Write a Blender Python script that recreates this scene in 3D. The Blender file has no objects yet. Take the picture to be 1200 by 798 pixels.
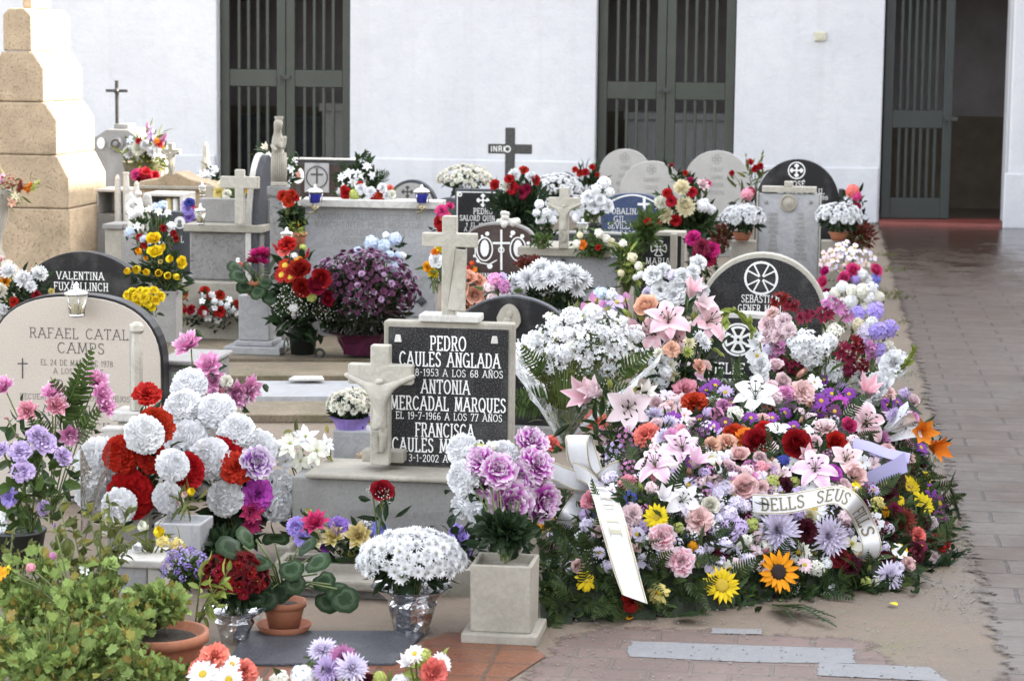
import bpy, bmesh, math, random
from mathutils import Vector, Matrix, noise

SC = bpy.context.scene
COL = SC.collection
RN = random.Random(11)
PI = math.pi
rad = math.radians

# ------------------------------------------------------------------ camera
FPX, CX, CY = 2700.0, 600.0, 399.0
CAM_Z = 1.6
PITCH = math.atan(337.0 / FPX)
ROLL = 0.0115
CM = Matrix.Rotation(PI / 2 - PITCH, 3, 'X') @ Matrix.Rotation(ROLL, 3, 'Z')
CAM = Vector((0, 0, CAM_Z))
cd = bpy.data.cameras.new('camera')
cam = bpy.data.objects.new('camera', cd)
COL.objects.link(cam)
cam.matrix_world = Matrix.Translation(CAM) @ CM.to_4x4()
cd.sensor_width = 36.0
cd.lens = 36.0 * FPX / 1200.0
cd.clip_start, cd.clip_end = 0.1, 1500
cd.dof.use_dof = True
cd.dof.focus_distance = 7.6
cd.dof.aperture_fstop = 9.0
SC.camera = cam

# ------------------------------------------------------------------ light
SUN_EL, SUN_AZ = rad(27), rad(76)          # azimuth clockwise from +Y (the view direction)
w = bpy.data.worlds.new('World')
SC.world = w
w.use_nodes = True
nt = w.node_tree
bg = nt.nodes['Background']
sky = nt.nodes.new('ShaderNodeTexSky')
sky.sky_type = 'NISHITA'
sky.sun_disc = False
sky.sun_elevation = SUN_EL
sky.sun_rotation = SUN_AZ
sky.air_density, sky.dust_density, sky.ozone_density = 1.0, 2.5, 0.6
hz = nt.nodes.new('ShaderNodeHueSaturation')          # a hazy, paler sky
hz.inputs['Saturation'].default_value = 0.27
nt.links.new(sky.outputs[0], hz.inputs['Color'])
nt.links.new(hz.outputs[0], bg.inputs[0])
bg.inputs[1].default_value = 0.15
sl = bpy.data.lights.new('sun', 'SUN')
sl.energy = 4.0
sl.angle = rad(0.5)
sl.color = (1.0, 0.93, 0.82)
sun = bpy.data.objects.new('sun', sl)
COL.objects.link(sun)
sdir = Vector((math.sin(SUN_AZ) * math.cos(SUN_EL), math.cos(SUN_AZ) * math.cos(SUN_EL), math.sin(SUN_EL)))
sun.rotation_euler = sdir.to_track_quat('Z', 'Y').to_euler()
sun.location = (12, 4, 14)
SC.view_settings.view_transform = 'Standard'
SC.view_settings.look = 'None'
SC.view_settings.exposure = 2.88
SC.view_settings.gamma = 1.0
SC.view_settings.use_curve_mapping = False
SC.cycles.max_bounces = 6
SC.cycles.diffuse_bounces = 4
SC.cycles.transparent_max_bounces = 16
SC.cycles.use_adaptive_sampling = True
SC.cycles.use_denoising = True

# ------------------------------------------------------------------ geometry of the view
AN = rad(7.8)                               # the rows of graves and the facade are turned by this
UX = Vector((math.cos(AN), -math.sin(AN), 0))
VX = Vector((math.sin(AN), math.cos(AN), 0))

def ray(u, v):
    return (CM @ Vector(((u - CX) / FPX, -(v - CY) / FPX, -1.0))).normalized()
def P(u, v, d):
    r = ray(u, v); return CAM + r * (d / r.y)
def G(u, v, z=0.0):
    r = ray(u, v); return CAM + r * ((z - CAM_Z) / r.z)
FWD = CM @ Vector((0, 0, -1))
def mpp(p):                                  # metres per photo pixel at a point
    return (p - CAM).dot(FWD) / FPX

class Frame:                                 # a vertical plane that pixels can be measured on
    def __init__(s, o, rz=-AN):
        s.o = Vector(o); s.rz = rz
        s.M = Matrix.Translation(s.o) @ Matrix.Rotation(rz, 4, 'Z'); s.I = s.M.inverted()
    def at(s, u, v, y=0.0):
        n = s.M.to_3x3() @ Vector((0, 1, 0)); r = ray(u, v)
        p = CAM + r * (((s.o + n * y) - CAM).dot(n) / r.dot(n))
        return s.I @ p
    def x(s, u, v, y=0.0): return s.at(u, v, y).x
    def z(s, u, v, y=0.0): return s.at(u, v, y).z

# ------------------------------------------------------------------ objects
def tag(o, label=None, cat=None, group=None, kind=None):
    if label: o['label'] = label
    if cat: o['category'] = cat
    if group: o['group'] = group
    if kind: o['kind'] = kind
    return o
def empty(name, label, cat, loc, rz=-AN, group=None):
    o = bpy.data.objects.new(name, None); COL.objects.link(o)
    o.matrix_basis = Matrix.Translation(Vector(loc)) @ Matrix.Rotation(rz, 4, 'Z')
    o.empty_display_size = 0.1
    return tag(o, label, cat, group)

class MB:
    def __init__(s):
        s.v = []; s.f = []; s.m = []; s.uv = []
    def face(s, idx, mi=0, uv=None):
        s.f.append(tuple(idx)); s.m.append(mi)
        s.uv.append(uv if uv else [(0.5, 0.5)] * len(idx))
    def add(s, pts, faces, mi=0):
        b = len(s.v); s.v.extend([Vector(p) for p in pts])
        for f in faces: s.face([b + i for i in f], mi)
    def box(s, x0, x1, y0, y1, z0, z1, mi=0, taper=0.0):
        t = taper
        s.add([(x0, y0, z0), (x1, y0, z0), (x1, y1, z0), (x0, y1, z0),
               (x0 + t, y0 + t, z1), (x1 - t, y0 + t, z1), (x1 - t, y1 - t, z1), (x0 + t, y1 - t, z1)],
              [(3, 2, 1, 0), (4, 5, 6, 7), (0, 1, 5, 4), (1, 2, 6, 5), (2, 3, 7, 6), (3, 0, 4, 7)], mi)
    def prism(s, poly, y0, y1, mi=0):        # poly in x,z counter-clockwise seen from -y
        n = len(poly); b = len(s.v)
        s.v += [Vector((p[0], y0, p[1])) for p in poly] + [Vector((p[0], y1, p[1])) for p in poly]
        s.face([b + i for i in range(n)], mi); s.face([b + n + i for i in reversed(range(n))], mi)
        for i in range(n):
            j = (i + 1) % n; s.face([b + j, b + i, b + n + i, b + n + j], mi)
    def lathe(s, prof, c=(0, 0, 0), n=16, mi=0, sq=0, jit=0.0):     # prof [(r,z)]
        b = len(s.v); c = Vector(c)
        for r, z in prof:
            for k in range(n):
                a = 2 * PI * k / n + (PI / 4 if sq else 0)
                rr = r * (1 + (RN.uniform(-jit, jit) if jit else 0))
                s.v.append(c + Vector((rr * math.cos(a), rr * math.sin(a), z)))
        for i in range(len(prof) - 1):
            for k in range(n):
                k2 = (k + 1) % n
                s.face([b + i * n + k, b + i * n + k2, b + (i + 1) * n + k2, b + (i + 1) * n + k], mi)
        s.face([b + k for k in reversed(range(n))], mi)
        s.face([b + (len(prof) - 1) * n + k for k in range(n)], mi)
    def tube(s, pts, r, n=5, mi=0, r1=None):
        pts = [Vector(p) for p in pts]; b = len(s.v); N = len(pts)
        for i, p in enumerate(pts):
            d = (pts[min(i + 1, N - 1)] - pts[max(i - 1, 0)])
            if d.length < 1e-9: d = Vector((0, 0, 1))
            d.normalize()
            a = d.cross(Vector((0.31, 0.17, 0.93)) if abs(d.z) < 0.95 else Vector((1, 0, 0))).normalized(); c = d.cross(a)
            rr = r if r1 is None else r + (r1 - r) * i / max(1, N - 1)
            for k in range(n):
                t = 2 * PI * k / n; s.v.append(p + (a * math.cos(t) + c * math.sin(t)) * rr)
        for i in range(N - 1):
            for k in range(n):
                k2 = (k + 1) % n
                s.face([b + i * n + k, b + i * n + k2, b + (i + 1) * n + k2, b + (i + 1) * n + k], mi)
        s.face([b + k for k in reversed(range(n))], mi); s.face([b + (N - 1) * n + k for k in range(n)], mi)
    def blob(s, c, r, mi=0, n=6, sz=(1, 1, 1)):
        c = Vector(c); prof = [(math.sin(PI * i / n) * r, -math.cos(PI * i / n) * r) for i in range(1, n)]
        b = len(s.v)
        s.lathe(prof, (0, 0, 0), max(5, n + 1), mi)
        for i in range(b, len(s.v)):
            q = s.v[i]; s.v[i] = c + Vector((q.x * sz[0], q.y * sz[1], q.z * sz[2]))
    def data(s, name, mats, smooth=False):
        me = bpy.data.meshes.new(name)
        me.from_pydata([tuple(p) for p in s.v], [], s.f)
        for m in (mats if isinstance(mats, (list, tuple)) else [mats]): me.materials.append(m)
        me.polygons.foreach_set('material_index', s.m)
        if smooth: me.polygons.foreach_set('use_smooth', [True] * len(s.f))
        uvl = me.uv_layers.new(name='UVMap')
        uvl.data.foreach_set('uv', [c for f in s.uv for q in f for c in q])
        me.update()
        return me
    def build(s, name, mats, parent=None, world=False, smooth=False, bevel=0.0, M=None):
        if world and parent is not None:
            I = parent.matrix_basis.inverted(); s.v = [I @ p for p in s.v]
        o = bpy.data.objects.new(name, s.data(name, mats, smooth)); COL.objects.link(o)
        if parent is not None: o.parent = parent
        if M is not None: o.matrix_basis = M
        if bevel:
            b = o.modifiers.new('bevel', 'BEVEL'); b.width = bevel; b.segments = 2; b.limit_method = 'ANGLE'; b.angle_limit = rad(35)
        return o

# ------------------------------------------------------------------ materials
class NT:
    def __init__(s, name):
        s.mat = bpy.data.materials.new(name); s.mat.use_nodes = True
        s.t = s.mat.node_tree; s.n = s.t.nodes; s.b = s.n['Principled BSDF']; s.out = s.n['Material Output']
    def node(s, t, **k):
        n = s.n.new(t)
        for a, b in k.items(): setattr(n, a, b)
        return n
    def link(s, a, b): s.t.links.new(a, b)
    def coord(s, which='Object', scale=None):
        c = s.node('ShaderNodeTexCoord').outputs[which]
        if scale is not None:
            m = s.node('ShaderNodeMapping'); s.link(c, m.inputs[0]); m.inputs['Scale'].default_value = scale; c = m.outputs[0]
        return c
    def noise(s, vec, sc, det=4, rough=0.6, dist=0.0):
        n = s.node('ShaderNodeTexNoise'); s.link(vec, n.inputs['Vector'])
        n.inputs['Scale'].default_value = sc; n.inputs['Detail'].default_value = det
        n.inputs['Roughness'].default_value = rough; n.inputs['Distortion'].default_value = dist
        return n.outputs['Fac']
    def ramp(s, fac, stops, interp='LINEAR'):
        r = s.node('ShaderNodeValToRGB'); s.link(fac, r.inputs[0]); cr = r.color_ramp; cr.interpolation = interp
        while len(cr.elements) < len(stops): cr.elements.new(0.5)
        for e, (p, c) in zip(cr.elements, stops):
            e.position = p; e.color = (c, c, c, 1) if isinstance(c, (int, float)) else (c[0], c[1], c[2], 1)
        return r.outputs[0]
    def mix(s, fac, a, b, mode='MIX'):
        m = s.node('ShaderNodeMix', data_type='RGBA', blend_type=mode)
        for sock, val in ((m.inputs[0], fac), (m.inputs[6], a), (m.inputs[7], b)):
            if isinstance(val, (int, float)): sock.default_value = val
            elif isinstance(val, (tuple, list)): sock.default_value = (val[0], val[1], val[2], 1)
            else: s.link(val, sock)
        return m.outputs[2]
    def math(s, op, a, b=0.0):
        m = s.node('ShaderNodeMath', operation=op)
        for sock, val in ((m.inputs[0], a), (m.inputs[1], b)):
            if isinstance(val, (int, float)): sock.default_value = val
            else: s.link(val, sock)
        return m.outputs[0]
    def bump(s, h, st=0.3, dist=0.01, prev=None):
        b = s.node('ShaderNodeBump'); s.link(h, b.inputs['Height']); b.inputs['Strength'].default_value = st; b.inputs['Distance'].default_value = dist
        if prev is not None: s.link(prev, b.inputs['Normal'])
        return b.outputs[0]
    def set(s, **k):
        for a, v in k.items():
            sock = s.b.inputs[a.replace('_', ' ')]
            if isinstance(v, (int, float)): sock.default_value = v
            elif isinstance(v, (tuple, list)): sock.default_value = (v[0], v[1], v[2], 1)
            else: s.link(v, sock)
        return s

def stone(name, c, var=0.25, rough=0.75, stain=(0.16, 0.14, 0.1), amount=0.5, fine=60, bump=0.4, pits=0.0):
    m = NT(name); v = m.coord('Object')
    info = m.node('ShaderNodeObjectInfo').outputs['Location']
    add = m.node('ShaderNodeVectorMath', operation='ADD'); m.link(v, add.inputs[0]); m.link(info, add.inputs[1]); v = add.outputs[0]
    a = m.noise(v, 5, 6, 0.65); b = m.noise(v, fine, 3, 0.7); st = m.noise(v, 3.1, 8, 0.75, 0.6)
    lo = [x * (1 - var) for x in c]; hi = [min(0.85, x * (1 + var * 0.6)) for x in c]
    base = m.ramp(a, [(0.3, lo), (0.7, hi)])
    base = m.mix(m.ramp(b, [(0.35, 0.35), (0.65, 0.0)]), base, [x * 0.55 for x in c])
    base = m.mix(m.math('MULTIPLY', m.ramp(st, [(0.5, 0.0), (0.72, 1.0)]), amount), base, stain)
    h = m.bump(b, bump, 0.004, m.bump(a, bump, 0.01))
    if pits:
        p = m.noise(v, 75, 2, 0.5); pr = m.ramp(p, [(0.34, 0.0), (0.42, 1.0)])
        base = m.mix(m.math('MULTIPLY', m.math('SUBTRACT', 1.0, pr), pits), base, [x * 0.35 for x in c]); h = m.bump(pr, 0.6, 0.006, h)
    m.set(Base_Color=base, Roughness=rough, Normal=h)
    return m.mat
def granite(name, c, speck, rough=0.25, sc=220):
    m = NT(name); v = m.coord('Object')
    n = m.noise(v, sc, 2, 0.6); n2 = m.noise(v, sc * 0.4, 2, 0.5); l = m.noise(v, 6, 4, 0.6)
    base = m.mix(m.ramp(n, [(0.52, 0.0), (0.66, 1.0)]), c, speck)
    base = m.mix(m.ramp(n2, [(0.55, 0.0), (0.7, 0.6)]), base, [x * 0.4 for x in c])
    base = m.mix(m.ramp(l, [(0.5, 0.0), (0.8, 0.25)]), base, (0.25, 0.24, 0.23))
    m.set(Base_Color=base, Roughness=m.ramp(l, [(0.3, rough), (0.75, rough + 0.3)]))
    m.b.inputs['Specular IOR Level'].default_value = 0.2
    return m.mat
def marble(name, c, vein, rough=0.45, amount=0.6, dirt=0.35):
    m = NT(name); v = m.coord('Object')
    info = m.node('ShaderNodeObjectInfo').outputs['Location']
    add = m.node('ShaderNodeVectorMath', operation='ADD'); m.link(v, add.inputs[0]); m.link(info, add.inputs[1]); v = add.outputs[0]
    n = m.noise(v, 7, 8, 0.7, 1.6); d = m.noise(v, 3.3, 7, 0.8, 0.4); f = m.noise(v, 120, 3, 0.7)
    base = m.mix(m.math('MULTIPLY', m.ramp(n, [(0.46, 0.0), (0.51, 1.0), (0.57, 0.0)]), amount), c, vein)
    base = m.mix(m.math('MULTIPLY', m.ramp(d, [(0.42, 0.0), (0.75, 1.0)]), dirt), base, (0.22, 0.19, 0.14))
    base = m.mix(m.ramp(f, [(0.3, 0.25), (0.55, 0.0)]), base, [x * 0.6 for x in c])
    m.set(Base_Color=base, Roughness=rough, Normal=m.bump(f, 0.15, 0.003))
    return m.mat
def plain(name, c, rough=0.5, metal=0.0, var=0.12, sc=12, bump=0.0, spec=0.5, trans=0.0):
    m = NT(name); v = m.coord('Object'); n = m.noise(v, sc, 5, 0.65)
    m.set(Base_Color=m.ramp(n, [(0.3, [x * (1 - var) for x in c]), (0.7, [min(0.9, x * (1 + var)) for x in c])]), Roughness=rough, Metallic=metal)
    m.b.inputs['Specular IOR Level'].default_value = spec
    if bump: m.set(Normal=m.bump(m.noise(v, sc * 5, 3), bump, 0.004))
    if trans: m.b.inputs['Transmission Weight'].default_value = trans
    return m.mat

def thin_sheet(m, col, tr=0.3, rough=0.7, spec=0.25, nrm=None):      # a thin leaf or petal lets some light through
    m.set(Base_Color=col, Roughness=rough); m.b.inputs['Specular IOR Level'].default_value = spec
    t = m.node('ShaderNodeBsdfTranslucent'); m.link(col, t.inputs[0])
    mx = m.node('ShaderNodeMixShader'); mx.inputs[0].default_value = tr
    m.link(m.b.outputs[0], mx.inputs[1]); m.link(t.outputs[0], mx.inputs[2]); m.link(mx.outputs[0], m.out.inputs[0])
    if nrm is not None: m.set(Normal=nrm)
    return m.mat
def hsv(m, col, h, s_, v):
    n = m.node('ShaderNodeHueSaturation'); m.link(col, n.inputs['Color'])
    for k, val in (('Hue', h), ('Saturation', s_), ('Value', v)):
        if isinstance(val, (int, float)): n.inputs[k].default_value = val
        else: m.link(val, n.inputs[k])
    return n.outputs[0]
def petal_mat(name, kind):
    m = NT(name); info = m.node('ShaderNodeObjectInfo'); c = info.outputs['Color']
    g = m.node('ShaderNodeNewGeometry'); isl = g.outputs['Random Per Island']
    uv = m.node('ShaderNodeSeparateXYZ'); m.link(m.coord('UV'), uv.inputs[0]); u, v = uv.outputs[0], uv.outputs[1]
    rv = m.math('MULTIPLY_ADD', isl, 0.16); m.n[-1].inputs[2].default_value = 0.93
    hv = m.math('MULTIPLY_ADD', info.outputs['Random'], 0.014); m.n[-1].inputs[2].default_value = 0.490
    c = hsv(m, c, hv, 1.0, rv)
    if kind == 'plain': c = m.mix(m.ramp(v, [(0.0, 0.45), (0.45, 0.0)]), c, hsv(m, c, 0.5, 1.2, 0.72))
    if kind == 'edge': c = m.mix(m.ramp(v, [(0.72, 0.0), (0.98, 0.85)]), c, (0.8, 0.74, 0.76))
    if kind == 'lily':
        side = m.math('ABSOLUTE', m.math('SUBTRACT', u, 0.5))
        c = m.mix(m.ramp(side, [(0.0, 0.1), (0.42, 0.7)]), c, (0.83, 0.74, 0.75))
        sp = m.noise(m.coord('UV', (18, 30, 1)), 1.0, 1, 0.5)
        sp = m.math('MULTIPLY', m.ramp(sp, [(0.62, 0.0), (0.68, 0.55)]), m.ramp(v, [(0.1, 1.0), (0.6, 0.0)]))
        c = m.mix(sp, c, hsv(m, c, 0.5, 1.6, 0.4))
    if kind == 'throat': c = m.mix(m.ramp(v, [(0.0, 0.8), (0.45, 0.0)]), c, (0.55, 0.55, 0.25))
    n = m.noise(m.coord('UV', (26, 2.5, 1)), 1.0, 3, 0.6)
    return thin_sheet(m, c, 0.07, 0.62, 0.2, m.bump(n, 0.35, 0.05))
def leaf_mat(name, c, var=0.35, yellow=0.0, tr=0.25, rough=0.45):
    m = NT(name); g = m.node('ShaderNodeNewGeometry'); isl = g.outputs['Random Per Island']
    d = [x * (1 - var) for x in c]; h = [x * (1 + var) for x in c]
    stops = [(0.0, d), (0.75, h)]
    if yellow: stops += [(1 - yellow * 0.6, (0.24, 0.2, 0.04)), (1.0, (0.2, 0.12, 0.04))]
    col = m.ramp(isl, stops)
    uv = m.node('ShaderNodeSeparateXYZ'); m.link(m.coord('UV'), uv.inputs[0])
    mid = m.math('ABSOLUTE', m.math('SUBTRACT', uv.outputs[0], 0.5))
    col = m.mix(m.ramp(mid, [(0.0, 0.35), (0.08, 0.0)]), col, [min(0.5, x * 2.0) for x in c])
    return thin_sheet(m, col, tr, rough, 0.16)
# ------------------------------------------------------------------ palette of materials
M_ = {}
M_['limestone'] = stone('pale_limestone', (0.35, 0.32, 0.265), 0.22, 0.8, (0.15, 0.15, 0.11), 0.6, 70, 0.45)
M_['kerbstone'] = stone('worn_kerb_stone', (0.19, 0.15, 0.10), 0.35, 0.85, (0.085, 0.08, 0.03), 0.85, 50, 0.7, 0.3)
M_['greystone'] = stone('grey_stone', (0.26, 0.25, 0.235), 0.2, 0.75, (0.13, 0.12, 0.10), 0.5, 90, 0.4)
M_['roughstone'] = stone('rough_grey_stone', (0.24, 0.23, 0.22), 0.3, 0.85, (0.10, 0.09, 0.08), 0.6, 50, 0.9, 0.3)
M_['sandstone'] = stone('sandstone', (0.40, 0.305, 0.20), 0.28, 0.9, (0.17, 0.125, 0.08), 0.75, 60, 0.6, 0.55)
M_['palestone'] = stone('pale_headstone', (0.40, 0.385, 0.36), 0.12, 0.7, (0.3, 0.28, 0.24), 0.35, 90, 0.2)
M_['beige'] = stone('polished_beige_stone', (0.47, 0.415, 0.355), 0.06, 0.35, (0.4, 0.35, 0.28), 0.2, 180, 0.05)
M_['marble'] = marble('white_marble', (0.54, 0.52, 0.48), (0.32, 0.31, 0.29), 0.45, 0.5, 0.35)
M_['greymarble'] = marble('grey_marble', (0.37, 0.37, 0.375), (0.26, 0.27, 0.29), 0.4, 0.6, 0.25)
M_['weathered'] = marble('weathered_marble', (0.42, 0.39, 0.33), (0.26, 0.26, 0.21), 0.6, 0.5, 0.6)
M_['granite'] = granite('black_granite', (0.014, 0.013, 0.014), (0.085, 0.085, 0.085), 0.32)
M_['black'] = granite('polished_black_granite', (0.011, 0.0105, 0.011), (0.028, 0.027, 0.03), 0.3, 300)
M_['brown'] = granite('brown_granite', (0.045, 0.028, 0.025), (0.10, 0.07, 0.06), 0.3, 260)
M_['blue'] = granite('blue_granite', (0.035, 0.055, 0.12), (0.09, 0.11, 0.18), 0.35, 260)
M_['slate'] = granite('dark_grey_granite', (0.045, 0.047, 0.055), (0.12, 0.12, 0.13), 0.35, 240)
M_['letter'] = plain('white_lettering', (0.72, 0.71, 0.68), 0.6)
M_['inklet'] = plain('dark_lettering', (0.05, 0.048, 0.045), 0.6)
M_['greylet'] = plain('grey_engraving', (0.25, 0.24, 0.22), 0.8)
M_['terracotta'] = stone('terracotta', (0.36, 0.13, 0.065), 0.15, 0.75, (0.3, 0.2, 0.14), 0.25, 80, 0.15)
M_['dark'] = plain('dark_plastic', (0.02, 0.022, 0.02), 0.45)
M_['paint'] = stone('grey_green_paint', (0.027, 0.032, 0.021), 0.15, 0.5, (0.07, 0.06, 0.05), 0.3, 40, 0.15)
M_['paintdark'] = stone('dark_green_paint', (0.03, 0.036, 0.032), 0.15, 0.5, (0.02, 0.02, 0.02), 0.3, 40, 0.15)
M_['iron'] = plain('weathered_iron', (0.05, 0.048, 0.045), 0.6, 0.3, 0.4, 30, 0.3)
M_['silver'] = plain('silver_metal', (0.6, 0.6, 0.6), 0.25, 1.0)
M_['brass'] = plain('old_brass', (0.36, 0.30, 0.18), 0.4, 0.8)
M_['blueglass'] = plain('blue_glass', (0.03, 0.035, 0.30), 0.1, 0.0)
M_['glass'] = plain('clear_glass', (0.85, 0.82, 0.72), 0.08, 0.0, trans=0.75)
M_['white'] = plain('white_ceramic', (0.76, 0.75, 0.72), 0.4)
M_['amber'] = plain('candle_wax', (0.6, 0.5, 0.25), 0.5)
M_['ribbon'] = plain('white_satin', (0.62, 0.61, 0.62), 0.36, 0, 0.05, 30, 0.25)
M_['goldedge'] = plain('gold_thread', (0.45, 0.36, 0.16), 0.4, 0.5)
M_['lilacsatin'] = plain('lilac_satin', (0.42, 0.39, 0.62), 0.3, 0, 0.04)
M_['magentafilm'] = plain('magenta_film', (0.06, 0.005, 0.028), 0.3, 0, 0.4, 20, 0.3)
M_['purplefilm'] = plain('purple_paper', (0.27, 0.19, 0.52), 0.45, 0, 0.2, 30, 0.3)
M_['foliage'] = leaf_mat('dark_leaf', (0.024, 0.043, 0.016), 0.5)
M_['skirt'] = leaf_mat('fern_green_leaf', (0.040, 0.060, 0.020), 0.5)
M_['deep'] = leaf_mat('deep_leaf', (0.018, 0.033, 0.014), 0.4)
M_['mid'] = leaf_mat('mid_leaf', (0.052, 0.084, 0.022), 0.45)
M_['lime'] = leaf_mat('lime_leaf', (0.19, 0.23, 0.05), 0.35)
M_['geranium'] = leaf_mat('geranium_leaf', (0.195, 0.265, 0.080), 0.45, 0.15, 0.3, 0.6)
M_['olive'] = leaf_mat('olive_leaf', (0.10, 0.115, 0.035), 0.4, 0.05)
M_['rustleaf'] = leaf_mat('rust_leaf', (0.10, 0.022, 0.016), 0.4)
M_['soil'] = plain('dark_soil', (0.03, 0.022, 0.015), 0.95, 0, 0.5, 40, 0.8)
M_['stem'] = plain('green_stem', (0.09, 0.12, 0.03), 0.5, 0, 0.3)
M_['yellowdisk'] = plain('yellow_disk', (0.55, 0.38, 0.03), 0.8, 0, 0.3, 300, 0.5)
M_['darkdisk'] = plain('dark_disk', (0.03, 0.015, 0.012), 0.9, 0, 0.4, 300, 0.8)
M_['greendisk'] = plain('green_disk', (0.35, 0.38, 0.07), 0.8, 0, 0.3, 300, 0.5)
M_['gyps'] = plain('gypsophila_white', (0.72, 0.72, 0.68), 0.8)
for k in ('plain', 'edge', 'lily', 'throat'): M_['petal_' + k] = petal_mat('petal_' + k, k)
def foil_mat():
    m = NT('crumpled_foil'); v = m.coord('Object')
    vo = m.node('ShaderNodeTexVoronoi'); m.link(v, vo.inputs['Vector']); vo.inputs['Scale'].default_value = 45
    h = m.bump(vo.outputs['Distance'], 0.5, 0.01, m.bump(m.noise(v, 18, 3), 0.5, 0.02))
    m.set(Base_Color=(0.72, 0.72, 0.74), Metallic=1.0, Roughness=0.22, Normal=h); return m.mat
M_['foil'] = foil_mat()
def film_mat(name, c, op):
    m = NT(name); v = m.coord('Object'); h = m.bump(m.noise(v, 25, 4, 0.6, 0.5), 0.8, 0.02)
    t = m.node('ShaderNodeBsdfTransparent'); mx = m.node('ShaderNodeMixShader')
    f = m.node('ShaderNodeFresnel'); f.inputs[0].default_value = 1.6; m.link(h, f.inputs['Normal'])
    m.set(Base_Color=c, Roughness=0.12, Normal=h); m.b.inputs['Specular IOR Level'].default_value = 1.0
    m.link(m.math('MINIMUM', m.math('MULTIPLY_ADD', f.outputs[0], 1.3), 1.0), mx.inputs[0])
    for n in m.n:
        if n.type == 'MATH' and n.operation == 'MULTIPLY_ADD': n.inputs[2].default_value = op
    m.link(t.outputs[0], mx.inputs[1]); m.link(m.b.outputs[0], mx.inputs[2]); m.link(mx.outputs[0], m.out.inputs[0]); return m.mat
M_['cello'] = film_mat('clear_film', (0.75, 0.75, 0.75), 0.08)
M_['smokefilm'] = film_mat('smoky_film', (0.16, 0.14, 0.12), 0.06)

C_ = dict(white=(.85, .85, .85), coolwhite=(.85, .85, .87), cream=(.80, .74, .50), ivory=(.84, .81, .70), yellow=(.82, .62, .02), paleyellow=(.70, .58, .20),
          gold=(.78, .34, .01), red=(.40, .014, .008), rosered=(.26, .006, .008), dred=(.16, .008, .010), burg=(.065, .006, .014), maroon=(.20, .015, .045),
          coral=(.84, .23, .17), pink=(.80, .34, .58), palepink=(.84, .64, .66), blush=(.86, .58, .55), hotpink=(.66, .06, .20), rose=(.78, .32, .38),
          lilac=(.58, .45, .70), palelilac=(.75, .68, .83), mauve=(.50, .20, .38), purple=(.26, .06, .36), violet=(.36, .22, .66), magenta=(.50, .07, .45),
          blue=(.22, .24, .68), deepblue=(.05, .05, .30), paleblue=(.60, .68, .84), orange=(.80, .20, .02), tomato=(.46, .028, .010), peach=(.84, .50, .36),
          rust=(.24, .05, .03), plum=(.16, .05, .14), limegreen=(.45, .50, .14), fuchsia=(.52, .02, .17), wine=(.30, .01, .05), lavender=(.44, .33, .76), pinklily=(.78, .40, .46), mauvelily=(.70, .40, .56))

# ------------------------------------------------------------------ flower heads, radius about 1, opening towards +z
def oval(t): return math.sin(PI * (0.10 + 0.84 * t)) 
def wide(t): return 0.25 + 0.75 * math.sin(PI / 2 * min(1, t / 0.75)) - (0.22 * max(0, (t - 0.85) / 0.15))
def point(t): return math.sin(PI * t ** 0.75) * 0.95 + 0.05 * (1 - t)
def strap(t): return 0.55 + 0.45 * math.sin(PI * min(1, t * 0.9)) - (0.55 * max(0, (t - 0.8) / 0.2))
def petal(mb, ang, r0, z0, e0, e1, L, W, prof, cup=0.2, nL=4, nW=2, ruf=0.0, mi=0, skew=0.0):
    r, z = r0, z0; ca, sa = math.cos(ang), math.sin(ang); b = len(mb.v); cols = nW + 1; ed = 0.0
    for i in range(nL + 1):
        t = i / nL; e = e0 + (e1 - e0) * t
        if i: r += L / nL * math.cos(e); z += L / nL * math.sin(e)
        wd = W * prof(t); nr, nz = -math.sin(e), math.cos(e)
        for k in range(cols):
            s = (k / nW - 0.5) * 2
            off = cup * wd * s * s + (RN.uniform(-ruf, ruf) * t * t if ruf else 0)
            rr, zz = r + nr * off, z + nz * off
            ext = RN.uniform(-ruf, ruf) * 0.6 if (ruf and i == nL) else 0
            rr += ext * math.cos(e); zz += ext * math.sin(e)
            tt = s * wd + skew * t
            mb.v.append(Vector((rr * ca - tt * sa, rr * sa + tt * ca, zz)))
    for i in range(nL):
        for k in range(nW):
            a = b + i * cols + k
            mb.face([a, a + 1, a + cols + 1, a + cols], mi, [(k / nW, i / nL), ((k + 1) / nW, i / nL), ((k + 1) / nW, (i + 1) / nL), (k / nW, (i + 1) / nL)])
def ring(mb, n, r0, z0, e0, e1, L, W, prof, ja=0.15, je=0.1, jl=0.08, ph=0.0, **k):
    for i in range(n):
        petal(mb, 2 * PI * (i + ph) / n + RN.uniform(-ja, ja), r0, z0, rad(e0) + RN.uniform(-je, je), rad(e1) + RN.uniform(-je, je), L * (1 + RN.uniform(-jl, jl)), W, prof, **k)
def disk(mb, r, z, h, mi=1, n=9):
    mb.lathe([(r, z), (r * 0.9, z + h * 0.6), (r * 0.5, z + h), (r * 0.1, z + h * 0.85)], (0, 0, 0), n, mi)
def k_pom(mb):          # big fabric pompon: overlapping frilled scales on a dome
    mb.blob((0, 0, -.02), .74, 0, 10)
    for th, n in ((118, 15), (102, 18), (86, 19), (71, 19), (57, 17), (44, 14), (31, 11), (19, 7), (8, 4)):
        t = rad(th); R0 = .62
        ring(mb, n, R0 * math.sin(t), R0 * math.cos(t), 90 - th - 26, 90 - th + 8, .42, .21, wide, ja=.16, je=.14, jl=.14, ph=RN.random(), cup=.5, nL=3, nW=4, ruf=.07)
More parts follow.
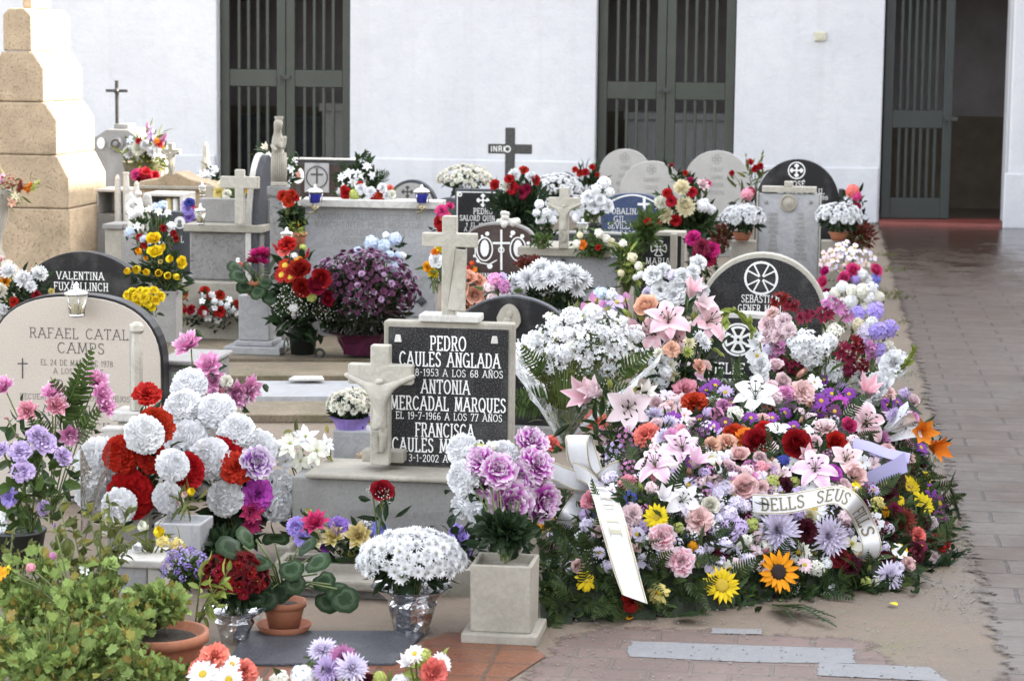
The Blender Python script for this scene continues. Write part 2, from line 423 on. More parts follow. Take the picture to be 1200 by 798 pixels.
def k_carn(mb):
    for e, n, L, W in ((2, 9, 1.0, .40), (18, 9, .97, .38), (36, 8, .88, .34), (54, 7, .76, .30), (70, 6, .66, .26), (84, 4, .6, .22)):
        ring(mb, n, 0.04, 0, e + 16, e - 6, L, W, wide, ja=.25, je=.16, ph=RN.random(), cup=.3, nL=4, nW=4, ruf=.14)
    mb.lathe([(.12, -.75), (.2, -.3), (.22, 0)], (0, 0, 0), 6, 1)
def k_mum(mb):          # incurved / spider chrysanthemum
    for e, n, L in ((-14, 17, 1.0), (4, 17, 1.0), (20, 15, .92), (36, 13, .82), (52, 11, .72), (68, 8, .6), (84, 4, .5)):
        ring(mb, n, 0.05, 0, e, e + 16, L, .10, strap, ja=.12, je=.1, ph=RN.random(), cup=.6, nL=3, nW=2)
def k_mumw(mb):         # ball chrysanthemum with incurved petals
    for e, n, L in ((-40, 14, .9), (-18, 16, .98), (2, 16, 1.0), (22, 14, .96), (42, 12, .9), (60, 9, .85), (78, 5, .8)):
        ring(mb, n, 0.05, 0, e - 8, e + 42, L, .15, strap, ja=.14, je=.1, ph=RN.random(), cup=.6, nL=3, nW=2)
def k_button(mb):
    for e, n, L in ((-12, 13, .95), (10, 12, .92), (30, 11, .8), (50, 8, .66), (70, 5, .5)):
        ring(mb, n, .05, 0, e, e + 10, L, .17, strap, ja=.12, je=.12, nL=2, nW=2, cup=.4, ph=RN.random())
    disk(mb, .10, .30, .1, n=6)
def k_daisy(mb):
    ring(mb, 15, .2, 0, 6, -10, .82, .15, strap, ja=.08, je=.1, nL=3, nW=2, cup=.3); ring(mb, 12, .18, .05, 18, 2, .72, .14, strap, ja=.1, je=.1, nL=3, nW=2, cup=.3, ph=.5)
    disk(mb, .27, .02, .14, n=11)
def k_sun(mb):
    ring(mb, 15, .34, 0, 10, -6, .68, .13, point, ja=.12, je=.22, jl=.15, nL=4, nW=2, cup=.3); ring(mb, 14, .32, .04, 22, 8, .62, .12, point, ja=.12, je=.25, jl=.15, nL=4, nW=2, cup=.3, ph=.5)
    disk(mb, .38, 0, .15, n=14)
def k_wilt(mb):         # drooping daisy, petals hanging down
    for e in (-30, -50, -68): ring(mb, 11, .2, 0, e + 30, e - 18, .95, .17, strap, ja=.2, je=.2, nL=4, nW=2, cup=.3, ph=RN.random())
    disk(mb, .25, .02, .2)
def k_lily(mb):
    o = RN.choice((-50, -28, -5)); L = RN.uniform(.98, 1.12)
    for j in range(2): ring(mb, 3, .06, 0, 68 - 6 * j, o, L, .36 if j else .27, lambda t: math.sin(PI * (.06 + .92 * t ** .9)), ja=.12, je=.2, jl=.12, nL=8, nW=4, cup=.18, ph=j * .5, ruf=.02)
    for i in range(6):
        a = i * PI / 3 + .2; p = [(0, 0, 0), (.1 * math.cos(a), .1 * math.sin(a), .4), (.28 * math.cos(a), .28 * math.sin(a), .72)]
        mb.tube(p, .014, 4, 1); mb.blob(p[2], .06, 2, 4, (.6, 1.5, .6))
    mb.tube([(0, 0, -.3), (0, 0, .85)], .02, 4, 1)
def k_lilyhalf(mb):     # a lily just opening
    for j in range(2): ring(mb, 3, .06, 0, 80, 48, 1.3, .32 if j else .26, point, ja=.06, je=.1, nL=6, nW=4, cup=.35, ph=j * .5)
def k_bud(mb):
    ring(mb, 3, .12, -.8, 72, 100, 1.8, .34, oval, ja=.05, je=.03, nL=5, nW=2, cup=.5); ring(mb, 3, .11, -.8, 74, 99, 1.75, .30, oval, nL=5, nW=2, cup=.5, ph=.5)
def k_rose(mb):
    for n, e0, e1, L, W, r in ((5, 18, 26, 1.05, .60, .06), (5, 34, 50, 1.0, .54, .08), (5, 50, 70, .95, .46, .1), (4, 64, 84, .9, .38, .1), (4, 74, 94, .86, .30, .1), (3, 82, 100, .84, .22, .07)):
        ring(mb, n, r, 0, e0, e1, L, W, wide, ja=.2, je=.08, ph=RN.random(), cup=.45, nL=5, nW=4, ruf=.03)
def k_tulip(mb):
    ring(mb, 3, .06, -.8, 22, 112, 1.9, .52, oval, ja=.05, je=.04, nL=6, nW=3, cup=.4); ring(mb, 3, .05, -.8, 26, 112, 1.85, .48, oval, ja=.05, je=.04, nL=6, nW=3, cup=.4, ph=.5)
def k_peony(mb):        # silk lotus / peony, pointed upright petals
    for n, e0, e1, L, W in ((7, 4, 22, 1.05, .33), (7, 24, 40, 1.02, .32), (6, 44, 62, .95, .30), (5, 62, 80, .9, .26), (3, 78, 92, .8, .2)):
        ring(mb, n, .05, 0, e0, e1, L, W, point, ja=.2, je=.12, ph=RN.random(), cup=.5, nL=5, nW=2, ruf=.03)
def floret(mb, c, ax, r, n=5, W=.34, prof=wide, mi=0, cup=.2, e0=38, e1=-8, nL=2, dm=None):
    t = MB(); ring(t, n, .06, 0, e0, e1, .95, W, prof, nL=nL, nW=2, cup=cup, je=.15, ruf=.05)
    if dm is not None: t.blob((0, 0, .1), .13, dm, 3)
    q = Vector(ax).to_track_quat('Z', 'Y'); sp = Matrix.Rotation(RN.uniform(0, 6.28), 3, 'Z')
    b = len(mb.v); mb.v += [Vector(c) + q @ (sp @ (p * r)) for p in t.v]
    for f, m, uv in zip(t.f, t.m, t.uv): mb.face([b + i for i in f], mi if m == 0 else m, uv)
def fib(n, zmin=-.2):
    out = []
    for i in range(n):
        z = 1 - (1 - zmin) * (i + .5) / n; a = i * 2.39996; r = math.sqrt(max(0, 1 - z * z)); out.append(Vector((r * math.cos(a), r * math.sin(a), z)))
    return out
def k_cluster(mb):      # phlox, hydrangea, stock seen as a head of florets
    mb.blob((0, 0, -.05), .5, 0, 6)
    for d in fib(20, -.15): floret(mb, d * RN.uniform(.62, .85), (d + Vector((RN.uniform(-.3, .3), RN.uniform(-.3, .3), .15))), RN.uniform(.28, .36))
def k_dense(mb):        # fuller round head
    mb.blob((0, 0, 0), .62, 0, 7)
    for d in fib(34, -.4): floret(mb, d * RN.uniform(.7, .85), (d + Vector((RN.uniform(-.25, .25), RN.uniform(-.25, .25), .1))), RN.uniform(.26, .33), W=.4)
def k_loose(mb):        # small statice-like sprays
    for d in fib(16, -.1): floret(mb, d * RN.uniform(.4, 1.0), (d + Vector((RN.uniform(-.5, .5), RN.uniform(-.5, .5), .3))), RN.uniform(.16, .22), nL=2)
    for d in fib(8, .1): mb.tube([(0, 0, -.5), d * .8], .018, 3, 1)
def k_astro(mb):        # alstroemeria head, four or five trumpets
    for i in range(5):
        a = i * 1.2566 + RN.uniform(-.2, .2); d = Vector((math.cos(a) * .8, math.sin(a) * .8, .7 if i else 1.3)).normalized()
        floret(mb, d * .42, d, .62, 6, .22, point, e0=62, e1=12, cup=.25, nL=4)
        mb.tube([(0, 0, -.4), d * .42], .03, 4, 1)
def k_spike(mb):        # snapdragon or stock, florets round a short stem, along z
    mb.tube([(0, 0, -1.0), (0, 0, .2), (0, 0, .9)], .19, 7, 0, .06)
    for i in range(15):
        a = i * 2.4; z = -1 + i * .135; r = .36 * (1 - i / 22)
        floret(mb, (math.cos(a) * r * .7, math.sin(a) * r * .7, z), (math.cos(a), math.sin(a), .45), r * .95, 5, .42)
    mb.tube([(0, 0, -1.3), (0, 0, 1.05)], .035, 4, 1, .01)
def k_gyps(mb):
    for d in fib(26, .0):
        p = d * RN.uniform(.5, 1.0) + Vector((RN.uniform(-.15, .15), RN.uniform(-.15, .15), 0)); mb.blob(p, RN.uniform(.035, .06), 0, 3); mb.tube([(0, 0, -.5), p * .5, p], .008, 3, 1)
def k_orchid(mb):
    ring(mb, 2, .05, 0, 20, -5, .95, .46, oval, ja=.05, nL=4, nW=2, cup=.15, ruf=.03); ring(mb, 3, .05, -.04, 12, -8, .9, .27, oval, ja=.05, nL=4, nW=2, cup=.15, ph=.25)
    mb.blob((0, -.1, .1), .18, 2, 4)
def k_poinsettia(mb):
    ring(mb, 6, .05, 0, 12, -12, 1.0, .24, point, ja=.15, je=.2, nL=4, nW=2, cup=-.25); ring(mb, 5, .05, .06, 36, 10, .7, .2, point, ja=.2, je=.2, nL=4, nW=2, cup=-.25, ph=.4); mb.blob((0, 0, .1), .1, 1, 4)
def k_five(mb): floret(mb, (0, 0, 0), (0, 0, 1), 1.0, 5, .38, wide, nL=3, dm=1)
KINDS = dict(pom=(k_pom, 'greendisk'), carn=(k_carn, 'stem'), mum=(k_mum, 'greendisk'), mumw=(k_mumw, 'greendisk'), button=(k_button, 'greendisk'), daisy=(k_daisy, 'yellowdisk'), sun=(k_sun, 'darkdisk'), ger=(k_sun, 'yellowdisk'),
             wilt=(k_wilt, 'yellowdisk'), lily=(k_lily, 'stem', 'darkdisk'), lilyhalf=(k_lilyhalf, 'stem'), bud=(k_bud, 'stem'), rose=(k_rose, 'stem'), tulip=(k_tulip, 'stem'), peony=(k_peony, 'stem'), cluster=(k_cluster, 'stem'), dense=(k_dense, 'stem'),
             loose=(k_loose, 'stem'), astro=(k_astro, 'stem'), spike=(k_spike, 'stem'), gyps=(k_gyps, 'stem'), orchid=(k_orchid, 'stem', 'yellowdisk'), poin=(k_poinsettia, 'greendisk'), five=(k_five, 'yellowdisk'))
PN = dict(pom='pompon', carn='carnation', mum='chrysanthemum', mumw='chrysanthemum', button='chrysanthemum', daisy='daisy', sun='sunflower', ger='gerbera', wilt='gerbera', lily='lily', lilyhalf='lily', bud='bud', rose='rose', tulip='tulip', peony='peony',
          cluster='flower_cluster', dense='flower_cluster', loose='statice', astro='alstroemeria', spike='flower_spike', gyps='gypsophila', orchid='orchid', poin='flower', five='flower')
_cache = {}
def head_mesh(kind, pm):
    k = (kind, pm, RN.randrange(3))
    if k not in _cache:
        mb = MB(); KINDS[kind][0](mb)
        mats = [M_['gyps'] if kind == 'gyps' else M_['petal_' + pm]] + [M_[x] for x in KINDS[kind][1:]]
        _cache[k] = mb.data(PN[kind], mats, True)
    return _cache[k]
DEFPM = dict(lily='lily', lilyhalf='lily', orchid='throat')
def put(kind, pos, axis, r, col, parent, pm=None, spin=None, sq=1.0):
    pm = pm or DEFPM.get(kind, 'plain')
    o = bpy.data.objects.new(PN[kind], head_mesh(kind, pm)); COL.objects.link(o)
    c = C_[col] if isinstance(col, str) else col
    j = RN.uniform(.93, 1.05); o.color = (min(.84, c[0] * j), min(.84, c[1] * j), min(.85, c[2] * j), 1)
    q = Vector(axis).to_track_quat('Z', 'Y').to_matrix().to_4x4()
    Mx = Matrix.Translation(pos) @ q @ Matrix.Rotation(RN.uniform(0, 6.28) if spin is None else spin, 4, 'Z') @ Matrix.Diagonal((r, r, r * sq, 1))
    o.parent = parent; o.matrix_basis = parent.matrix_basis.inverted() @ Mx
    return o

# ------------------------------------------------------------------ leaves
def leaf(mb, p, d, up, L, W, kind='lance', mi=0):
    d = Vector(d).normalized(); s = d.cross(Vector(up))
    if s.length < 1e-4: s = d.cross(Vector((1, 0, 0.2)))
    s.normalize(); n = s.cross(d).normalized(); p = Vector(p); b = len(mb.v)
    if kind == 'lance':
        for t, wd, h in ((0, .06, 0), (.3, .46, .02), (.65, .40, -.03), (1, .0, -.16)):
            c = p + d * (L * t) + n * (h * L)
            mb.v += [c - s * (W * wd) + n * (W * wd * .35), c, c + s * (W * wd) + n * (W * wd * .35)]
        for i in range(3):
            for k in range(2):
                a = b + i * 3 + k; mb.face([a, a + 1, a + 4, a + 3], mi, [(k / 2, i / 3), (k / 2 + .5, i / 3), (k / 2 + .5, i / 3 + .33), (k / 2, i / 3 + .33)])
    elif kind == 'fern':
        n_ = 11; mb.tube([p, p + d * (L * .5) + n * L * .03, p + d * L - n * L * .1], L * .008, 3, mi)
        for i in range(n_):
            t = .12 + .86 * i / n_; c = p + d * (L * t) + n * (L * (.06 * t - .16 * t * t)); l = W * (1 - t) ** .8 * (.5 + 1.1 * min(1, t * 4) ) * .62 + W * .05
            for sg in (-1, 1):
                e = (s * sg + d * .55 + n * RN.uniform(-.12, .12)).normalized(); hw = L / n_ * .36
                bb = len(mb.v); mb.v += [c - d * hw, c + e * (l * .6) - d * hw * .9, c + e * l, c + e * (l * .6) + d * hw * .9, c + d * hw]
                mb.face([bb, bb + 1, bb + 2, bb + 3, bb + 4], mi, [(.3, 0), (.3, .5), (.3, 1), (.7, .5), (.7, 0)])
    elif kind == 'round':                       # lobed geranium leaf
        m = 21; mb.v.append(p + d * (L * .15)); amp = RN.uniform(.05, .16)
        for k in range(m):
            a = 2 * PI * k / m; notch = .35 if k == 0 else (.74, 1.0, .95)[k % 3]
            rr = L * .5 * notch; mb.v.append(p + d * (L * .5 - math.cos(a) * rr) + s * (math.sin(a) * rr) + n * (L * amp * math.cos(2.5 * a + 1) + L * .06))
        for k in range(m): mb.face([b, b + 1 + k, b + 1 + (k + 1) % m], mi, [(.5, .5), (.2, .9), (.8, .9)])
    elif kind == 'blade':
        for t, wd in ((0, .5), (.5, .42), (1, .02)):
            c = p + d * (L * t) - n * (L * .22 * t * t); mb.v += [c - s * (W * wd), c + s * (W * wd)]
        for i in range(2): a = b + 2 * i; mb.face([a, a + 1, a + 3, a + 2], mi, [(.2, 0), (.8, 0), (.8, 1), (.2, 1)])
def rdir(zb=0.0):
    while True:
        v = Vector((RN.uniform(-1, 1), RN.uniform(-1, 1), RN.uniform(-1, 1)))
        if .05 < v.length < 1: return (v.normalized() + Vector((0, 0, zb))).normalized()
def leaf_ball(mb, c, r, n, L, W, kind='lance', mi=0, zb=0.2, fill=0.55):      # r = (rx, ry, rz)
    for _ in range(n):
        d = rdir(zb); k = RN.uniform(fill, 1.0)
        leaf(mb, Vector(c) + Vector((d.x * r[0], d.y * r[1], d.z * r[2])) * k - d * L * .5, (d + rdir() * .6), rdir(), L * RN.uniform(.7, 1.25), W * RN.uniform(.7, 1.2), kind, mi)
# ------------------------------------------------------------------ lettering: strokes with small serifs
def _el(x0, x1, y0, y1, a0, a1, n=10):
    cx, cy, rx, ry = (x0 + x1) / 2, (y0 + y1) / 2, (x1 - x0) / 2, (y1 - y0) / 2
    return [(cx + rx * math.cos(rad(a0 + (a1 - a0) * i / n)), cy + ry * math.sin(rad(a0 + (a1 - a0) * i / n))) for i in range(n + 1)]
_I = [(.08, 0), (.08, 1)]
GL = {
 'A': (.66, [[(0, 0), (.33, 1)], [(.33, 1), (.66, 0)], [(.12, .34), (.54, .34)]]),
 'B': (.54, [_I, [(.08, 1), (.34, 1), (.46, .9), (.46, .62), (.34, .53), (.08, .53)], [(.34, .53), (.52, .42), (.52, .12), (.38, 0), (.08, 0)]]),
 'C': (.58, [_el(0, .62, 0, 1, 45, 315)]), 'D': (.58, [_I, [(.08, 1), (.32, 1), (.5, .86), (.56, .5), (.5, .14), (.32, 0), (.08, 0)]]),
 'E': (.5, [_I, [(.08, 1), (.48, 1), (.48, .86)], [(.08, .52), (.38, .52)], [(.08, 0), (.5, 0), (.5, .14)]]),
 'F': (.48, [_I, [(.08, 1), (.48, 1), (.48, .86)], [(.08, .52), (.38, .52)]]),
 'G': (.62, [_el(0, .62, 0, 1, 45, 330), [(.58, .0), (.58, .42), (.36, .42)]]),
 'H': (.58, [_I, [(.5, 0), (.5, 1)], [(.08, .52), (.5, .52)]]), 'I': (.16, [_I]),
 'J': (.36, [[(.3, 1), (.3, .18), (.22, .02), (.1, 0), (0, .12)]]),
 'K': (.58, [_I, [(.08, .42), (.54, 1)], [(.22, .58), (.56, 0)]]), 'L': (.46, [_I, [(.08, 0), (.46, 0), (.46, .16)]]),
 'M': (.74, [[(.06, 0), (.1, 1)], [(.1, 1), (.37, .1)], [(.37, .1), (.64, 1)], [(.64, 1), (.68, 0)]]),
 'N': (.6, [_I, [(.08, 1), (.52, 0)], [(.52, 0), (.52, 1)]]), 'O': (.64, [_el(0, .64, 0, 1, 0, 360, 16)]),
 'P': (.5, [_I, [(.08, 1), (.34, 1), (.48, .9), (.48, .56), (.34, .46), (.08, .46)]]),
 'Q': (.64, [_el(0, .64, 0, 1, 0, 360, 16), [(.36, .2), (.6, -.1)]]),
 'R': (.56, [_I, [(.08, 1), (.34, 1), (.47, .9), (.47, .6), (.34, .5), (.08, .5)], [(.28, .5), (.54, 0)]]),
 'S': (.48, [[(.44, .84), (.36, .97), (.2, 1), (.06, .9), (.05, .7), (.14, .58), (.36, .44), (.45, .3), (.43, .1), (.28, 0), (.1, .02), (.02, .18)]]),
 'T': (.56, [[(.28, 0), (.28, 1)], [(0, .85), (0, 1), (.56, 1), (.56, .85)]]),
 'U': (.58, [[(.08, 1), (.08, .2), (.18, .03), (.3, 0), (.42, .03), (.5, .2), (.5, 1)]]),
 'V': (.62, [[(0, 1), (.31, 0)], [(.31, 0), (.62, 1)]]), 'X': (.6, [[(0, 0), (.58, 1)], [(0, 1), (.58, 0)]]),
 'Y': (.6, [[(0, 1), (.3, .48)], [(.6, 1), (.3, .48)], [(.3, .48), (.3, 0)]]), 'Z': (.52, [[(.04, .86), (.04, 1), (.5, 1), (0, 0), (.52, 0), (.52, .14)]]),
 '0': (.44, [_el(0, .44, 0, 1, 0, 360, 14)]), '1': (.26, [[(.02, .82), (.16, 1), (.16, 0)]]),
 '2': (.46, [[(.02, .76), (.08, .95), (.24, 1), (.4, .92), (.42, .7), (.3, .45), (0, 0), (.46, 0)]]),
 '3': (.44, [[(.02, .92), (.2, 1), (.4, .9), (.4, .62), (.18, .53)], [(.18, .53), (.42, .42), (.42, .12), (.2, 0), (.0, .1)]]),
 '4': (.48, [[(.34, 0), (.34, 1), (0, .3), (.48, .3)]]), '5': (.44, [[(.4, 1), (.08, 1), (.05, .55), (.24, .6), (.42, .48), (.42, .14), (.22, 0), (0, .08)]]),
 '6': (.46, [[(.4, .95), (.22, 1), (.05, .75), (.02, .3), (.1, .04), (.26, 0), (.42, .1), (.44, .38), (.3, .54), (.1, .48), (.03, .36)]]),
 '7': (.44, [[(0, .86), (0, 1), (.44, 1), (.14, 0)]]), '8': (.46, [_el(.05, .41, .53, 1, 0, 360, 10), _el(0, .46, 0, .53, 0, 360, 12)]),
 '9': (.46, [[(.06, .05), (.24, 0), (.41, .25), (.44, .7), (.36, .96), (.2, 1), (.04, .9), (.02, .62), (.16, .46), (.36, .52), (.43, .64)]]),
 '-': (.34, [[(.04, .5), (.3, .5)]]), '.': (.14, [[(.03, .04), (.11, .04)]]), '†': (.5, [[(.25, 0), (.25, 1)], [(.02, .68), (.48, .68)]]), 'º': (.26, [_el(.02, .24, .62, 1, 0, 360, 8)]), ' ': (.34, []), "'": (.12, [[(.06, 1), (.04, .78)]]),
}
for a, b, acc in (('Ñ', 'N', [[(.14, 1.14), (.24, 1.2), (.36, 1.13), (.46, 1.19)]]), ('É', 'E', [[(.22, 1.1), (.36, 1.26)]]), ('À', 'A', [[(.26, 1.26), (.4, 1.1)]])):
    GL[a] = (GL[b][0], GL[b][1] + acc)
class Ink:                                   # flat strokes just proud of a face that looks along -y
    def __init__(s, y): s.mb = MB(); s.y = y; s.k = 0
    def seg(s, a, b, w, ext=.3):
        a, b = Vector((a[0], a[1])), Vector((b[0], b[1])); d = b - a
        if d.length < 1e-6: return
        d.normalize(); n = Vector((-d.y, d.x)) * w / 2; a = a - d * w * ext; b = b + d * w * ext
        s.k += 1; y = s.y - .0012 - (s.k % 9) * .00012
        s.mb.add([(p.x, y, p.y) for p in (a - n, b - n, b + n, a + n)], [(0, 1, 2, 3)])
    def path(s, pts, w):
        for i in range(len(pts) - 1): s.seg(pts[i], pts[i + 1], w)
    def circle(s, x, z, r, w, n=28): s.path([(x + r * math.cos(2 * PI * i / n), z + r * math.sin(2 * PI * i / n)) for i in range(n + 1)], w)
    def fill(s, pts):
        s.k += 1; y = s.y - .0012 - (s.k % 9) * .00012
        s.mb.add([(p[0], y, p[1]) for p in pts], [tuple(range(len(pts)))])
    def text(s, txt, xc, z, h, ws=1.0, sw=.11, serif=True, gap=.2, align='c'):
        W = sum(GL[c][0] + gap for c in txt) - gap
        x = xc - (W * ws * h / 2 if align == 'c' else (W * ws * h if align == 'r' else 0))
        for c in txt:
            gw, st = GL[c]
            for k in st:
                pts = [(x + p[0] * ws * h, z + p[1] * h) for p in k]; s.path(pts, sw * h)
                if serif:
                    for e, q in ((0, 1), (-1, -2)):
                        if k[e][1] in (0, 1) and abs(k[e][1] - k[q][1]) > abs(k[e][0] - k[q][0]):
                            s.seg((pts[e][0] - .12 * h * ws, pts[e][1]), (pts[e][0] + .12 * h * ws, pts[e][1]), sw * h * .7)
            x += (gw + gap) * ws * h
    def pattee(s, x, z, r, w, ring=True):    # cross with four flared arms, outlined
        if ring: s.circle(x, z, r, w)
        for k in range(4):
            a = k * PI / 2
            def q(p, t): c, n = math.cos(a), math.sin(a); return (x + p * c - t * n, z + p * n + t * c)
            arc = [q(r * .95 * math.cos(t), r * .95 * math.sin(t)) for t in (-.5, -.25, 0, .25, .5)]
            s.path([q(r * .14, -r * .10)] + arc + [q(r * .14, r * .10)], w)
    def flory(s, x, z, r):                   # solid cross with trefoil ends
        for k in range(4):
            a = k * PI / 2
            def q(p, t): c, n = math.cos(a), math.sin(a); return (x + p * c - t * n, z + p * n + t * c)
            s.fill([q(0, -r * .1), q(r * .5, -r * .12), q(r * .55, -r * .34), q(r * .78, -r * .3), q(r, 0), q(r * .78, r * .3), q(r * .55, r * .34), q(r * .5, r * .12), q(0, r * .1)])
    def build(s, name, mat, parent): return s.mb.build(name, mat, FACE.get(parent.name, parent))
FACE = {}

def arch(x0, x1, z0, zs, zt, n=24, p=2.0):
    xm, a, h = (x0 + x1) / 2, (x1 - x0) / 2, zt - zs
    pts = [(x0, z0), (x1, z0)]
    for i in range(n + 1):
        t = PI * i / n; c, s_ = math.cos(t), math.sin(t)
        pts.append((xm + a * math.copysign(abs(c) ** (2 / p), c), zs + h * abs(s_) ** (2 / p)))
    return pts
def slab(name, mat, poly, y0, y1, parent, bevel=.004):
    mb = MB(); mb.prism(poly, y0, y1); return mb.build(name, mat, parent, bevel=bevel)
def boxpart(name, mat, x0, x1, y0, y1, z0, z1, parent, bevel=.005, taper=0.0):
    mb = MB(); mb.box(x0, x1, y0, y1, z0, z1, 0, taper); return mb.build(name, mat, parent, bevel=bevel)
def ground_under(u, v, d):
    p = P(u, v, d); return Vector((p.x, p.y, 0))
def headstone(label, uL, uR, vs, vt, d, mat, thick=.07, p=2.0, group=None, name='headstone', rz=-AN, base=True, cap=None, cat='headstone'):
    F = Frame(ground_under((uL + uR) / 2, vt, d), rz)
    r = empty(name, label, cat, F.o, rz, group)
    uc = (uL + uR) / 2; x0, x1 = F.x(uL, vs), F.x(uR, vs); zs, zt = F.z(uc, vs), F.z(uc, vt)
    if cap:                                   # an edge band of another stone round the face
        slab('surround', M_[cap[0]], arch(x0, x1, .02, zs, zt, p=p), .006, thick, r)
        c = cap[1]; FACE[r.name] = slab('face_plate', M_[mat], arch(x0 + c, x1 - c, .03, zs, zt - c, p=p), 0, .03, r, .002)
    else:
        FACE[r.name] = slab('slab', M_[mat], arch(x0, x1, .02, zs, zt, p=p), 0, thick, r)
    if base: boxpart('base', M_['greystone'], x0 - .03, x1 + .03, -.04, thick + .05, 0, .06, r)
    return r, F
def lines(r, F, rows, mat='letter', y=0.0, serif=True, sw=.11, name='lettering', extra=None):
    k = Ink(y)
    for txt, u, vbase, hpx, ws in rows:
        a = F.at(u, vbase); b = F.at(u, vbase - hpx); 
        if ws > 3:                            # a width in pixels was asked for
            hh = b.z - a.z; nat = (sum(GL[c][0] + .2 for c in txt) - .2) * hh; ws = (F.x(u + ws / 2, vbase) - F.x(u - ws / 2, vbase)) / nat
        k.text(txt, a.x, a.z, b.z - a.z, ws, sw, serif)
    if extra: extra(k, F)
    return k.build(name, M_[mat], r)
def cross_mesh(w, h, arm_z, t, bw, y0, y1, z0=0.0, hw=None):
    hw = hw or w / 2; mb = MB()
    a = arm_z
    mb.prism([(-bw / 2, z0), (bw / 2, z0), (bw / 2, a - t / 2), (hw, a - t / 2), (hw, a + t / 2), (bw / 2, a + t / 2), (bw / 2, h), (-bw / 2, h), (-bw / 2, a + t / 2), (-hw, a + t / 2), (-hw, a - t / 2), (-bw / 2, a - t / 2)], y0, y1)
    return mb
def skin_figure(name, mat, pts, edges, parent, sub=2, M=None):     # pts: (x,y,z,radius)
    me = bpy.data.meshes.new(name); me.from_pydata([p[:3] for p in pts], edges, []); me.materials.append(mat)
    o = bpy.data.objects.new(name, me); COL.objects.link(o); o.parent = parent
    if M is not None: o.matrix_basis = M
    o.modifiers.new('skin', 'SKIN'); sv = me.skin_vertices[0].data if me.skin_vertices else None
    if sv is None: return o
    for q, p in zip(sv, pts): q.radius = (p[3], p[3] * (p[4] if len(p) > 4 else 1.0))
    sv[0].use_root = True
    s = o.modifiers.new('sub', 'SUBSURF'); s.levels = s.render_levels = sub
    return o
def christ(parent, s, y, z, mat):            # the figure of a crucifix in relief, s = height of the figure
    k = s; r = .055 * k
    pts = [(0, y, z + .42 * k, .085 * k), (.01 * k, y, z + .62 * k, .085 * k), (0, y, z + .78 * k, .10 * k), (.0, y - .02 * k, z + .86 * k, .04 * k), (.02 * k, y - .05 * k, z + .95 * k, .075 * k),
           (-.22 * k, y, z + .88 * k, .042 * k), (-.44 * k, y + .01, z + .98 * k, .032 * k), (.22 * k, y, z + .88 * k, .042 * k), (.44 * k, y + .01, z + .98 * k, .032 * k),
           (-.05 * k, y - .03 * k, z + .24 * k, .058 * k), (-.01 * k, y, z + .02 * k, .034 * k), (.06 * k, y - .03 * k, z + .24 * k, .058 * k), (.03 * k, y, z + .02 * k, .034 * k)]
    return skin_figure('figure', mat, pts, [(0, 1), (1, 2), (2, 3), (3, 4), (2, 5), (5, 6), (2, 7), (7, 8), (0, 9), (9, 10), (0, 11), (11, 12)], parent)

# ------------------------------------------------------------------ pots and vases
def pot_mesh(kind, w, h, z0=0.0):
    mb = MB(); r = w / 2
    if kind == 'terracotta':
        mb.lathe([(r * .66, z0), (r * .9, z0 + h * .74), (r * .9, z0 + h * .78), (r, z0 + h * .8), (r, z0 + h), (r * .9, z0 + h), (r * .86, z0 + h * .86)], n=28); return mb, M_['terracotta'], True
    if kind == 'dark':
        mb.lathe([(r * .75, z0), (r * .96, z0 + h * .93), (r, z0 + h * .94), (r, z0 + h), (r * .92, z0 + h), (r * .9, z0 + h * .9)], n=24); return mb, M_['dark'], True
    if kind == 'urn':
        mb.lathe([(r * .5, z0), (r * .5, z0 + h * .06), (r * .22, z0 + h * .16), (r * .3, z0 + h * .32), (r * .75, z0 + h * .62), (r * .8, z0 + h * .78), (r, z0 + h * .92), (r, z0 + h), (r * .85, z0 + h), (r * .7, z0 + h * .85)], n=24); return mb, M_['limestone'], True
    if kind == 'film':
        mb.lathe([(r * .55, z0), (r * .66, z0 + h * .5), (r * .8, z0 + h * .8), (r * 1.15, z0 + h), (r * .6, z0 + h * .9)], n=20, jit=.09); return mb, M_['magentafilm'], False
    if kind == 'purple':
        mb.lathe([(r * .7, z0), (r * .9, z0 + h * .7), (r * 1.1, z0 + h), (r * .8, z0 + h * .9)], n=20, jit=.06); return mb, M_['purplefilm'], False
    if kind == 'foil':
        mb.lathe([(r * .52, z0), (r * .62, z0 + h * .3), (r * .74, z0 + h * .62), (r * .7, z0 + h * .7), (r * 1.0, z0 + h * .86), (r * 1.28, z0 + h), (r * .8, z0 + h * .9)], n=22, jit=.08); return mb, M_['foil'], False
    if kind in ('stone', 'marble', 'grey'):
        mb.lathe([(r * 1.41 * .98, z0), (r * 1.41, z0 + h), (r * 1.2, z0 + h), (r * 1.15, z0 + h * .85)], n=4, sq=1); return mb, M_[{'stone': 'limestone', 'marble': 'greymarble', 'grey': 'greystone'}[kind]], False
def vase(label, u, vtop, vbot, wpx, kind, d=None, group=None, name='flower_vase', cat='vase', base=False, z0=None):
    g = G(u, vbot) if d is None else None
    if g is None: q = P(u, vbot, d); g = Vector((q.x, q.y, q.z))
    F = Frame(Vector((g.x, g.y, 0)))
    zt = F.z(u, vtop); zb = g.z; w_ = wpx * mpp(g)
    r = empty(name, label, cat, (g.x, g.y, zb), -AN, group)
    bh = .03 if base else 0
    if base: boxpart('plinth', M_['limestone'], -w_ * .62, w_ * .62, -w_ * .62, w_ * .62, 0, bh, r)
    mb, mt, sm = pot_mesh(kind, w_, zt - zb - bh, bh); mb.build('body', mt, r, smooth=sm, bevel=0 if sm else .004)
    return r, Vector((g.x, g.y, zt))

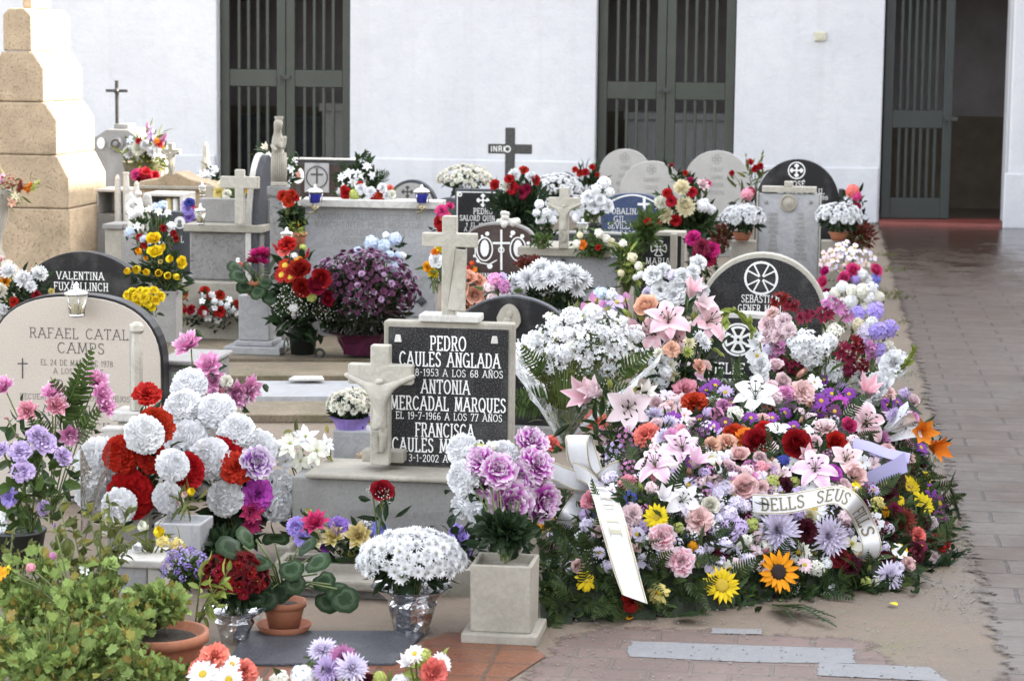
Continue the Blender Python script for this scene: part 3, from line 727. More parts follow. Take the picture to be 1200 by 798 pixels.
# ------------------------------------------------------------------ bouquets
def scatter(n, u, v, ru, rv, kinds, px, minsep=.55):
    out = []; tries = 0
    while len(out) < n and tries < n * 60:
        tries += 1; a = RN.uniform(0, 6.283); q = math.sqrt(RN.random()); x, y = u + ru * q * math.cos(a), v + rv * q * math.sin(a)
        k, c = RN.choice(kinds); s = px * RN.uniform(.85, 1.15)
        if all(math.hypot(x - o[1], y - o[2]) > minsep * (s + o[3]) / 2 for o in out): out.append((k, x, y, s, c))
    return out
def bouquet(label, cat, mouth, flowers, d, group=None, name='bouquet', leaves=(60, .07, .025, 'lance', 'foliage'), bulge=.08, stems=True, face=.9, upb=.35, pm=None, lspread=1.0, ldrop=.25, root_at=None, collar=None, sq=1.0):
    us = [f[1] for f in flowers]; vs = [f[2] for f in flowers]
    uc, vc = sum(us) / len(us), sum(vs) / len(vs); ru, rv = max(12, (max(us) - min(us)) / 2 + 6), max(12, (max(vs) - min(vs)) / 2 + 6)
    mouth = Vector(mouth); r = empty(name, label, cat, root_at if root_at is not None else mouth, -AN, group)
    cen = P(uc, vc, d); mp = mpp(cen); pts = []
    for f in flowers:
        kind, u, v, px, col = f[:5]; dd = f[5] if len(f) > 5 else 0; mat = f[6] if len(f) > 6 else pm
        q = min(1.2, math.hypot((u - uc) / ru, (v - vc) / rv)); p = P(u, v, d - dd - bulge * (1 - q * q) + RN.uniform(-.012, .012))
        out = Vector(((u - uc) / ru, 0, -(v - vc) / rv)) * .9
        ax = out + (CAM - p).normalized() * face + Vector((0, 0, upb)) + rdir() * .22
        put(kind, p, ax, px * mp * .5, col, r, mat, sq=sq); pts.append((p, ax.normalized(), px * mp * .5))
    mb = MB()
    if stems:
        for p, ax, rr in pts:
            a = p - ax * rr * .2; mid = mouth.lerp(a, .55) + Vector((0, 0, (a - mouth).length * .08)); mb.tube([mouth + rdir() * .012, mid, a], .0024, 4, 1)
    n, L, W, lk, lm = leaves
    for _ in range(n):
        p, ax, rr = RN.choice(pts); k = RN.uniform(.35, .92) * lspread
        q = mouth.lerp(p, min(1, k)) + rdir() * (rr * 1.1 + .01) + Vector((0, .02 + rr * .5, -ldrop * rr))
        leaf(mb, q, (q - mouth) * .6 + rdir() * .15 + Vector((0, -.05, .02)), rdir(.5), L * RN.uniform(.7, 1.3), W * RN.uniform(.7, 1.2), lk, 0)
    if collar: leaf_ball(mb, mouth + Vector((0, 0, collar[2])), (collar[1], collar[1] * .8, collar[3]), collar[0], L, W, lk, 0, .4, .3)
    if mb.f: mb.build('foliage', [M_[lm], M_['stem']], r, world=True)
    return r
def mum_pot(label, u, v, ru, rv, d, n, col, px, pot=None, kind='button', cat='potted plant', group=None, leafm='deep', name='potted_chrysanthemum', zmin=-.15, lv=260, col2=None, face=0.0, L=.045, W=.02, squash=.85):
    cen = P(u, v, d); mp = mpp(cen); rx, rz = ru * mp, rv * mp
    base = Vector((cen.x, cen.y, 0)); zb = max(0.0, cen.z - rz - .02)
    if pot:
        kd, wpx, vt, vb = pot; F = Frame(base); zt = F.z(u, vt); zb = max(0.0, F.z(u, vb)); base.z = zb
    else: base.z = zb
    r = empty(name, label, cat, base, -AN, group)
    if pot:
        mb, mt, sm = pot_mesh(kd, wpx * mp, max(.03, zt - zb), 0); mb.build('pot' if kd in ('terracotta', 'dark', 'stone') else 'wrap', mt, r, smooth=sm)
    mb = MB(); leaf_ball(mb, cen - Vector((0, 0, rz * .12)), (rx * .94, rx * .9, rz * .94), lv, L, W, 'lance', 0, .1, .5)
    for _ in range(24): mb.tube([(base.x, base.y, base.z + .02), cen + Vector((RN.uniform(-rx, rx) * .7, RN.uniform(-rx, rx) * .7, RN.uniform(-.2, .5) * rz))], .002, 3, 1)
    mb.build('foliage', [M_[leafm], M_['stem']], r, world=True)
    dirs = [q for q in fib(int(n * 1.45), zmin) if q.y < .5][:]
    RN.shuffle(dirs)
    for q in dirs[:min(n, 100)]:
        q = (q + rdir() * .08).normalized(); k = RN.uniform(.94, 1.04)
        p = cen + Vector((q.x * rx, q.y * rx * squash, q.z * rz)) * k; s = px * mp * .5 * RN.uniform(.8, 1.15)
        put(kind, p, q + Vector((0, -face, .25)) + rdir() * .25, s, col2 if (col2 and RN.random() < .4) else col, r)
    return r
# ================================================================== the setting
def sheet(name, mat, poly, z):
    mb = MB(); mb.add([(p[0], p[1], z) for p in poly], [tuple(range(len(poly)))]); return tag(mb.build(name, mat), kind='structure')
def soft(name, mat, pts, z, cu, cv, k=.82):    # a covering that thins out towards its edge
    n = len(pts); c = G(cu, cv, z); out = [G(u, v, z) for u, v in pts]; inn = [c.lerp(p, k) for p in out]; mb = MB(); mb.v = out + inn + [c]
    for i in range(n):
        j = (i + 1) % n; mb.face([i, j, n + j, n + i], 0, [(0, 0), (0, 0), (0, 1), (0, 1)]); mb.face([n + i, n + j, 2 * n], 0, [(0, 1), (0, 1), (0, 1)])
    soften(mat); return tag(mb.build(name, mat), kind='structure')
def soften(mat):
    if mat.name in SOFT_: return
    SOFT_.append(mat.name); t = mat.node_tree; out_ = t.nodes['Material Output']; b = t.nodes['Principled BSDF']
    m = NT.__new__(NT); m.mat = mat; m.t = t; m.n = t.nodes; m.b = b; m.out = out_
    uv = m.node('ShaderNodeSeparateXYZ'); m.link(m.coord('UV'), uv.inputs[0]); nz = m.noise(m.coord('Object'), 14, 6, .75)
    a = m.ramp(m.math('ADD', uv.outputs[1], m.math('MULTIPLY', m.math('SUBTRACT', nz, .5), 2.2)), [(0.35, 0.0), (0.6, 1.0)]); m.link(a, b.inputs['Alpha'])
SOFT_ = []
def px_poly(pts, z): return [G(u, v, z) for u, v in pts]
def ground_mat(c0=(0.105, 0.078, 0.055), c1=(0.165, 0.125, 0.09), c2=(0.21, 0.165, 0.12), name='sandy_ground'):
    m = NT(name); v = m.coord('Object'); a = m.noise(v, 1.1, 6, 0.7, .4); b = m.noise(v, 26, 4, 0.75); c = m.noise(v, 190, 2, 0.7); d = m.noise(v, 2.3, 7, 0.75)
    col = m.ramp(a, [(0.3, c0), (0.5, c1), (0.72, c2)])
    col = m.mix(m.ramp(d, [(0.56, 0.0), (0.7, 0.75)]), col, (0.13, 0.13, 0.06))
    col = m.mix(m.ramp(b, [(0.3, 0.45), (0.5, 0.0)]), col, (0.12, 0.10, 0.08))
    col = m.mix(m.ramp(c, [(0.62, 0.0), (0.75, 0.6)]), col, (0.36, 0.33, 0.29))
    m.set(Base_Color=col, Roughness=m.ramp(a, [(0.3, 0.55), (0.6, 0.9)]), Normal=m.bump(c, 0.5, 0.004, m.bump(b, 0.6, 0.012))); return m.mat
def brick_mat(name, c1, c2, mort, bw, bh, off, wet, ang, mossy=0.3, damp=False):
    m = NT(name); co = m.coord('Object'); mp_ = m.node('ShaderNodeMapping'); m.link(co, mp_.inputs[0]); mp_.inputs['Rotation'].default_value = (0, 0, ang); v = mp_.outputs[0]
    wob = m.noise(co, 9, 3); va = m.node('ShaderNodeVectorMath', operation='MULTIPLY_ADD'); cb = m.node('ShaderNodeCombineXYZ'); m.link(wob, cb.inputs[0]); m.link(wob, cb.inputs[1])
    m.link(cb.outputs[0], va.inputs[0]); va.inputs[1].default_value = (.02, .02, 0); m.link(v, va.inputs[2]); v2 = va.outputs[0]
    br = m.node('ShaderNodeTexBrick'); m.link(v2, br.inputs['Vector']); br.offset = off; br.inputs['Scale'].default_value = 1.0
    br.inputs['Color1'].default_value = (*c1, 1); br.inputs['Color2'].default_value = (*c2, 1); br.inputs['Mortar'].default_value = (*mort, 1)
    br.inputs['Brick Width'].default_value = bw; br.inputs['Row Height'].default_value = bh; br.inputs['Mortar Size'].default_value = .007; br.inputs['Mortar Smooth'].default_value = .3; br.inputs['Bias'].default_value = 0
    n = m.noise(co, 3, 7, 0.72); f = m.noise(co, 60, 4, 0.7); n2 = m.noise(co, 1.2, 5, 0.7)
    col = m.mix(m.ramp(n, [(0.4, 0.55), (0.65, 0.0)]), br.outputs['Color'], [x * .55 for x in c1])
    col = m.mix(m.ramp(f, [(0.55, 0.0), (0.75, 0.45)]), col, (0.20, 0.17, 0.15))
    col = m.mix(m.math('MULTIPLY', m.ramp(n2, [(0.55, 0.0), (0.75, 1.0)]), mossy), col, (0.12, 0.105, 0.08))
    rg = m.ramp(n2, [(0.35, wet[0]), (0.65, wet[1])])
    if damp:                                  # rain still standing near the doorway
        sy = m.node('ShaderNodeSeparateXYZ'); m.link(co, sy.inputs[0]); dm = m.ramp(m.math('ADD', m.math('MULTIPLY', m.math('SUBTRACT', sy.outputs[1], 14.0), .12), m.math('MULTIPLY', m.math('SUBTRACT', n, .5), 1.6)), [(0.2, 0.0), (0.75, 1.0)])
        rg = m.mix(dm, rg, (.10, .10, .10)); col = m.mix(dm, col, (.045, .024, .017)); m.b.inputs['Specular IOR Level'].default_value = .24
    h = m.math('MULTIPLY_ADD', br.outputs['Fac'], -1.0); m.n[-1].inputs[2].default_value = 1.0
    m.set(Base_Color=col, Roughness=rg, Normal=m.bump(h, 0.55, 0.006, m.bump(f, 0.25, 0.004, m.bump(n, .2, .01)))); return m.mat

tag(sheet('ground', ground_mat(), [(-300, -60), (300, -60), (300, 600), (-300, 600)], 0.0), kind='structure')
E0 = G(1178, 798); E1 = G(1030, 266); ED = (E1 - E0).normalized(); EN = Vector((ED.y, -ED.x, 0))
WO = G(1030, 262); FW = Frame(WO)
pm_ = brick_mat('wet_paving', (0.108, 0.079, 0.060), (0.086, 0.062, 0.048), (0.032, 0.024, 0.020), .40, .20, .5, (0.34, 0.72), AN, .3, True)
mb = MB(); n_ = 90
for i in range(n_ + 1):
    q = E0 - ED * 9 + ED * ((9 + (E1 - E0).length + .6) * i / n_); mb.v += [q - EN * (.05 + RN.uniform(-.012, .012)), q + EN * .07, q + EN * 2.75]
for p in mb.v: p.z = .006
for i in range(n_): a = 3 * i; mb.face([a, a + 1, a + 4, a + 3], 0, [(0, 0), (0, 1), (0, 1), (0, 0)]); mb.face([a + 1, a + 2, a + 5, a + 4], 0, [(0, 1)] * 4)
soften(pm_)
path = tag(mb.build('path', pm_), kind='structure')
oldb = brick_mat('old_brick_paving', (0.155, 0.10, 0.08), (0.125, 0.082, 0.066), (0.11, 0.085, 0.065), .21, .105, .5, (0.45, 0.8), AN, .6)
soft('brick_paving', oldb, [(640, 742), (700, 730), (800, 730), (905, 738), (1030, 745), (1060, 768), (1110, 812), (1140, 900), (520, 900), (590, 800), (620, 768)], .002, 840, 800, .8)
cem = stone('grey_cement', (0.20, 0.20, 0.205), .1, .7, (0.25, 0.23, 0.2), .5, 90, .3)
soft('cement_strip', cem, [(733, 750), (900, 756), (1008, 759), (1009, 777), (958, 777), (880, 776), (728, 769)], .0035, 860, 765, .9)
soft('cement_strip', cem, [(955, 775), (1092, 781), (1116, 799), (954, 791)], .004, 1030, 787, .9)
soft('cement_strip', cem, [(833, 735.5), (894, 736.5), (896, 743), (831, 742)], .0035, 864, 739, .85)
redb = brick_mat('red_brick_tile', (0.20, 0.07, 0.032), (0.16, 0.058, 0.028), (0.09, 0.055, 0.038), .28, .14, 0, (0.15, 0.4), AN, .2)
sheet('red_tile_paving', redb, px_poly([(525, 740), (604, 742), (640, 768), (590, 800), (480, 830), (200, 830), (215, 766), (450, 768)], .004), .004)
# grass and moss in the joint beside the path: nobody could count it
def tufts(name, label, spots, mat):
    mb = MB()
    for u, v, r, n, L in spots:
        c = G(u, v)
        for _ in range(n):
            a = RN.uniform(0, 6.28); q = r * math.sqrt(RN.random()); p = c + Vector((q * math.cos(a), q * math.sin(a), 0))
            leaf(mb, p, Vector((RN.uniform(-.8, .8), RN.uniform(-.8, .8), .9)), rdir(), L * RN.uniform(.5, 1.2), L * .07, 'blade')
    return tag(mb.build(name, mat), label, 'grass', kind='stuff')
sp = [(1044, 318, .12, 60, .06), (1050, 350, .14, 90, .05), (1040, 345, .1, 60, .06), (1062, 470, .12, 60, .04), (1052, 378, .1, 40, .04), (1040, 300, .1, 50, .05), (1066, 440, .1, 50, .03), (1088, 540, .05, 40, .03), (330, 468, .3, 60, .02), (420, 432, .3, 60, .02), (225, 395, .15, 40, .05)]
sp += [(1085 + 4 * k + RN.uniform(-8, 8), 560 + 22 * k, .05, 14, .018) for k in range(8)]
tufts('grass', 'short tufts of grass and weeds in the joint beside the paved path', sp, M_['olive'])
# small loose pebbles and petals
mb = MB()
for _ in range(700):
    u, v = RN.uniform(640, 1150), RN.uniform(690, 810)
    if v < 700 and u < 1040: continue
    mb.blob(G(u, v) + Vector((0, 0, .006)), RN.uniform(.0012, .004), 0, 3, (1, 1, .6))
for _ in range(500):
    v = RN.uniform(430, 720); mb.blob(G(1060 + (v - 430) * .3 + RN.uniform(-45, 30), v) + Vector((0, 0, .004)), RN.uniform(.0015, .005), 0, 3, (1, 1, .6))
tag(mb.build('pebbles', M_['greystone']), 'grit and pebbles strewn over the sandy ground', 'gravel', kind='stuff')

# ------------------------------------------------------------------ the white facade with its slatted gates
def plaster_mat():
    m = NT('white_plaster'); v = m.coord('Object'); a = m.noise(v, .8, 6, .7); b = m.noise(v, 7, 6, .7); c = m.noise(v, 45, 4, .6)
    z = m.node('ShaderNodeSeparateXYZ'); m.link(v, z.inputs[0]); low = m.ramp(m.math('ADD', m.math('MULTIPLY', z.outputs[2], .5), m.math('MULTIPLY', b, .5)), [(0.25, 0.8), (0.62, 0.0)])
    col = m.ramp(a, [(0.3, (0.48, 0.48, 0.495)), (0.7, (0.57, 0.568, 0.57))]); col = m.mix(m.ramp(b, [(0.3, .25), (.5, 0.)]), col, (0.40, 0.41, 0.45))
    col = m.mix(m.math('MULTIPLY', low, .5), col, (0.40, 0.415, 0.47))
    sv = m.noise(m.coord('Object', (2.2, 2.2, .16)), 2.0, 5, .7); col = m.mix(m.ramp(sv, [(.52, 0.), (.72, .30)]), col, (0.40, 0.39, 0.38))      # rain streaks
    ck = m.noise(m.coord('Object', (1, 1, 1.6)), 2.6, 8, .8, 1.2); col = m.mix(m.ramp(ck, [(.485, 0.), (.5, .22), (.515, 0.)]), col, (0.33, 0.33, 0.34))
    m.set(Base_Color=col, Roughness=.85, Normal=m.bump(c, .12, .008, m.bump(b, .32, .04))); return m.mat
M_['plaster'] = plaster_mat()
fac = empty('white_building', 'long whitewashed facade with three slatted gate openings behind the graves', 'building', WO)
X0, X1 = -15.0, 2.05
DX = []
for uL, uR in ((254, 410), (698, 861), (1034, 1181)): DX.append((FW.x(uL, 120), FW.x(uR, 120)))
DTOP, WH, TH = 2.75, 5.2, .45
mb = MB(); edges = [X0] + [e for d_ in DX for e in d_] + [7.9]
for i in range(0, len(edges), 2): mb.box(edges[i], edges[i + 1], 0, TH, 0, WH)
for a, b in DX: mb.box(a, b, 0, TH, DTOP, WH)
mb.build('wall', M_['plaster'], fac, bevel=.012)
BZ = FW.z(500, 186)
for i in range(0, len(edges), 2):
    boxpart('base_course', M_['plaster'], edges[i] + (.012 if i else 0), edges[i + 1] - .012, -.035, -.002, 0, BZ + RN.uniform(-.01, .01), fac, .03)
boxpart('pier', M_['plaster'], DX[2][1] + .006, DX[2][1] + .9, -.30, -.003, 0, WH - .3, fac, .02)
boxpart('pier_base', M_['plaster'], DX[2][1] - .03, DX[2][1] + .94, -.345, -.303, 0, FW.z(1185, 203, -.34), fac, .015)
boxpart('cornice', M_['plaster'], X0, 5.8, -.2, TH, WH, WH + .22, fac, .02)
mb = MB(); mb.prism([(X0 - .2, WH + .22), (5.8, WH + .22), (5.8, WH + .3), (X0 - .2, WH + .3)], -.35, 5.2); mb.build('roof', M_['terracotta'], fac)
# rooms behind the gates
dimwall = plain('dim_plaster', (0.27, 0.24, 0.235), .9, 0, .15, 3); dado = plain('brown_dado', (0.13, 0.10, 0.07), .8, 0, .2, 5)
mb = MB()
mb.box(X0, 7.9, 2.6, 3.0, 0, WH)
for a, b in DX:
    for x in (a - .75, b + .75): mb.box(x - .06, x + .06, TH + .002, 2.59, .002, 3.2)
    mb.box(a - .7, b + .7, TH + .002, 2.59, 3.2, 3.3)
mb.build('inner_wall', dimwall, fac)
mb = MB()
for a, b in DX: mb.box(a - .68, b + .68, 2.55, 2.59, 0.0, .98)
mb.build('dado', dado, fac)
th = MB(); th.box(DX[2][0] + .004, DX[2][1] + .25, -.28, .5, 0, .035); th.build('threshold', stone('red_painted_step', (0.20, 0.045, 0.035), .2, .45, (0.1, 0.05, 0.05), .4, 60, .2), fac, bevel=.006)
def gate_leaf(label, x0, x1, zmid, zb, nb, mat, bars_mat=None, y=.12, ang=0.0, hinge=None, bw=.03, latch=False, st=.09):
    o = WO + UX * x0 + VX * y
    r = empty('slatted_gate', label, 'gate', (o.x, o.y, 0.04), -AN + ang, 'slatted gates of the white building')
    W = x1 - x0; top = DTOP - .05; zb_, zt_ = zmid - .085, zmid + .085; mm = M_[mat]
    mb = MB()
    for a, b in ((0, st), (W - st, W)): mb.box(a, b, 0, .045, 0, top)
    mb.box(st, W - st, .002, .043, zb_, zt_); mb.box(st, W - st, .002, .043, 0, zb); mb.box(st, W - st, .002, .043, top - .12, top)
    mb.build('gate_frame', mm, r, bevel=.006)
    mb = MB(); g = (W - 2 * st) / (nb + 1)
    for i in range(nb):
        x = st + g * (i + 1); mb.box(x - bw / 2, x + bw / 2, .008, .037, zb + .001, zb_ - .001); mb.box(x - bw / 2, x + bw / 2, .008, .037, zt_ + .001, top - .121)
    mb.build('slats', M_[bars_mat or mat], r, bevel=.004)
    if latch:
        mb = MB(); mb.box(W - st * .9, W + .05, -.02, -.002, zmid - .01, zmid + .03); mb.tube([(W - .04, -.03, zmid + .02), (W - .04, -.06, zmid + .02), (W - .04, -.06, zmid - .06)], .008); mb.build('latch', M_['iron'], r)
    return r
m0 = (DX[0][0] + DX[0][1]) / 2; m1 = (DX[1][0] + DX[1][1]) / 2
z0_ = FW.z(330, 97); z1_ = FW.z(780, 112)
gate_leaf('grey green slatted gate leaf with the latch, behind the tall virgin statue', DX[0][0] + .01, m0 - .003, z0_, .16, 4, 'paint', latch=True)
gate_leaf('grey green slatted gate leaf with curtained panels behind it, nearest the dark granite stone', m0 + .003, DX[0][1] - .01, z0_, .16, 4, 'paint')
gate_leaf('green slatted gate leaf behind the two overlapping pale arched stones', DX[1][0] + .01, m1 - .003, z1_, .16, 4, 'paint', latch=True)
gate_leaf('green slatted gate leaf behind the single pale arched stone with a cross', m1 + .003, DX[1][1] - .01, z1_, .16, 4, 'paint')
gate_leaf('dark green slatted gate standing ajar on the red threshold', DX[2][0] + .02, DX[2][0] + .02 + (FW.x(1117, 120) - DX[2][0]), FW.z(1075, 146), .2, 6, 'paintdark', y=.16, ang=rad(10), latch=True)
# what shows through the slats
def block(label, name, cat, xc, y, w_, dp, h, mat, z0=0.0):
    o = WO + UX * xc + VX * y; r = empty(name, label, cat, (o.x, o.y, z0)); boxpart('body', M_[mat], -w_ / 2, w_ / 2, 0, dp, 0, h * .92, r); boxpart('top', M_[mat], -w_ / 2 - .03, w_ / 2 + .03, -.03, dp + .02, h * .92 + .001, h, r); return r
block('pale altar table in the dim room behind the middle green gate', 'altar_table', 'altar', m1 + .1, 1.5, 1.2, .6, 1.0, 'greymarble')
block('pale stone tomb in the dim room behind the grey green gate', 'stone_tomb', 'tomb', m0 + .42, 1.3, .62, .8, 1.05, 'palestone')
block('dark cabinet in the dim room behind the latched grey green gate', 'dark_cabinet', 'cabinet', m0 - .5, 2.0, .9, .5, .9, 'slate')
jb = FW.at(961, 43); r = empty('junction_box', 'small beige junction box high on the white wall', 'junction box', FW.M @ Vector((jb.x, 0, jb.z)))
w_ = 6.5 / FPX * 22.2; boxpart('cover', plain('beige_plastic', (0.5, 0.47, 0.36), .5), -w_, w_, -.03, -.001, -w_ * .8, w_ * .8, r, .006)
boxpart('lid', plain('beige_lid', (0.42, 0.40, 0.30), .5), -w_ * .7, w_ * .7, -.035, -.0305, -w_ * .5, w_ * .5, r, .002)
# side range added out of view, its height set to shade the graves
SX = 6.1; sr = empty('added_shade_building', 'long white side range with green doors added out of view to shade the graves', 'building', WO + UX * SX)
SH = 6.6
mb = MB(); mb.box(0, 5, -40, -.01, 0, SH); mb.build('wall', M_['plaster'], sr, bevel=.02)
boxpart('eaves', M_['plaster'], -.25, 5.2, -40.2, -.01, SH, SH + .15, sr, .02)
mb = MB(); mb.prism([(-.35, SH + .15), (5.3, SH + .15), (2.5, SH + 1.2)], -40.3, -.01); mb.build('roof', M_['terracotta'], sr)
for y in (-6, -12, -18, -24): boxpart('door', M_['paintdark'], -.03, -.002, y - .6, y + .6, .02, 2.4, sr)
# ================================================================== graves, far rows first
def slab_thing(label, cat, uL, uR, vT, vB, d, mat, th=.1, name='grave_slab', rz=-AN, extra=None):
    uc = (uL + uR) / 2; F = Frame(ground_under(uc, vT, d), rz); r = empty(name, label, cat, F.o, rz)
    boxpart('slab', M_[mat], F.x(uL, vT), F.x(uR, vT), 0, th, max(0, F.z(uc, vB)), F.z(uc, vT), r); return r, F

# black iron cross before the wall
F = Frame(ground_under(597, 200, 20.6)); r = empty('iron_cross', 'tall plain black cross with a worn white inscription on its arm', 'cross', F.o)
h = F.z(597, 150); az = F.z(597, 175); hw = (F.x(623, 175) - F.x(572, 175)) / 2
cross_mesh(2 * hw, h, az, .085, .085, 0, .05, .1).build('cross', M_['iron'], r, bevel=.006)
boxpart('base', M_['greystone'], -.25, .25, -.1, .18, 0, .13, r)
k = Ink(0); k.text('INRI', -hw * .55, az - .022, .045, 1.3, .16, False); k.circle(-hw * .1, az, .025, .01); k.build('inscription', M_['letter'], r)

# far row of pale arched stones
def engraved(r, F, uc, v0, n, h, gap, w, seed, mat='greylet', y=0.0, sw=.10):
    rr = random.Random(seed); rows = []
    for i in range(n): rows.append((''.join(rr.choice('ANTOIEMRSLCPDU') for _ in range(int(w * rr.uniform(.7, 1)))), uc, v0 + i * gap, h, .9))
    return lines(r, F, rows, mat, y, True, sw)
def pale_arch(label, uL, uR, vs, vt, d, seed, mat='palestone'):
    r, F = headstone(label, uL, uR, vs, vt, d, mat, .08, p=2.1, group='pale arched headstones before the green gate')
    uc = (uL + uR) / 2; q = F.at(uc, vt + 10); k = Ink(0); k.pattee(q.x, q.z, 5.5 * mpp(P(uc, vt, d)), .006, False); k.build('engraved_cross', M_['greylet'], r)
    engraved(r, F, uc, vt + 24, 4, 4, 9, 8, seed); return r
pale_arch('pale arched headstone overlapped by another, under the middle green gate', 702, 762, 205, 175, 19.6, 1)
pale_arch('plain pale arched headstone that stands in front of its twin, with a weathered face', 726, 801, 228, 189, 18.8, 2)
pale_arch('large pale arched headstone with an engraved cross, behind the cream and red chrysanthemums', 802, 878, 215, 177, 18.4, 3)

# round black stone with a ringed cross
r, F = headstone('round black headstone with a ringed white cross, behind the tall marble slab', 885, 984, 240, 187, 16.4, 'black', .1)
def orn(k, F):
    q = F.at(933.5, 200); s = mpp(P(933, 200, 16.4)); k.circle(q.x, q.z, 9.5 * s, .008); k.flory(q.x, q.z, 8.2 * s)
lines(r, F, [('JOSÉ', 934, 219, 6.5, 18), ('GARCIA GIL', 938, 227, 6, 56), ('1920 - 1998', 950, 234, 4.5, 40)], extra=orn)
r, F = slab_thing('dark grey post stone just right of the round black headstone', 'stone', 983, 989, 222, 262, 16.6, 'slate', .1, 'grave_post')

# tall marble slab with medallion and cross-shaped crest
F = Frame(ground_under(924, 225, 14.9)); r = empty('marble_headstone', 'tall pale marble slab with a round medallion and two columns of engraving', 'headstone', F.o)
x0, x1 = F.x(886, 260), F.x(962, 260); zt = F.z(924, 226)
boxpart('slab', M_['greymarble'], x0 + .012, x1 - .012, 0, .07, .1, zt - .008, r); 
mb = MB(); mb.box(x0, x0 + .011, -.015, .09, .02, zt); mb.box(x1 - .011, x1, -.015, .09, .02, zt); mb.build('edge_strip', M_['weathered'], r)
mb = MB(); mb.box(F.x(893, 225), F.x(957, 225), -.02, .09, zt + .001, F.z(924, 219)); mb.box(F.x(919, 218), F.x(929, 218), -.019, .085, F.z(924, 219) + .001, F.z(924, 213)); mb.build('crest', M_['weathered'], r, bevel=.004)
boxpart('base', M_['slate'], x0 - .05, x1 + .05, -.06, .15, 0, .098, r)
q = F.at(924, 238); mb = MB(); s = mpp(P(924, 238, 14.9)); mb.lathe([(10.5 * s, 0), (10.5 * s, .012), (8.5 * s, .018), (8 * s, .008), (3, .008)][:4] + [(5 * s, .014), (2 * s, .02)], n=24)
mb.build('medallion', M_['limestone'], r, M=Matrix.Translation((q.x, -.001, q.z)) @ Matrix.Rotation(PI / 2, 4, 'X'))
for uu in (898, 950):
    q = F.at(uu, 237); mb = MB(); mb.blob((q.x, -.008, q.z), .012); mb.build('stud', M_['greystone'], r)
k = Ink(0); rr = random.Random(5)
for i in range(11):
    for uu in (906, 938): q = F.at(uu, 253 + i * 5.2); k.text(''.join(rr.choice('ANTOIEMRSLJ') for _ in range(rr.randint(4, 7))), q.x, q.z, .019, .8, .14, False)
k.build('engraving', M_['greylet'], r)
for side, uc in (('left', 872), ('right', 976)):
    lab = 'pale square flower pedestal beside the marble slab, ' + ('nearest the burgundy carnations' if side == 'left' else 'nearest the paved path')
    F2 = Frame(ground_under(uc, 283, 14.7)); r = empty('flower_pedestal', lab, 'pedestal', F2.o, -AN, 'pedestals of the marble slab')
    w_ = (14.5 if side == 'left' else 13.5) * mpp(P(uc, 283, 14.7)); zt = F2.z(uc, 282)
    boxpart('shaft', M_['limestone'], -w_, w_, -w_, w_, .03, zt, r); boxpart('base', M_['limestone'], -w_ - .02, w_ + .02, -w_ - .02, w_ + .02, 0, .029, r)

# Salord stone: black with a thin white frame
def framed_plate(label, uL, uR, vT, vB, d, mat, frame_mat, name='headstone', inset=.02, z0=None, th=.06, line=True, rz=-AN, cat='headstone'):
    uc = (uL + uR) / 2; F = Frame(ground_under(uc, vT, d), rz); r = empty(name, label, cat, F.o, rz)
    x0, x1, zt = F.x(uL, vT), F.x(uR, vT), F.z(uc, vT)
    boxpart('slab', M_[frame_mat], x0, x1, .004, th, .02 if z0 is None else z0, zt, r)
    if line: FACE[r.name] = boxpart('face_plate', M_[mat], x0 + inset, x1 - inset, -.001, .0035, (.05 if z0 is None else z0 + inset), zt - inset, r, .001)
    return r, F
r, F = framed_plate('black headstone with a white flowered cross and thin white border, beside red and white carnations', 533, 604, 222, 290, 14.4, 'black', 'slate', inset=.018)
def orn(k, F):
    a, b = F.at(536, 225), F.at(601, 272); w_ = .006
    k.path([(a.x, .05), (a.x, a.z), (b.x, a.z), (b.x, .05)], w_); q = F.at(566, 235); k.flory(q.x, q.z, 8 * mpp(P(566, 235, 14.4)))
    q = F.at(539, 228); k.circle(q.x, q.z, .01, .008)
lines(r, F, [('PEDRO', 566, 251, 6.5, 22), ('SALORD QUINTANA', 568, 259, 6, 58), ('† EL 15-2-1982', 566, 266, 4.5, 40), ('A LOS 76 AÑOS', 566, 271.5, 4.5, 44)], y=-.001, extra=orn)

# blue stone
r, F = headstone('blue arched headstone with white lettering and a tall thin white cross', 704, 778, 245, 227, 14.3, 'blue', .07, p=2.2)
def orn(k, F):
    a, b = F.at(755, 231), F.at(755, 273); k.seg((a.x, a.z), (b.x, b.z), .017); a, b = F.at(748, 239.5), F.at(762, 239.5); k.seg((a.x, a.z), (b.x, b.z), .015)
    pts = [F.at(704.5 + 73 * i / 16, 245 - 17 * math.sin(PI * i / 16) ** .8 + .8) for i in range(17)]; k.path([(p.x, p.z) for p in pts], .01)
lines(r, F, [('OBALINA', 734, 251, 6.5, 34), ('GIL', 726, 260, 6.5, 13), ('SEVILLA', 727, 268, 6.5, 29), ('FALLECIO EL 5-12-1997', 728, 274, 3.6, 40), ('H', 770, 262, 6.5, 5)], extra=orn)
r, F = headstone('low dark headstone with a pale scalloped rim in front of the blue stone', 640, 750, 280, 272, 13.4, 'slate', .06, p=3, cap=('palestone', .012))

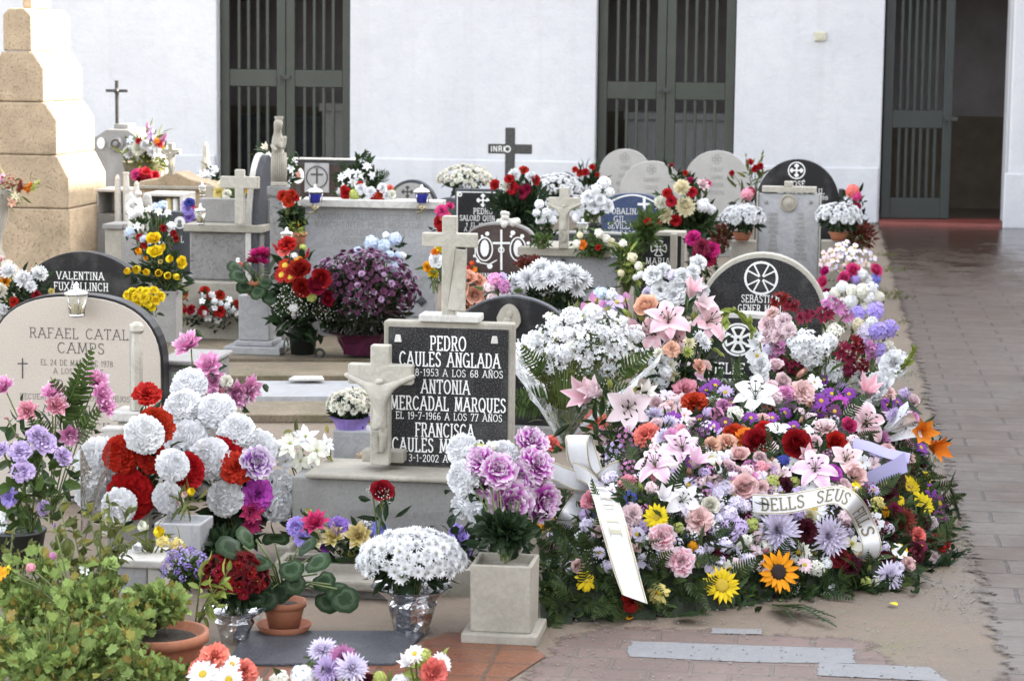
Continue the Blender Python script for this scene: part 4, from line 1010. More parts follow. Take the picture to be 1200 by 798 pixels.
# brown stone with two ovals
r, F = headstone('brown arched headstone with two carved oval figures and a central cross', 545, 626, 282, 261, 12.3, 'brown', .08, p=2.2, cap=('greystone', .012))
def orn(k, F):
    a, b = F.at(587.5, 270), F.at(587.5, 316); k.seg((a.x, a.z), (b.x, b.z), .011); a, b = F.at(578, 285), F.at(597, 285); k.seg((a.x, a.z), (b.x, b.z), .011)
    q = F.at(587.5, 293); k.circle(q.x, q.z, .014, .006)
    for uu in (568, 607):
        q = F.at(uu, 292); pts = [(q.x + .042 * math.cos(t * .26), q.z + .062 * math.sin(t * .26)) for t in range(25)]; k.path(pts, .007)
        k.fill([(q.x + .024 * math.cos(t * .52), q.z + .004 + .046 * math.sin(t * .52)) for t in range(12)])
    for uu, vv, s in ((571, 274, .012), (601, 273, .014), (612, 277, .012), (574, 312, .016), (565, 277, .008), (619, 285, .01), (556, 300, .008), (560, 306, .010), (599, 277, .008)):
        q = F.at(uu, vv); k.fill([(q.x + s * math.cos(t * 1.05), q.z + s * math.sin(t * 1.05)) for t in range(6)])
    k.path([(F.at(u_, v_).x, F.at(u_, v_).z) for u_, v_ in ((557, 290), (557, 300), (563, 308), (573, 310), (582, 305))], .006)
lines(r, F, [('ASUNCION', 572, 327, 6.5, 44), ('DOOK', 572, 345, 8, 30)], extra=orn)
mb = MB(); F2 = F; q = F.at(594, 256)
for i in range(14): mb.blob((q.x + RN.uniform(-.045, .055), .03 + RN.uniform(-.02, .02), q.z - .035 + RN.uniform(0, .06)), RN.uniform(.014, .028), 0, 5)
mb.build('carved_roses', M_['marble'], r, smooth=True)
k = Ink(.0); q = F.at(597, 288)

# grey block with crucifix
F = Frame(ground_under(673, 300, 12.2)); r = empty('stone_tomb', 'grey granite tomb block with a pale stone ledge, carrying a marble crucifix', 'tomb', F.o)
x0, x1 = F.x(612, 320), F.x(727, 320); boxpart('block', M_['slate'] if False else granite('light_grey_granite', (0.24, 0.245, 0.255), (0.36, 0.36, 0.37), .4, 200), x0, x1 - .016, 0, .9, .02, F.z(673, 300) - .002, r)
boxpart('edge', M_['limestone'], x1 - .0155, x1, -.004, .9, .02, F.z(673, 299), r); boxpart('ledge', M_['limestone'], x0 - .02, F.x(716, 295), -.05, .4, F.z(673, 300), F.z(673, 290), r)
mb = MB(); q = F.at(660, 305); mb.box(q.x - .01, q.x + .01, -.02, -.001, q.z - .008, q.z + .008); mb.build('ring_bolt', M_['iron'], r)
def crucifix(label, uc, vbot, vtop, uL, uR, varm, d, bwpx, twpx, mat, y=.1, fig=True, z_at=None, fs=.78, name='crucifix'):
    p = P(uc, vbot, d); r = empty(name, label, 'crucifix', p); F = Frame(p)
    H = F.z(uc, vtop); A = F.z(uc, varm); s = mpp(p); hw = (uR - uL) / 2 * s
    cross_mesh(2 * hw, H, A, twpx * s, bwpx * s, -.02, .025, 0).build('cross', M_[mat], r, bevel=.004)
    if fig: christ(r, A * fs * 1.15, -.028, A * .12, M_[mat])
    return r, F, s, A, H
r, F, s, A, H = crucifix('weathered marble crucifix on the ledge of the grey granite tomb', 660.5, 291, 220, 643, 680, 238, 12.15, 11, 13, 'weathered')

# MARIA stone with broad stone frame seen in perspective
r, F = framed_plate('dark slab with a flared white cross in a thick pale stone frame', 744, 803, 272, 345, 12.3, 'black', 'limestone', inset=.02, th=.16)
boxpart('side_pillar', M_['limestone'], F.x(786, 290), F.x(794, 290), -.05, -.002, .0, F.z(773, 273), r)
def orn(k, F):
    q = F.at(772, 291); k.pattee(q.x, q.z, 9.5 * mpp(P(772, 291, 12.3)), .006, False)
lines(r, F, [('MARIA', 771, 310, 7.5, 28), ('CATALA', 773, 322, 7.5, 32)], y=-.001, extra=orn)

# wide grey marble headstone with a shelf and two blue lights
F = Frame(ground_under(433, 240, 12.9)); r = empty('marble_headstone', 'wide grey marble headstone with a projecting shelf and faint engraved lines', 'headstone', F.o)
x0, x1 = F.x(357, 300), F.x(510, 300); zt = F.z(433, 243)
boxpart('slab', M_['greymarble'], x0, x1, 0, .08, .12, zt - .001, r); boxpart('shelf', M_['marble'], F.x(347, 238), F.x(518, 238), -.07, .14, zt, F.z(433, 234), r)
boxpart('foot', M_['greystone'], x0 - .06, x1 + .08, -.15, .2, 0, .119, r)
lines(r, F, [('ANTONIA PALLICER FEDELICH', 432, 258, 6.5, 120), ('MARCO SINTES PONS MERCADAL', 433, 267, 6.5, 128), ('Y BORDOY LLUIS', 432, 276, 6.5, 86), ('COVENTINA', 412, 286, 6.5, 1.0), ('SOLEDAD', 488, 330, 5, .9), ('1967', 492, 338, 5, .9)], 'greylet', sw=.1)
q = F.at(494, 353); mb = MB(); mb.lathe([(.03, 0), (.028, .012), (.006, .02)], n=4); mb.build('boss', M_['slate'], r, M=Matrix.Translation((q.x, -.001, q.z)) @ Matrix.Rotation(PI / 2, 4, 'X'))
for uu, lab in ((369, 'blue glass grave light under a silver hood, nearest the virgin statue'), (494, 'blue glass grave light under a silver hood, nearest the black bordered headstone')):
    p = P(uu, 240, 12.75); s = mpp(p); r = empty('grave_light', lab, 'grave light', p, -AN, 'blue lights on the marble shelf')
    mb = MB(); mb.lathe([(5.5 * s, 2 * s), (8 * s, 12 * s), (8 * s, 13 * s), (7 * s, 12.5 * s)], n=16); mb.build('glass', M_['blueglass'], r, smooth=True)
    mb = MB(); mb.lathe([(10.5 * s, 14 * s), (10 * s, 16 * s), (6 * s, 19 * s), (1.5 * s, 20 * s), (1.6 * s, 22 * s), (.5 * s, 24 * s)], n=16)
    for a in range(3): mb.tube([(8 * s * math.cos(a * 2.1), 8 * s * math.sin(a * 2.1), 2 * s), (9 * s * math.cos(a * 2.1), 9 * s * math.sin(a * 2.1), 14.5 * s)], .6 * s)
    mb.build('hood', M_['silver'], r, smooth=True)
    mb = MB(); mb.tube([(0, -.01, 3 * s), (-4 * s, -.02, -2 * s), (2 * s, -.03, -6 * s), (5 * s, -.02, -2 * s), (0, .0, -9 * s), (-6 * s, -.02, -10 * s)], 1.3 * s); mb.blob((0, -.02, -3 * s), 2.6 * s); mb.build('bracket', M_['brass'], r)

# dark granite stone with pale plate and oval portrait; small arched stone
r, F = framed_plate('dark granite headstone with a pale engraved plate and a white top edge', 338, 418, 188, 262, 16.2, 'brown', 'slate', inset=.03, th=.1)
boxpart('cap', M_['marble'], F.x(336, 188), F.x(420, 188), -.02, .12, F.z(378, 188) + .001, F.z(378, 186), r)
a, b = F.at(357.5, 191), F.at(386, 226); boxpart('pale_plate', M_['greymarble'], a.x, b.x, -.016, -.0015, b.z, a.z, r, .003)
k = Ink(-.016); q = F.at(372, 208); k.seg((q.x, q.z - .04), (q.x, q.z + .06), .014); k.seg((q.x - .04, q.z + .02), (q.x + .04, q.z + .02), .014); k.circle(q.x, q.z, .075, .01)
for i in range(3): k.text('AEO', q.x, q.z + .078 + i * .02 - .02, .012, 1.8, .12, False)
k.build('engraved_cross', M_['inklet'], r)
F2 = Frame(ground_under(349, 205, 15.9)); r = empty('oval_portrait', 'small white oval portrait plaque on a stem beside the dark granite stone', 'portrait plaque', F2.o)
q = F2.at(349, 206); s = mpp(P(349, 206, 15.9)); mb = MB(); mb.prism([(q.x + 7 * s * math.cos(t * .3), q.z + 9.5 * s * math.sin(t * .3)) for t in range(21)], 0, .015); mb.build('plaque', M_['white'], r)
mb = MB(); mb.prism([(q.x + 3.4 * s * math.cos(t * .3), q.z + 5 * s * math.sin(t * .3)) for t in range(21)], -.002, -.0005); mb.build('portrait', plain('faded_portrait', (.45, .2, .16), .6, 0, .5, 60), r)
mb = MB(); mb.tube([(q.x, .01, 0), (q.x, .01, q.z - 9 * s)], .012); mb.build('stem', M_['iron'], r)
r, F = headstone('small arched headstone with a dark rim and dark cross, above the marble shelf', 452, 512, 244, 211, 16.6, 'palestone', .08, cap=('slate', .022))
k = Ink(0); q = F.at(477.5, 225); k.flory(q.x, q.z, 7.5 * mpp(P(477, 225, 16.6))); k.build('cross', M_['inklet'], r)
r, F = headstone('blue grey arched headstone half hidden behind the black bordered stone', 505, 545, 245, 232, 16.0, 'slate', .08)

# --- upper left cluster
F = Frame(ground_under(138, 150, 18.6)); r = empty('stone_tomb', 'far grey stone tomb with a round carved relief, carrying an iron cross', 'tomb', F.o)
x0, x1 = F.x(96, 200), F.x(178, 200); zt = F.z(140, 152)
slab('block', M_['greystone'], [(x0, 0), (x1, 0), (x1, F.z(140, 175)), (F.x(158, 156), F.z(140, 158)), (F.x(150, 152), zt), (F.x(125, 152), zt), (F.x(116, 156), F.z(140, 158)), (x0, F.z(140, 172))], 0, .5, r, .01)
q = F.at(137, 169); s = mpp(P(137, 169, 18.6)); mb = MB(); mb.lathe([(9.5 * s, 0), (9 * s, .03), (6 * s, .04), (5 * s, .02), (2 * s, .05)], n=18, jit=.05); mb.build('carved_relief', M_['roughstone'], r, M=Matrix.Translation((q.x, -.001, q.z)) @ Matrix.Rotation(PI / 2, 4, 'X'))
q = F.at(119, 168); mb = MB(); mb.prism([(q.x + 4.5 * s * math.cos(t * .3), q.z + 6.5 * s * math.sin(t * .3)) for t in range(21)], -.02, -.001); mb.build('oval_portrait', M_['white'], r)
boxpart('cross_foot', M_['greystone'], F.x(129, 150), F.x(146, 150), .1, .3, zt + .001, zt + .04, r)
p = P(137.5, 147, 18.75); r = empty('iron_cross', 'thin rusty iron cross on the far grey stone tomb', 'cross', p); s = mpp(p)
mb = cross_mesh(26 * s, 52 * s, 40 * s, 3.4 * s, 3.6 * s, -.015, .015); mb.blob((0, -.02, 40 * s), 3.4 * s); mb.build('cross', M_['iron'], r)

# sandstone tomb with pediment and small cross
F = Frame(ground_under(208, 215, 16.2)); r = empty('stone_tomb', 'sandstone tomb with a curved pediment, carrying a small stone cross', 'tomb', F.o)
x0, x1 = F.x(160, 225), F.x(252, 225)
slab('pediment', M_['sandstone'], [(x0, .0), (x1, .0), (x1, F.z(208, 219)), (F.x(246, 218), F.z(208, 215)), (F.x(222, 214), F.z(208, 210)), (F.x(209, 206), F.z(208, 203)), (F.x(196, 206), F.z(208, 203)), (F.x(184, 212), F.z(208, 210)), (F.x(165, 214), F.z(208, 213)), (x0, F.z(208, 217))], 0, .3, r, .01)
boxpart('coping', M_['limestone'], x0 + .02, x1 - .02, -.035, -.002, F.z(208, 222), F.z(208, 218), r)
boxpart('side_post', M_['limestone'], x1 - .07, x1, -.06, -.036, 0, F.z(208, 216), r)
p = P(201, 205, 16.1); r = empty('stone_cross', 'small pale stone cross with a carved figure on the sandstone pediment', 'cross', p); s = mpp(p)
cross_mesh(22 * s, 37 * s, 27 * s, 6 * s, 6 * s, -.03, .03).build('cross', M_['limestone'], r, bevel=.006); christ(r, 25 * s, -.04, 3 * s, M_['limestone'])
# slim white column near the gate
F = Frame(ground_under(241, 200, 19.0)); r = empty('stone_pillar', 'slim weathered stone pillar with a carved top beside the grey green gate', 'pillar', F.o); s = mpp(P(241, 200, 19.0)); h = F.z(241, 167)
mb = MB(); mb.lathe([(7 * s, 0), (6.5 * s, h * .5), (5 * s, h * .72), (5.4 * s, h * .8), (3.6 * s, h * .86), (3.2 * s, h * .97), (1.6 * s, h)], n=8, jit=.06); mb.build('shaft', M_['weathered'], r)

# box niches with candles
for uL, uR, vt, vb, d, lab in ((168, 214, 227, 251, 14.6, 'white open fronted niche box with two candles beside the angel'), (112, 147, 222, 251, 14.9, 'white open fronted niche box with one candle, half hidden by the sandstone monument')):
    p = P((uL + uR) / 2, vb, d); F = Frame(p); z0 = p.z; r = empty('candle_niche', lab, 'niche', (p.x, p.y, 0), -AN)
    x0, x1 = F.x(uL, vb), F.x(uR, vb); h = F.z((uL + uR) / 2, vt); t = .018
    mb = MB(); mb.box(x0, x1, 0, .3, z0 + h - t, z0 + h); mb.box(x0, x0 + t, 0, .3, z0 + .001, z0 + h - t - .001); mb.box(x1 - t, x1, 0, .3, z0 + .001, z0 + h - t - .001); mb.box(x0 + t + .001, x1 - t - .001, .28, .3, z0 + .001, z0 + h - t - .001); mb.build('box', M_['marble'], r, bevel=.003)
    boxpart('support', M_['greystone'], x0 - .02, x1 + .02, -.02, .32, 0, z0, r)
    for i, ux in enumerate(((198, 206) if uL > 150 else (138,))):
        pc = P(ux, vb - 1, d + .06); pc.z = z0; c = empty('candle', ('tall white candle' if i == 1 else 'tall cream candle') + (' in the niche beside the angel' if uL > 150 else ' in the niche half hidden by the monument'), 'candle', pc)
        mb = MB(); ss = mpp(pc); mb.lathe([(3.4 * ss, 0), (3.4 * ss, 17 * ss), (2.4 * ss, 17.4 * ss), (.4 * ss, 17 * ss), (.4 * ss, 19 * ss)], n=12); mb.build('wax', M_['white'] if i else M_['amber'], c, smooth=False)
if True:
    for uu, vv, hh in ((138, 222, 17), (148, 222, 20), (160, 226, 14)):
        p = P(uu, vv, 14.8); s = mpp(p); c = empty('finial', {138: 'pointed white finial on the half hidden niche', 148: 'square topped white post beside the angel', 160: 'short pointed white finial beside the angel'}[uu], 'finial', (p.x, p.y, 0))
        mb = MB(); z = p.z; mb.lathe([(4 * s, 0), (4 * s, z), (3 * s, z + .6 * hh * s), (3.4 * s, z + .7 * hh * s), (1 * s, z + hh * s)] if uu != 148 else [(4 * s, 0), (4 * s, z), (3.2 * s, z + .85 * hh * s), (4 * s, z + .9 * hh * s), (4 * s, z + hh * s)], n=8); mb.build('shaft', M_['marble'], c)
# dark stone with oval portrait
r, F = headstone('dark blue grey headstone with a round white portrait, behind yellow roses', 168, 231, 262, 248, 13.4, 'slate', .08, p=2.3)
q = F.at(211, 261); s = mpp(P(211, 261, 13.4)); mb = MB(); mb.prism([(q.x + 6.6 * s * math.cos(t * .3), q.z + 7.2 * s * math.sin(t * .3)) for t in range(21)], -.012, -.001); mb.build('portrait_frame', M_['white'], r)
mb = MB(); mb.blob((q.x, -.013, q.z + .5 * s), 2.6 * s, 0, 6, (1, .15, 1.2)); mb.blob((q.x, -.013, q.z - 3.2 * s), 3.6 * s, 0, 6, (1, .12, .7)); mb.build('portrait', plain('grey_photo', (.14, .14, .14), .5), r, smooth=True)
lines(r, F, [('OL', 211, 284, 7, .9), ('†', 196, 258, 10, .9)])
# sandstone post with cap
F = Frame(ground_under(136, 262, 13.3)); r = empty('stone_post', 'square pale sandstone post with a grey cap beside the monument', 'post', F.o); s = mpp(P(136, 262, 13.3)); h = F.z(136, 268)
boxpart('shaft', M_['limestone'], -10.5 * s, 10.5 * s, -.05, .15, 0, h, r); boxpart('cap', M_['greystone'], -12.5 * s, 12.5 * s, -.07, .17, h + .001, F.z(136, 262), r)
# angel
p = P(160, 276, 13.2); s = mpp(p); r = empty('angel_statue', 'small weathered white angel statue with folded wings and bowed head', 'statue', (p.x, p.y, 0)); z = p.z
boxpart('pedestal', M_['greystone'], -14 * s, 14 * s, -.06, .12, 0, z, r)
skin_figure('body', M_['marble'], [(0, 0, z, 11 * s), (0, 0, z + 14 * s, 10 * s), (0, 0, z + 28 * s, 9 * s), (0, 0, z + 40 * s, 9 * s), (2 * s, -.01, z + 47 * s, 3.5 * s), (6 * s, -.03, z + 52 * s, 6 * s), (9 * s, -.06, z + 34 * s, 3.5 * s), (11 * s, -.10, z + 30 * s, 3 * s), (-8 * s, -.05, z + 32 * s, 3.5 * s), (4 * s, -.10, z + 28 * s, 3 * s)], [(0, 1), (1, 2), (2, 3), (3, 4), (4, 5), (3, 6), (6, 7), (3, 8), (8, 9)], r)
for sg in (-1, 1):
    mb = MB(); wp = [(0, 30), (3, 44), (8, 50), (13, 46), (15, 34), (13, 18), (9, 4), (6, -4), (3, 8)]
    pl_ = [(sg * (x_ + 2) * s, z + z_ * s) for x_, z_ in wp]; mb.prism(pl_ if sg < 0 else pl_[::-1], .03 + (.004 if sg > 0 else 0), .055); mb.build('wing', M_['marble'], r, bevel=.006)
# grey tomb chest with marble cross and lantern
F = Frame(ground_under(265, 275, 12.7)); r = empty('stone_tomb', 'rough grey stone tomb chest with a plain upper panel', 'tomb', F.o)
boxpart('chest', M_['roughstone'], F.x(222, 300), F.x(306, 300), 0, .5, F.z(265, 329), F.z(265, 272), r, .012)
boxpart('ledge', M_['limestone'], F.x(217, 268), F.x(310, 268), -.04, .5, F.z(265, 272) + .001, F.z(265, 263), r); boxpart('panel', M_['greystone'], F.x(226, 250), F.x(312, 250), .12, .2, F.z(265, 263) + .001, F.z(265, 235), r)
boxpart('step', M_['limestone'], F.x(205, 335), F.x(318, 335), -.12, .52, 0, F.z(265, 329) - .001, r)
p = P(281.5, 263, 12.62); r = empty('marble_cross', 'plain pale marble cross leaning against the panel of the grey tomb chest', 'cross', p); s = mpp(p)
cross_mesh(46 * s, 64 * s, 49 * s, 14 * s, 11 * s, -.02, .02).build('cross', M_['weathered'], r, bevel=.005)
def lantern(label, u, vbot, vtop, w_, d, mat='glass', group=None):
    p = P(u, vbot, d); s = mpp(p); h = (vbot - vtop) * s; r = empty('grave_lantern', label, 'lantern', p, -AN, group); R = w_ / 2 * s
    mb = MB(); mb.lathe([(R * .62, h * .1), (R * .84, h * .6), (R * .82, h * .62)], n=14); mb.build('glass', M_[mat], r, smooth=True)
    mb = MB(); mb.lathe([(R * .4, 0), (R * .66, h * .04), (R * .62, h * .1), (R * .2, h * .1)], n=14); mb.lathe([(R, h * .63), (R * .95, h * .70), (R * .5, h * .76), (R * .2, h * .8), (R * .24, h * .9), (R * .05, h)], n=14)
    for a in range(6): mb.tube([(R * .64 * math.cos(a * 1.047), R * .64 * math.sin(a * 1.047), h * .1), (R * .88 * math.cos(a * 1.047), R * .88 * math.sin(a * 1.047), h * .64)], R * .03)
    mb.build('metal_frame', M_['silver'], r, smooth=True)
    mb = MB(); mb.lathe([(R * .3, h * .1), (R * .3, h * .38), (R * .05, h * .4)], n=10); mb.build('candle', M_['amber'], r); return r
lantern('small brass coloured lantern with a pointed lid at the corner of the grey tomb chest', 235, 264, 238, 14, 12.6)
lantern('small lantern hung on the end of the sandstone pediment', 237, 230, 213, 10, 15.9)
# arched stone seen on its edge, virgin on a pillar
F = Frame(ground_under(310, 180, 12.75), -AN + rad(81)); r = empty('headstone', 'tall arched white stone seen almost edge on beside the virgin statue', 'headstone', F.o, -AN + rad(81)); s = mpp(P(310, 180, 12.75)); H = F.z(310, 182)
slab('slab', M_['slate'], arch(-.10, .22, .02, H * .55, H, p=1.9), .0, .035, r); slab('rim', M_['marble'], arch(-.11, .23, .02, H * .55, H + .01, p=1.9), .036, .07, r)
F = Frame(ground_under(326, 215, 12.55)); r = empty('stone_pillar', 'rough square stone pillar under the virgin statue', 'pillar', F.o); s = mpp(P(326, 215, 12.55)); h = F.z(326, 218)
mb = MB(); mb.lathe([(9.5 * s * 1.4, 0), (9.5 * s * 1.4, h * .5), (8.4 * s * 1.4, h * .52), (8.4 * s * 1.4, h * .93), (11 * s * 1.4, h * .94), (11 * s * 1.4, h)], n=4, sq=1); mb.build('shaft', M_['roughstone'], r, bevel=.006)
p = P(327, 217, 12.55); s = mpp(p); r = empty('virgin_statue', 'weathered pale statue of a crowned virgin holding a child', 'statue', p)
skin_figure('body', M_['limestone'], [(0, 0, 0, 9.5 * s, .8), (0, 0, 16 * s, 9 * s, .8), (-1 * s, 0, 34 * s, 8 * s, .75), (-1.5 * s, 0, 50 * s, 8.2 * s, .7), (-1.5 * s, -.0, 59 * s, 5.5 * s, .8), (-1 * s, -.01, 64 * s, 4.4 * s), (0, -.014, 70 * s, 6.4 * s, 1.05), (5 * s, -.03, 46 * s, 2.6 * s), (8 * s, -.05, 44 * s, 2.4 * s), (8.5 * s, -.045, 50 * s, 2.8 * s), (9.5 * s, -.045, 58 * s, 2.6 * s), (-5.5 * s, -.03, 44 * s, 2.6 * s), (1 * s, -.065, 41 * s, 2.2 * s), (0, -.01, 77 * s, 5.4 * s)], [(0, 1), (1, 2), (2, 3), (3, 4), (4, 5), (5, 6), (3, 7), (7, 8), (8, 9), (9, 10), (3, 11), (11, 12), (6, 13)], r)
mb = MB(); mb.lathe([(4.6 * s, 75 * s), (5.2 * s, 77 * s), (5.6 * s, 80 * s), (4 * s, 79 * s)], n=10); mb.build('crown', M_['limestone'], r)
mb = MB(); mb.lathe([(10 * s, -.4 * s), (10 * s, 3 * s), (9 * s, 4 * s)], n=12); mb.build('base', M_['limestone'], r)
mb = MB()
for i in range(12):
    a = -PI * .95 + i * PI * .9 / 11; mb.tube([(8.6 * s * math.cos(a), 6.8 * s * math.sin(a), 3 * s), (8.9 * s * math.cos(a + .06), 7 * s * math.sin(a + .06), 20 * s), (8.2 * s * math.cos(a), 6.6 * s * math.sin(a), 38 * s)], 1.1 * s, 5)
mb.build('robe_folds', M_['limestone'], r, smooth=True)

# sandstone monument, a thick stepped slab
DM = 14.4; F = Frame(ground_under(21.5, 100, DM)); r = empty('stone_monument', 'tall stepped sandstone monument with its side face in full sun', 'monument', F.o)
ax = F.x(21.5, 150)
def mx(px): return px * mpp(P(21, 150, DM))
Z = lambda v: F.z(40, v)
tiers = [(60.5, 47, 340, 208, 182), (46.5, 33, 182, 140, 120), (31.5, 19, 120, 80, 61), (17.5, 10, 61, 18, 10)]
poly_r = []
for wd, wt, vb, vc, vt in tiers: poly_r += [(wd, max(0.0, Z(vb)) if vb < 340 else 0), (wd, Z(vc)), (wt, Z(vt))]
for i, (wd, wt, vb, vc, vt) in enumerate(tiers):
    zb = 0 if vb == 340 else Z(vb) + .003
    pts = [(ax - mx(wd), zb), (ax + mx(wd), zb), (ax + mx(wd), Z(vc)), (ax + mx(wt), Z(vt)), (ax - mx(wt), Z(vt)), (ax - mx(wd), Z(vc))]
    if i == 0:                                 # the lowest tier is two courses of ashlar
        zj = Z(244); slab('lower_course', M_['sandstone'], [(pts[0][0] - .004, 0), (pts[1][0] + .004, 0), (pts[1][0] + .004, zj - .004), (pts[0][0] - .004, zj - .004)], -.004, .754, r, .008)
        pts[0] = (pts[0][0], zj); pts[1] = (pts[1][0], zj)
    slab('tier', M_['sandstone'], pts, 0, .75, r, .012)
cz = Z(10) + .003; hw = mx(6)
mb = cross_mesh(mx(60), cz + 1.0, cz + .62, mx(12), 2 * hw, .19, .56, cz); 
for i in range(len(mb.v)): mb.v[i].x += ax
mb.build('cross', M_['sandstone'], r, bevel=.012)
# urn on a broken edge, Valentina's stone
F = Frame(ground_under(-2, 250, 12.4)); s = mpp(P(-2, 250, 12.4)); r = empty('stone_urn', 'tall pale stone urn on a rounded pedestal at the edge of the picture', 'urn', F.o); z0 = F.z(0, 305)
mb = MB(); mb.lathe([(34 * s, 0), (34 * s, z0 * .6), (24 * s, z0 * .9), (14 * s, z0)], n=20); mb.build('pedestal', M_['limestone'], r, smooth=True)
mb, mt, sm = pot_mesh('urn', 30 * s, F.z(0, 222) - z0, z0); mb.build('bowl', mt, r, smooth=True)
r, F = headstone('wide black headstone with a low arch, standing before the sandstone monument', 22, 172, 352, 295, 11.4, 'black', .07, p=1.9)
lines(r, F, [('VALENTINA', 94, 327.5, 8.5, 55), ('FUXÀ LLINCH', 95, 340.5, 9, 63)])

# flat slabs and low kerbs between the rows
def flat(label, pts, z, th, mat, cat='grave slab', name='grave_slab'):
    q = [G(u, v, z) for u, v in pts]; c = sum(q, Vector()) / len(q); r = empty(name, label, cat, (c.x, c.y, 0)); mb = MB(); n = len(q)
    I = r.matrix_basis.inverted(); a = [I @ p for p in q]; b = [Vector((p.x, p.y, max(.0, z - th))) for p in a]
    mb.v = a + b; mb.face(range(n)); mb.face([n + i for i in reversed(range(n))])
    for i in range(n): j = (i + 1) % n; mb.face([j, i, n + i, n + j])
    mb.build('slab', M_[mat], r, bevel=.004); return r
flat('flat blue grey marble slab lying on the sandy ground between the rows', [(285, 464), (455, 464), (455, 446), (290, 446)], .03, .03, 'greymarble')
flat('long weathered stone kerb between the rows, in front of the white marble pedestal', [(180, 440), (520, 440), (520, 424), (190, 424)], .04, .04, 'kerbstone', 'kerb', 'grave_kerb')
flat('long mossy stone kerb behind the small white chrysanthemums', [(250, 486), (450, 486), (450, 470), (256, 470)], .035, .035, 'kerbstone', 'kerb', 'grave_kerb')
flat('broad worn paving slab under the white marble pedestal', [(190, 420), (520, 420), (505, 392), (205, 392)], .02, .02, 'kerbstone')
flat('small white marble offcut lying on the kerb', [(338, 443.5), (380, 443.5), (378, 440), (344, 440)], .055, .012, 'marble', 'stone')
mb = MB(); c = G(374, 417); 
for i in range(20): pass
r = empty('iron_ring', 'small rusty iron ring lying beside the dark flower pot', 'ring', G(375, 419, .02)); s = mpp(G(375, 419)); mb.tube([(5 * s * math.cos(t * .4), -.01, 5 * s + 5 * s * math.sin(t * .4)) for t in range(17)], 1.8 * s, 6); mb.build('ring', M_['iron'], r, smooth=True)
# white marble pedestal with cyclamen
F = Frame(G(303, 417)); r = empty('marble_pedestal', 'square white marble pedestal on a stepped base', 'pedestal', F.o); s = mpp(G(303, 417))
b0 = F.z(303, 412); b1 = F.z(303, 405); zt = F.z(303, 345)
boxpart('base_slab', M_['greymarble'], -35 * s, 32 * s, -.12, .2, .02, .02 + 9 * s, r); boxpart('base_step', M_['greymarble'], -24 * s, 21 * s, -.08, .13, .021 + 9 * s, .02 + 15 * s, r); boxpart('shaft', M_['greymarble'], -20.5 * s, 16 * s, -.06, .1, .021 + 15 * s, zt, r)
boxpart('foot_block', M_['limestone'], -28 * s, 24 * s, -.08, .15, 0, .0195, r)

# dark arched stone with a carved emblem
r, F = headstone('dark grey arched headstone with a carved oval emblem, behind the framed black plate', 535, 665, 383, 347, 9.5, 'black', .07, p=1.75, cap=('slate', .006))
q = F.at(597, 372); s = mpp(P(597, 372, 9.5)); mb = MB(); mb.prism([(q.x + (13.5 if t < 10 else 14.5) * s * math.cos(t * .314) * (1 - .12 * max(0, math.sin(t * .314))), q.z + 16 * s * math.sin(t * .314)) for t in range(20)], -.018, -.0005); mb.blob((q.x + 1 * s, -.018, q.z + 4 * s), 4 * s, 0, 6, (.9, .4, 1.2)); mb.blob((q.x - 2 * s, -.018, q.z - 5 * s), 7 * s, 0, 6, (.8, .3, .9)); mb.build('emblem', M_['weathered'], r)
lines(r, F, [('ANTONIA', 598, 407, 10, 56), ('MELIS', 612, 425, 10, 40)])
# Sebastian stone, Elle stone
r, F = headstone('large round topped dark granite headstone with a pale rim and ringed cross', 817, 969, 372, 297, 10.4, 'granite', .1, cap=('weathered', .02))
def orn(k, F): q = F.at(892, 326); k.pattee(q.x, q.z, 19 * mpp(P(892, 328, 10.4)), .007)
lines(r, F, [('SEBASTIAN', 891, 354.5, 8.5, 44), ('GENER MOLL', 891, 366, 8.5, 52)], serif=True, extra=orn)
r, F = headstone('lower dark granite headstone with a white rim and ringed cross, behind the white lily', 796, 942, 408, 367, 9.3, 'granite', .1, p=2.6, cap=('marble', .02))
def orn(k, F):
    q = F.at(865, 398); s = mpp(P(865, 398, 9.3)); k.circle(q.x, q.z, 18.5 * s, .008); k.pattee(q.x, q.z, 15.5 * s, .010, False); k.circle(q.x, q.z, 4 * s, .008)
lines(r, F, [('GABRIELLE', 836, 437, 12, 72), ('MARQUÉS', 846, 456, 12, 62)], sw=.13, extra=orn)
# ================================================================== front graves
# beige stone with a dark rim
DR = 8.0
r, F = headstone('polished beige arched headstone with a dark rim and dark serif lettering', -14, 191, 432, 345, DR, 'beige', .08, p=2.5, cap=('black', .009), base=False)
lines(r, F, [('RAFAEL CATALÀ', 98, 397, 11.5, 126), ('CAMPS', 95, 414, 12, 54), ('EL 24 DE MAYO DE 1978', 90, 428.5, 6.2, 84), ('A LOS 67 AÑOS', 92, 438.5, 6.2, 58), ('D.E.P', 84, 457, 11.5, 36), ('RECUERDO DE SU ESPOSA E HIJOS', 88, 469, 6.2, 128), ('CATALINA', 78, 487, 12, 80), ('FUXÀ FELICH', 82, 506, 11.5, 92), ('EL 7 DE ENERO DE 1990', 88, 518, 6, 84)], 'inklet', 0, True, .075,
      extra=lambda k, F: (k.seg((F.at(26.5, 420).x, F.at(26.5, 420).z), (F.at(26.5, 443).x, F.at(26.5, 443).z), .0045), k.seg((F.at(21, 426).x, F.at(21, 426).z), (F.at(32, 426).x, F.at(32, 426).z), .0045)))
lantern('glass grave lantern with a silver lid on the top edge of the beige headstone', 90, 372, 330, 29, 7.93)
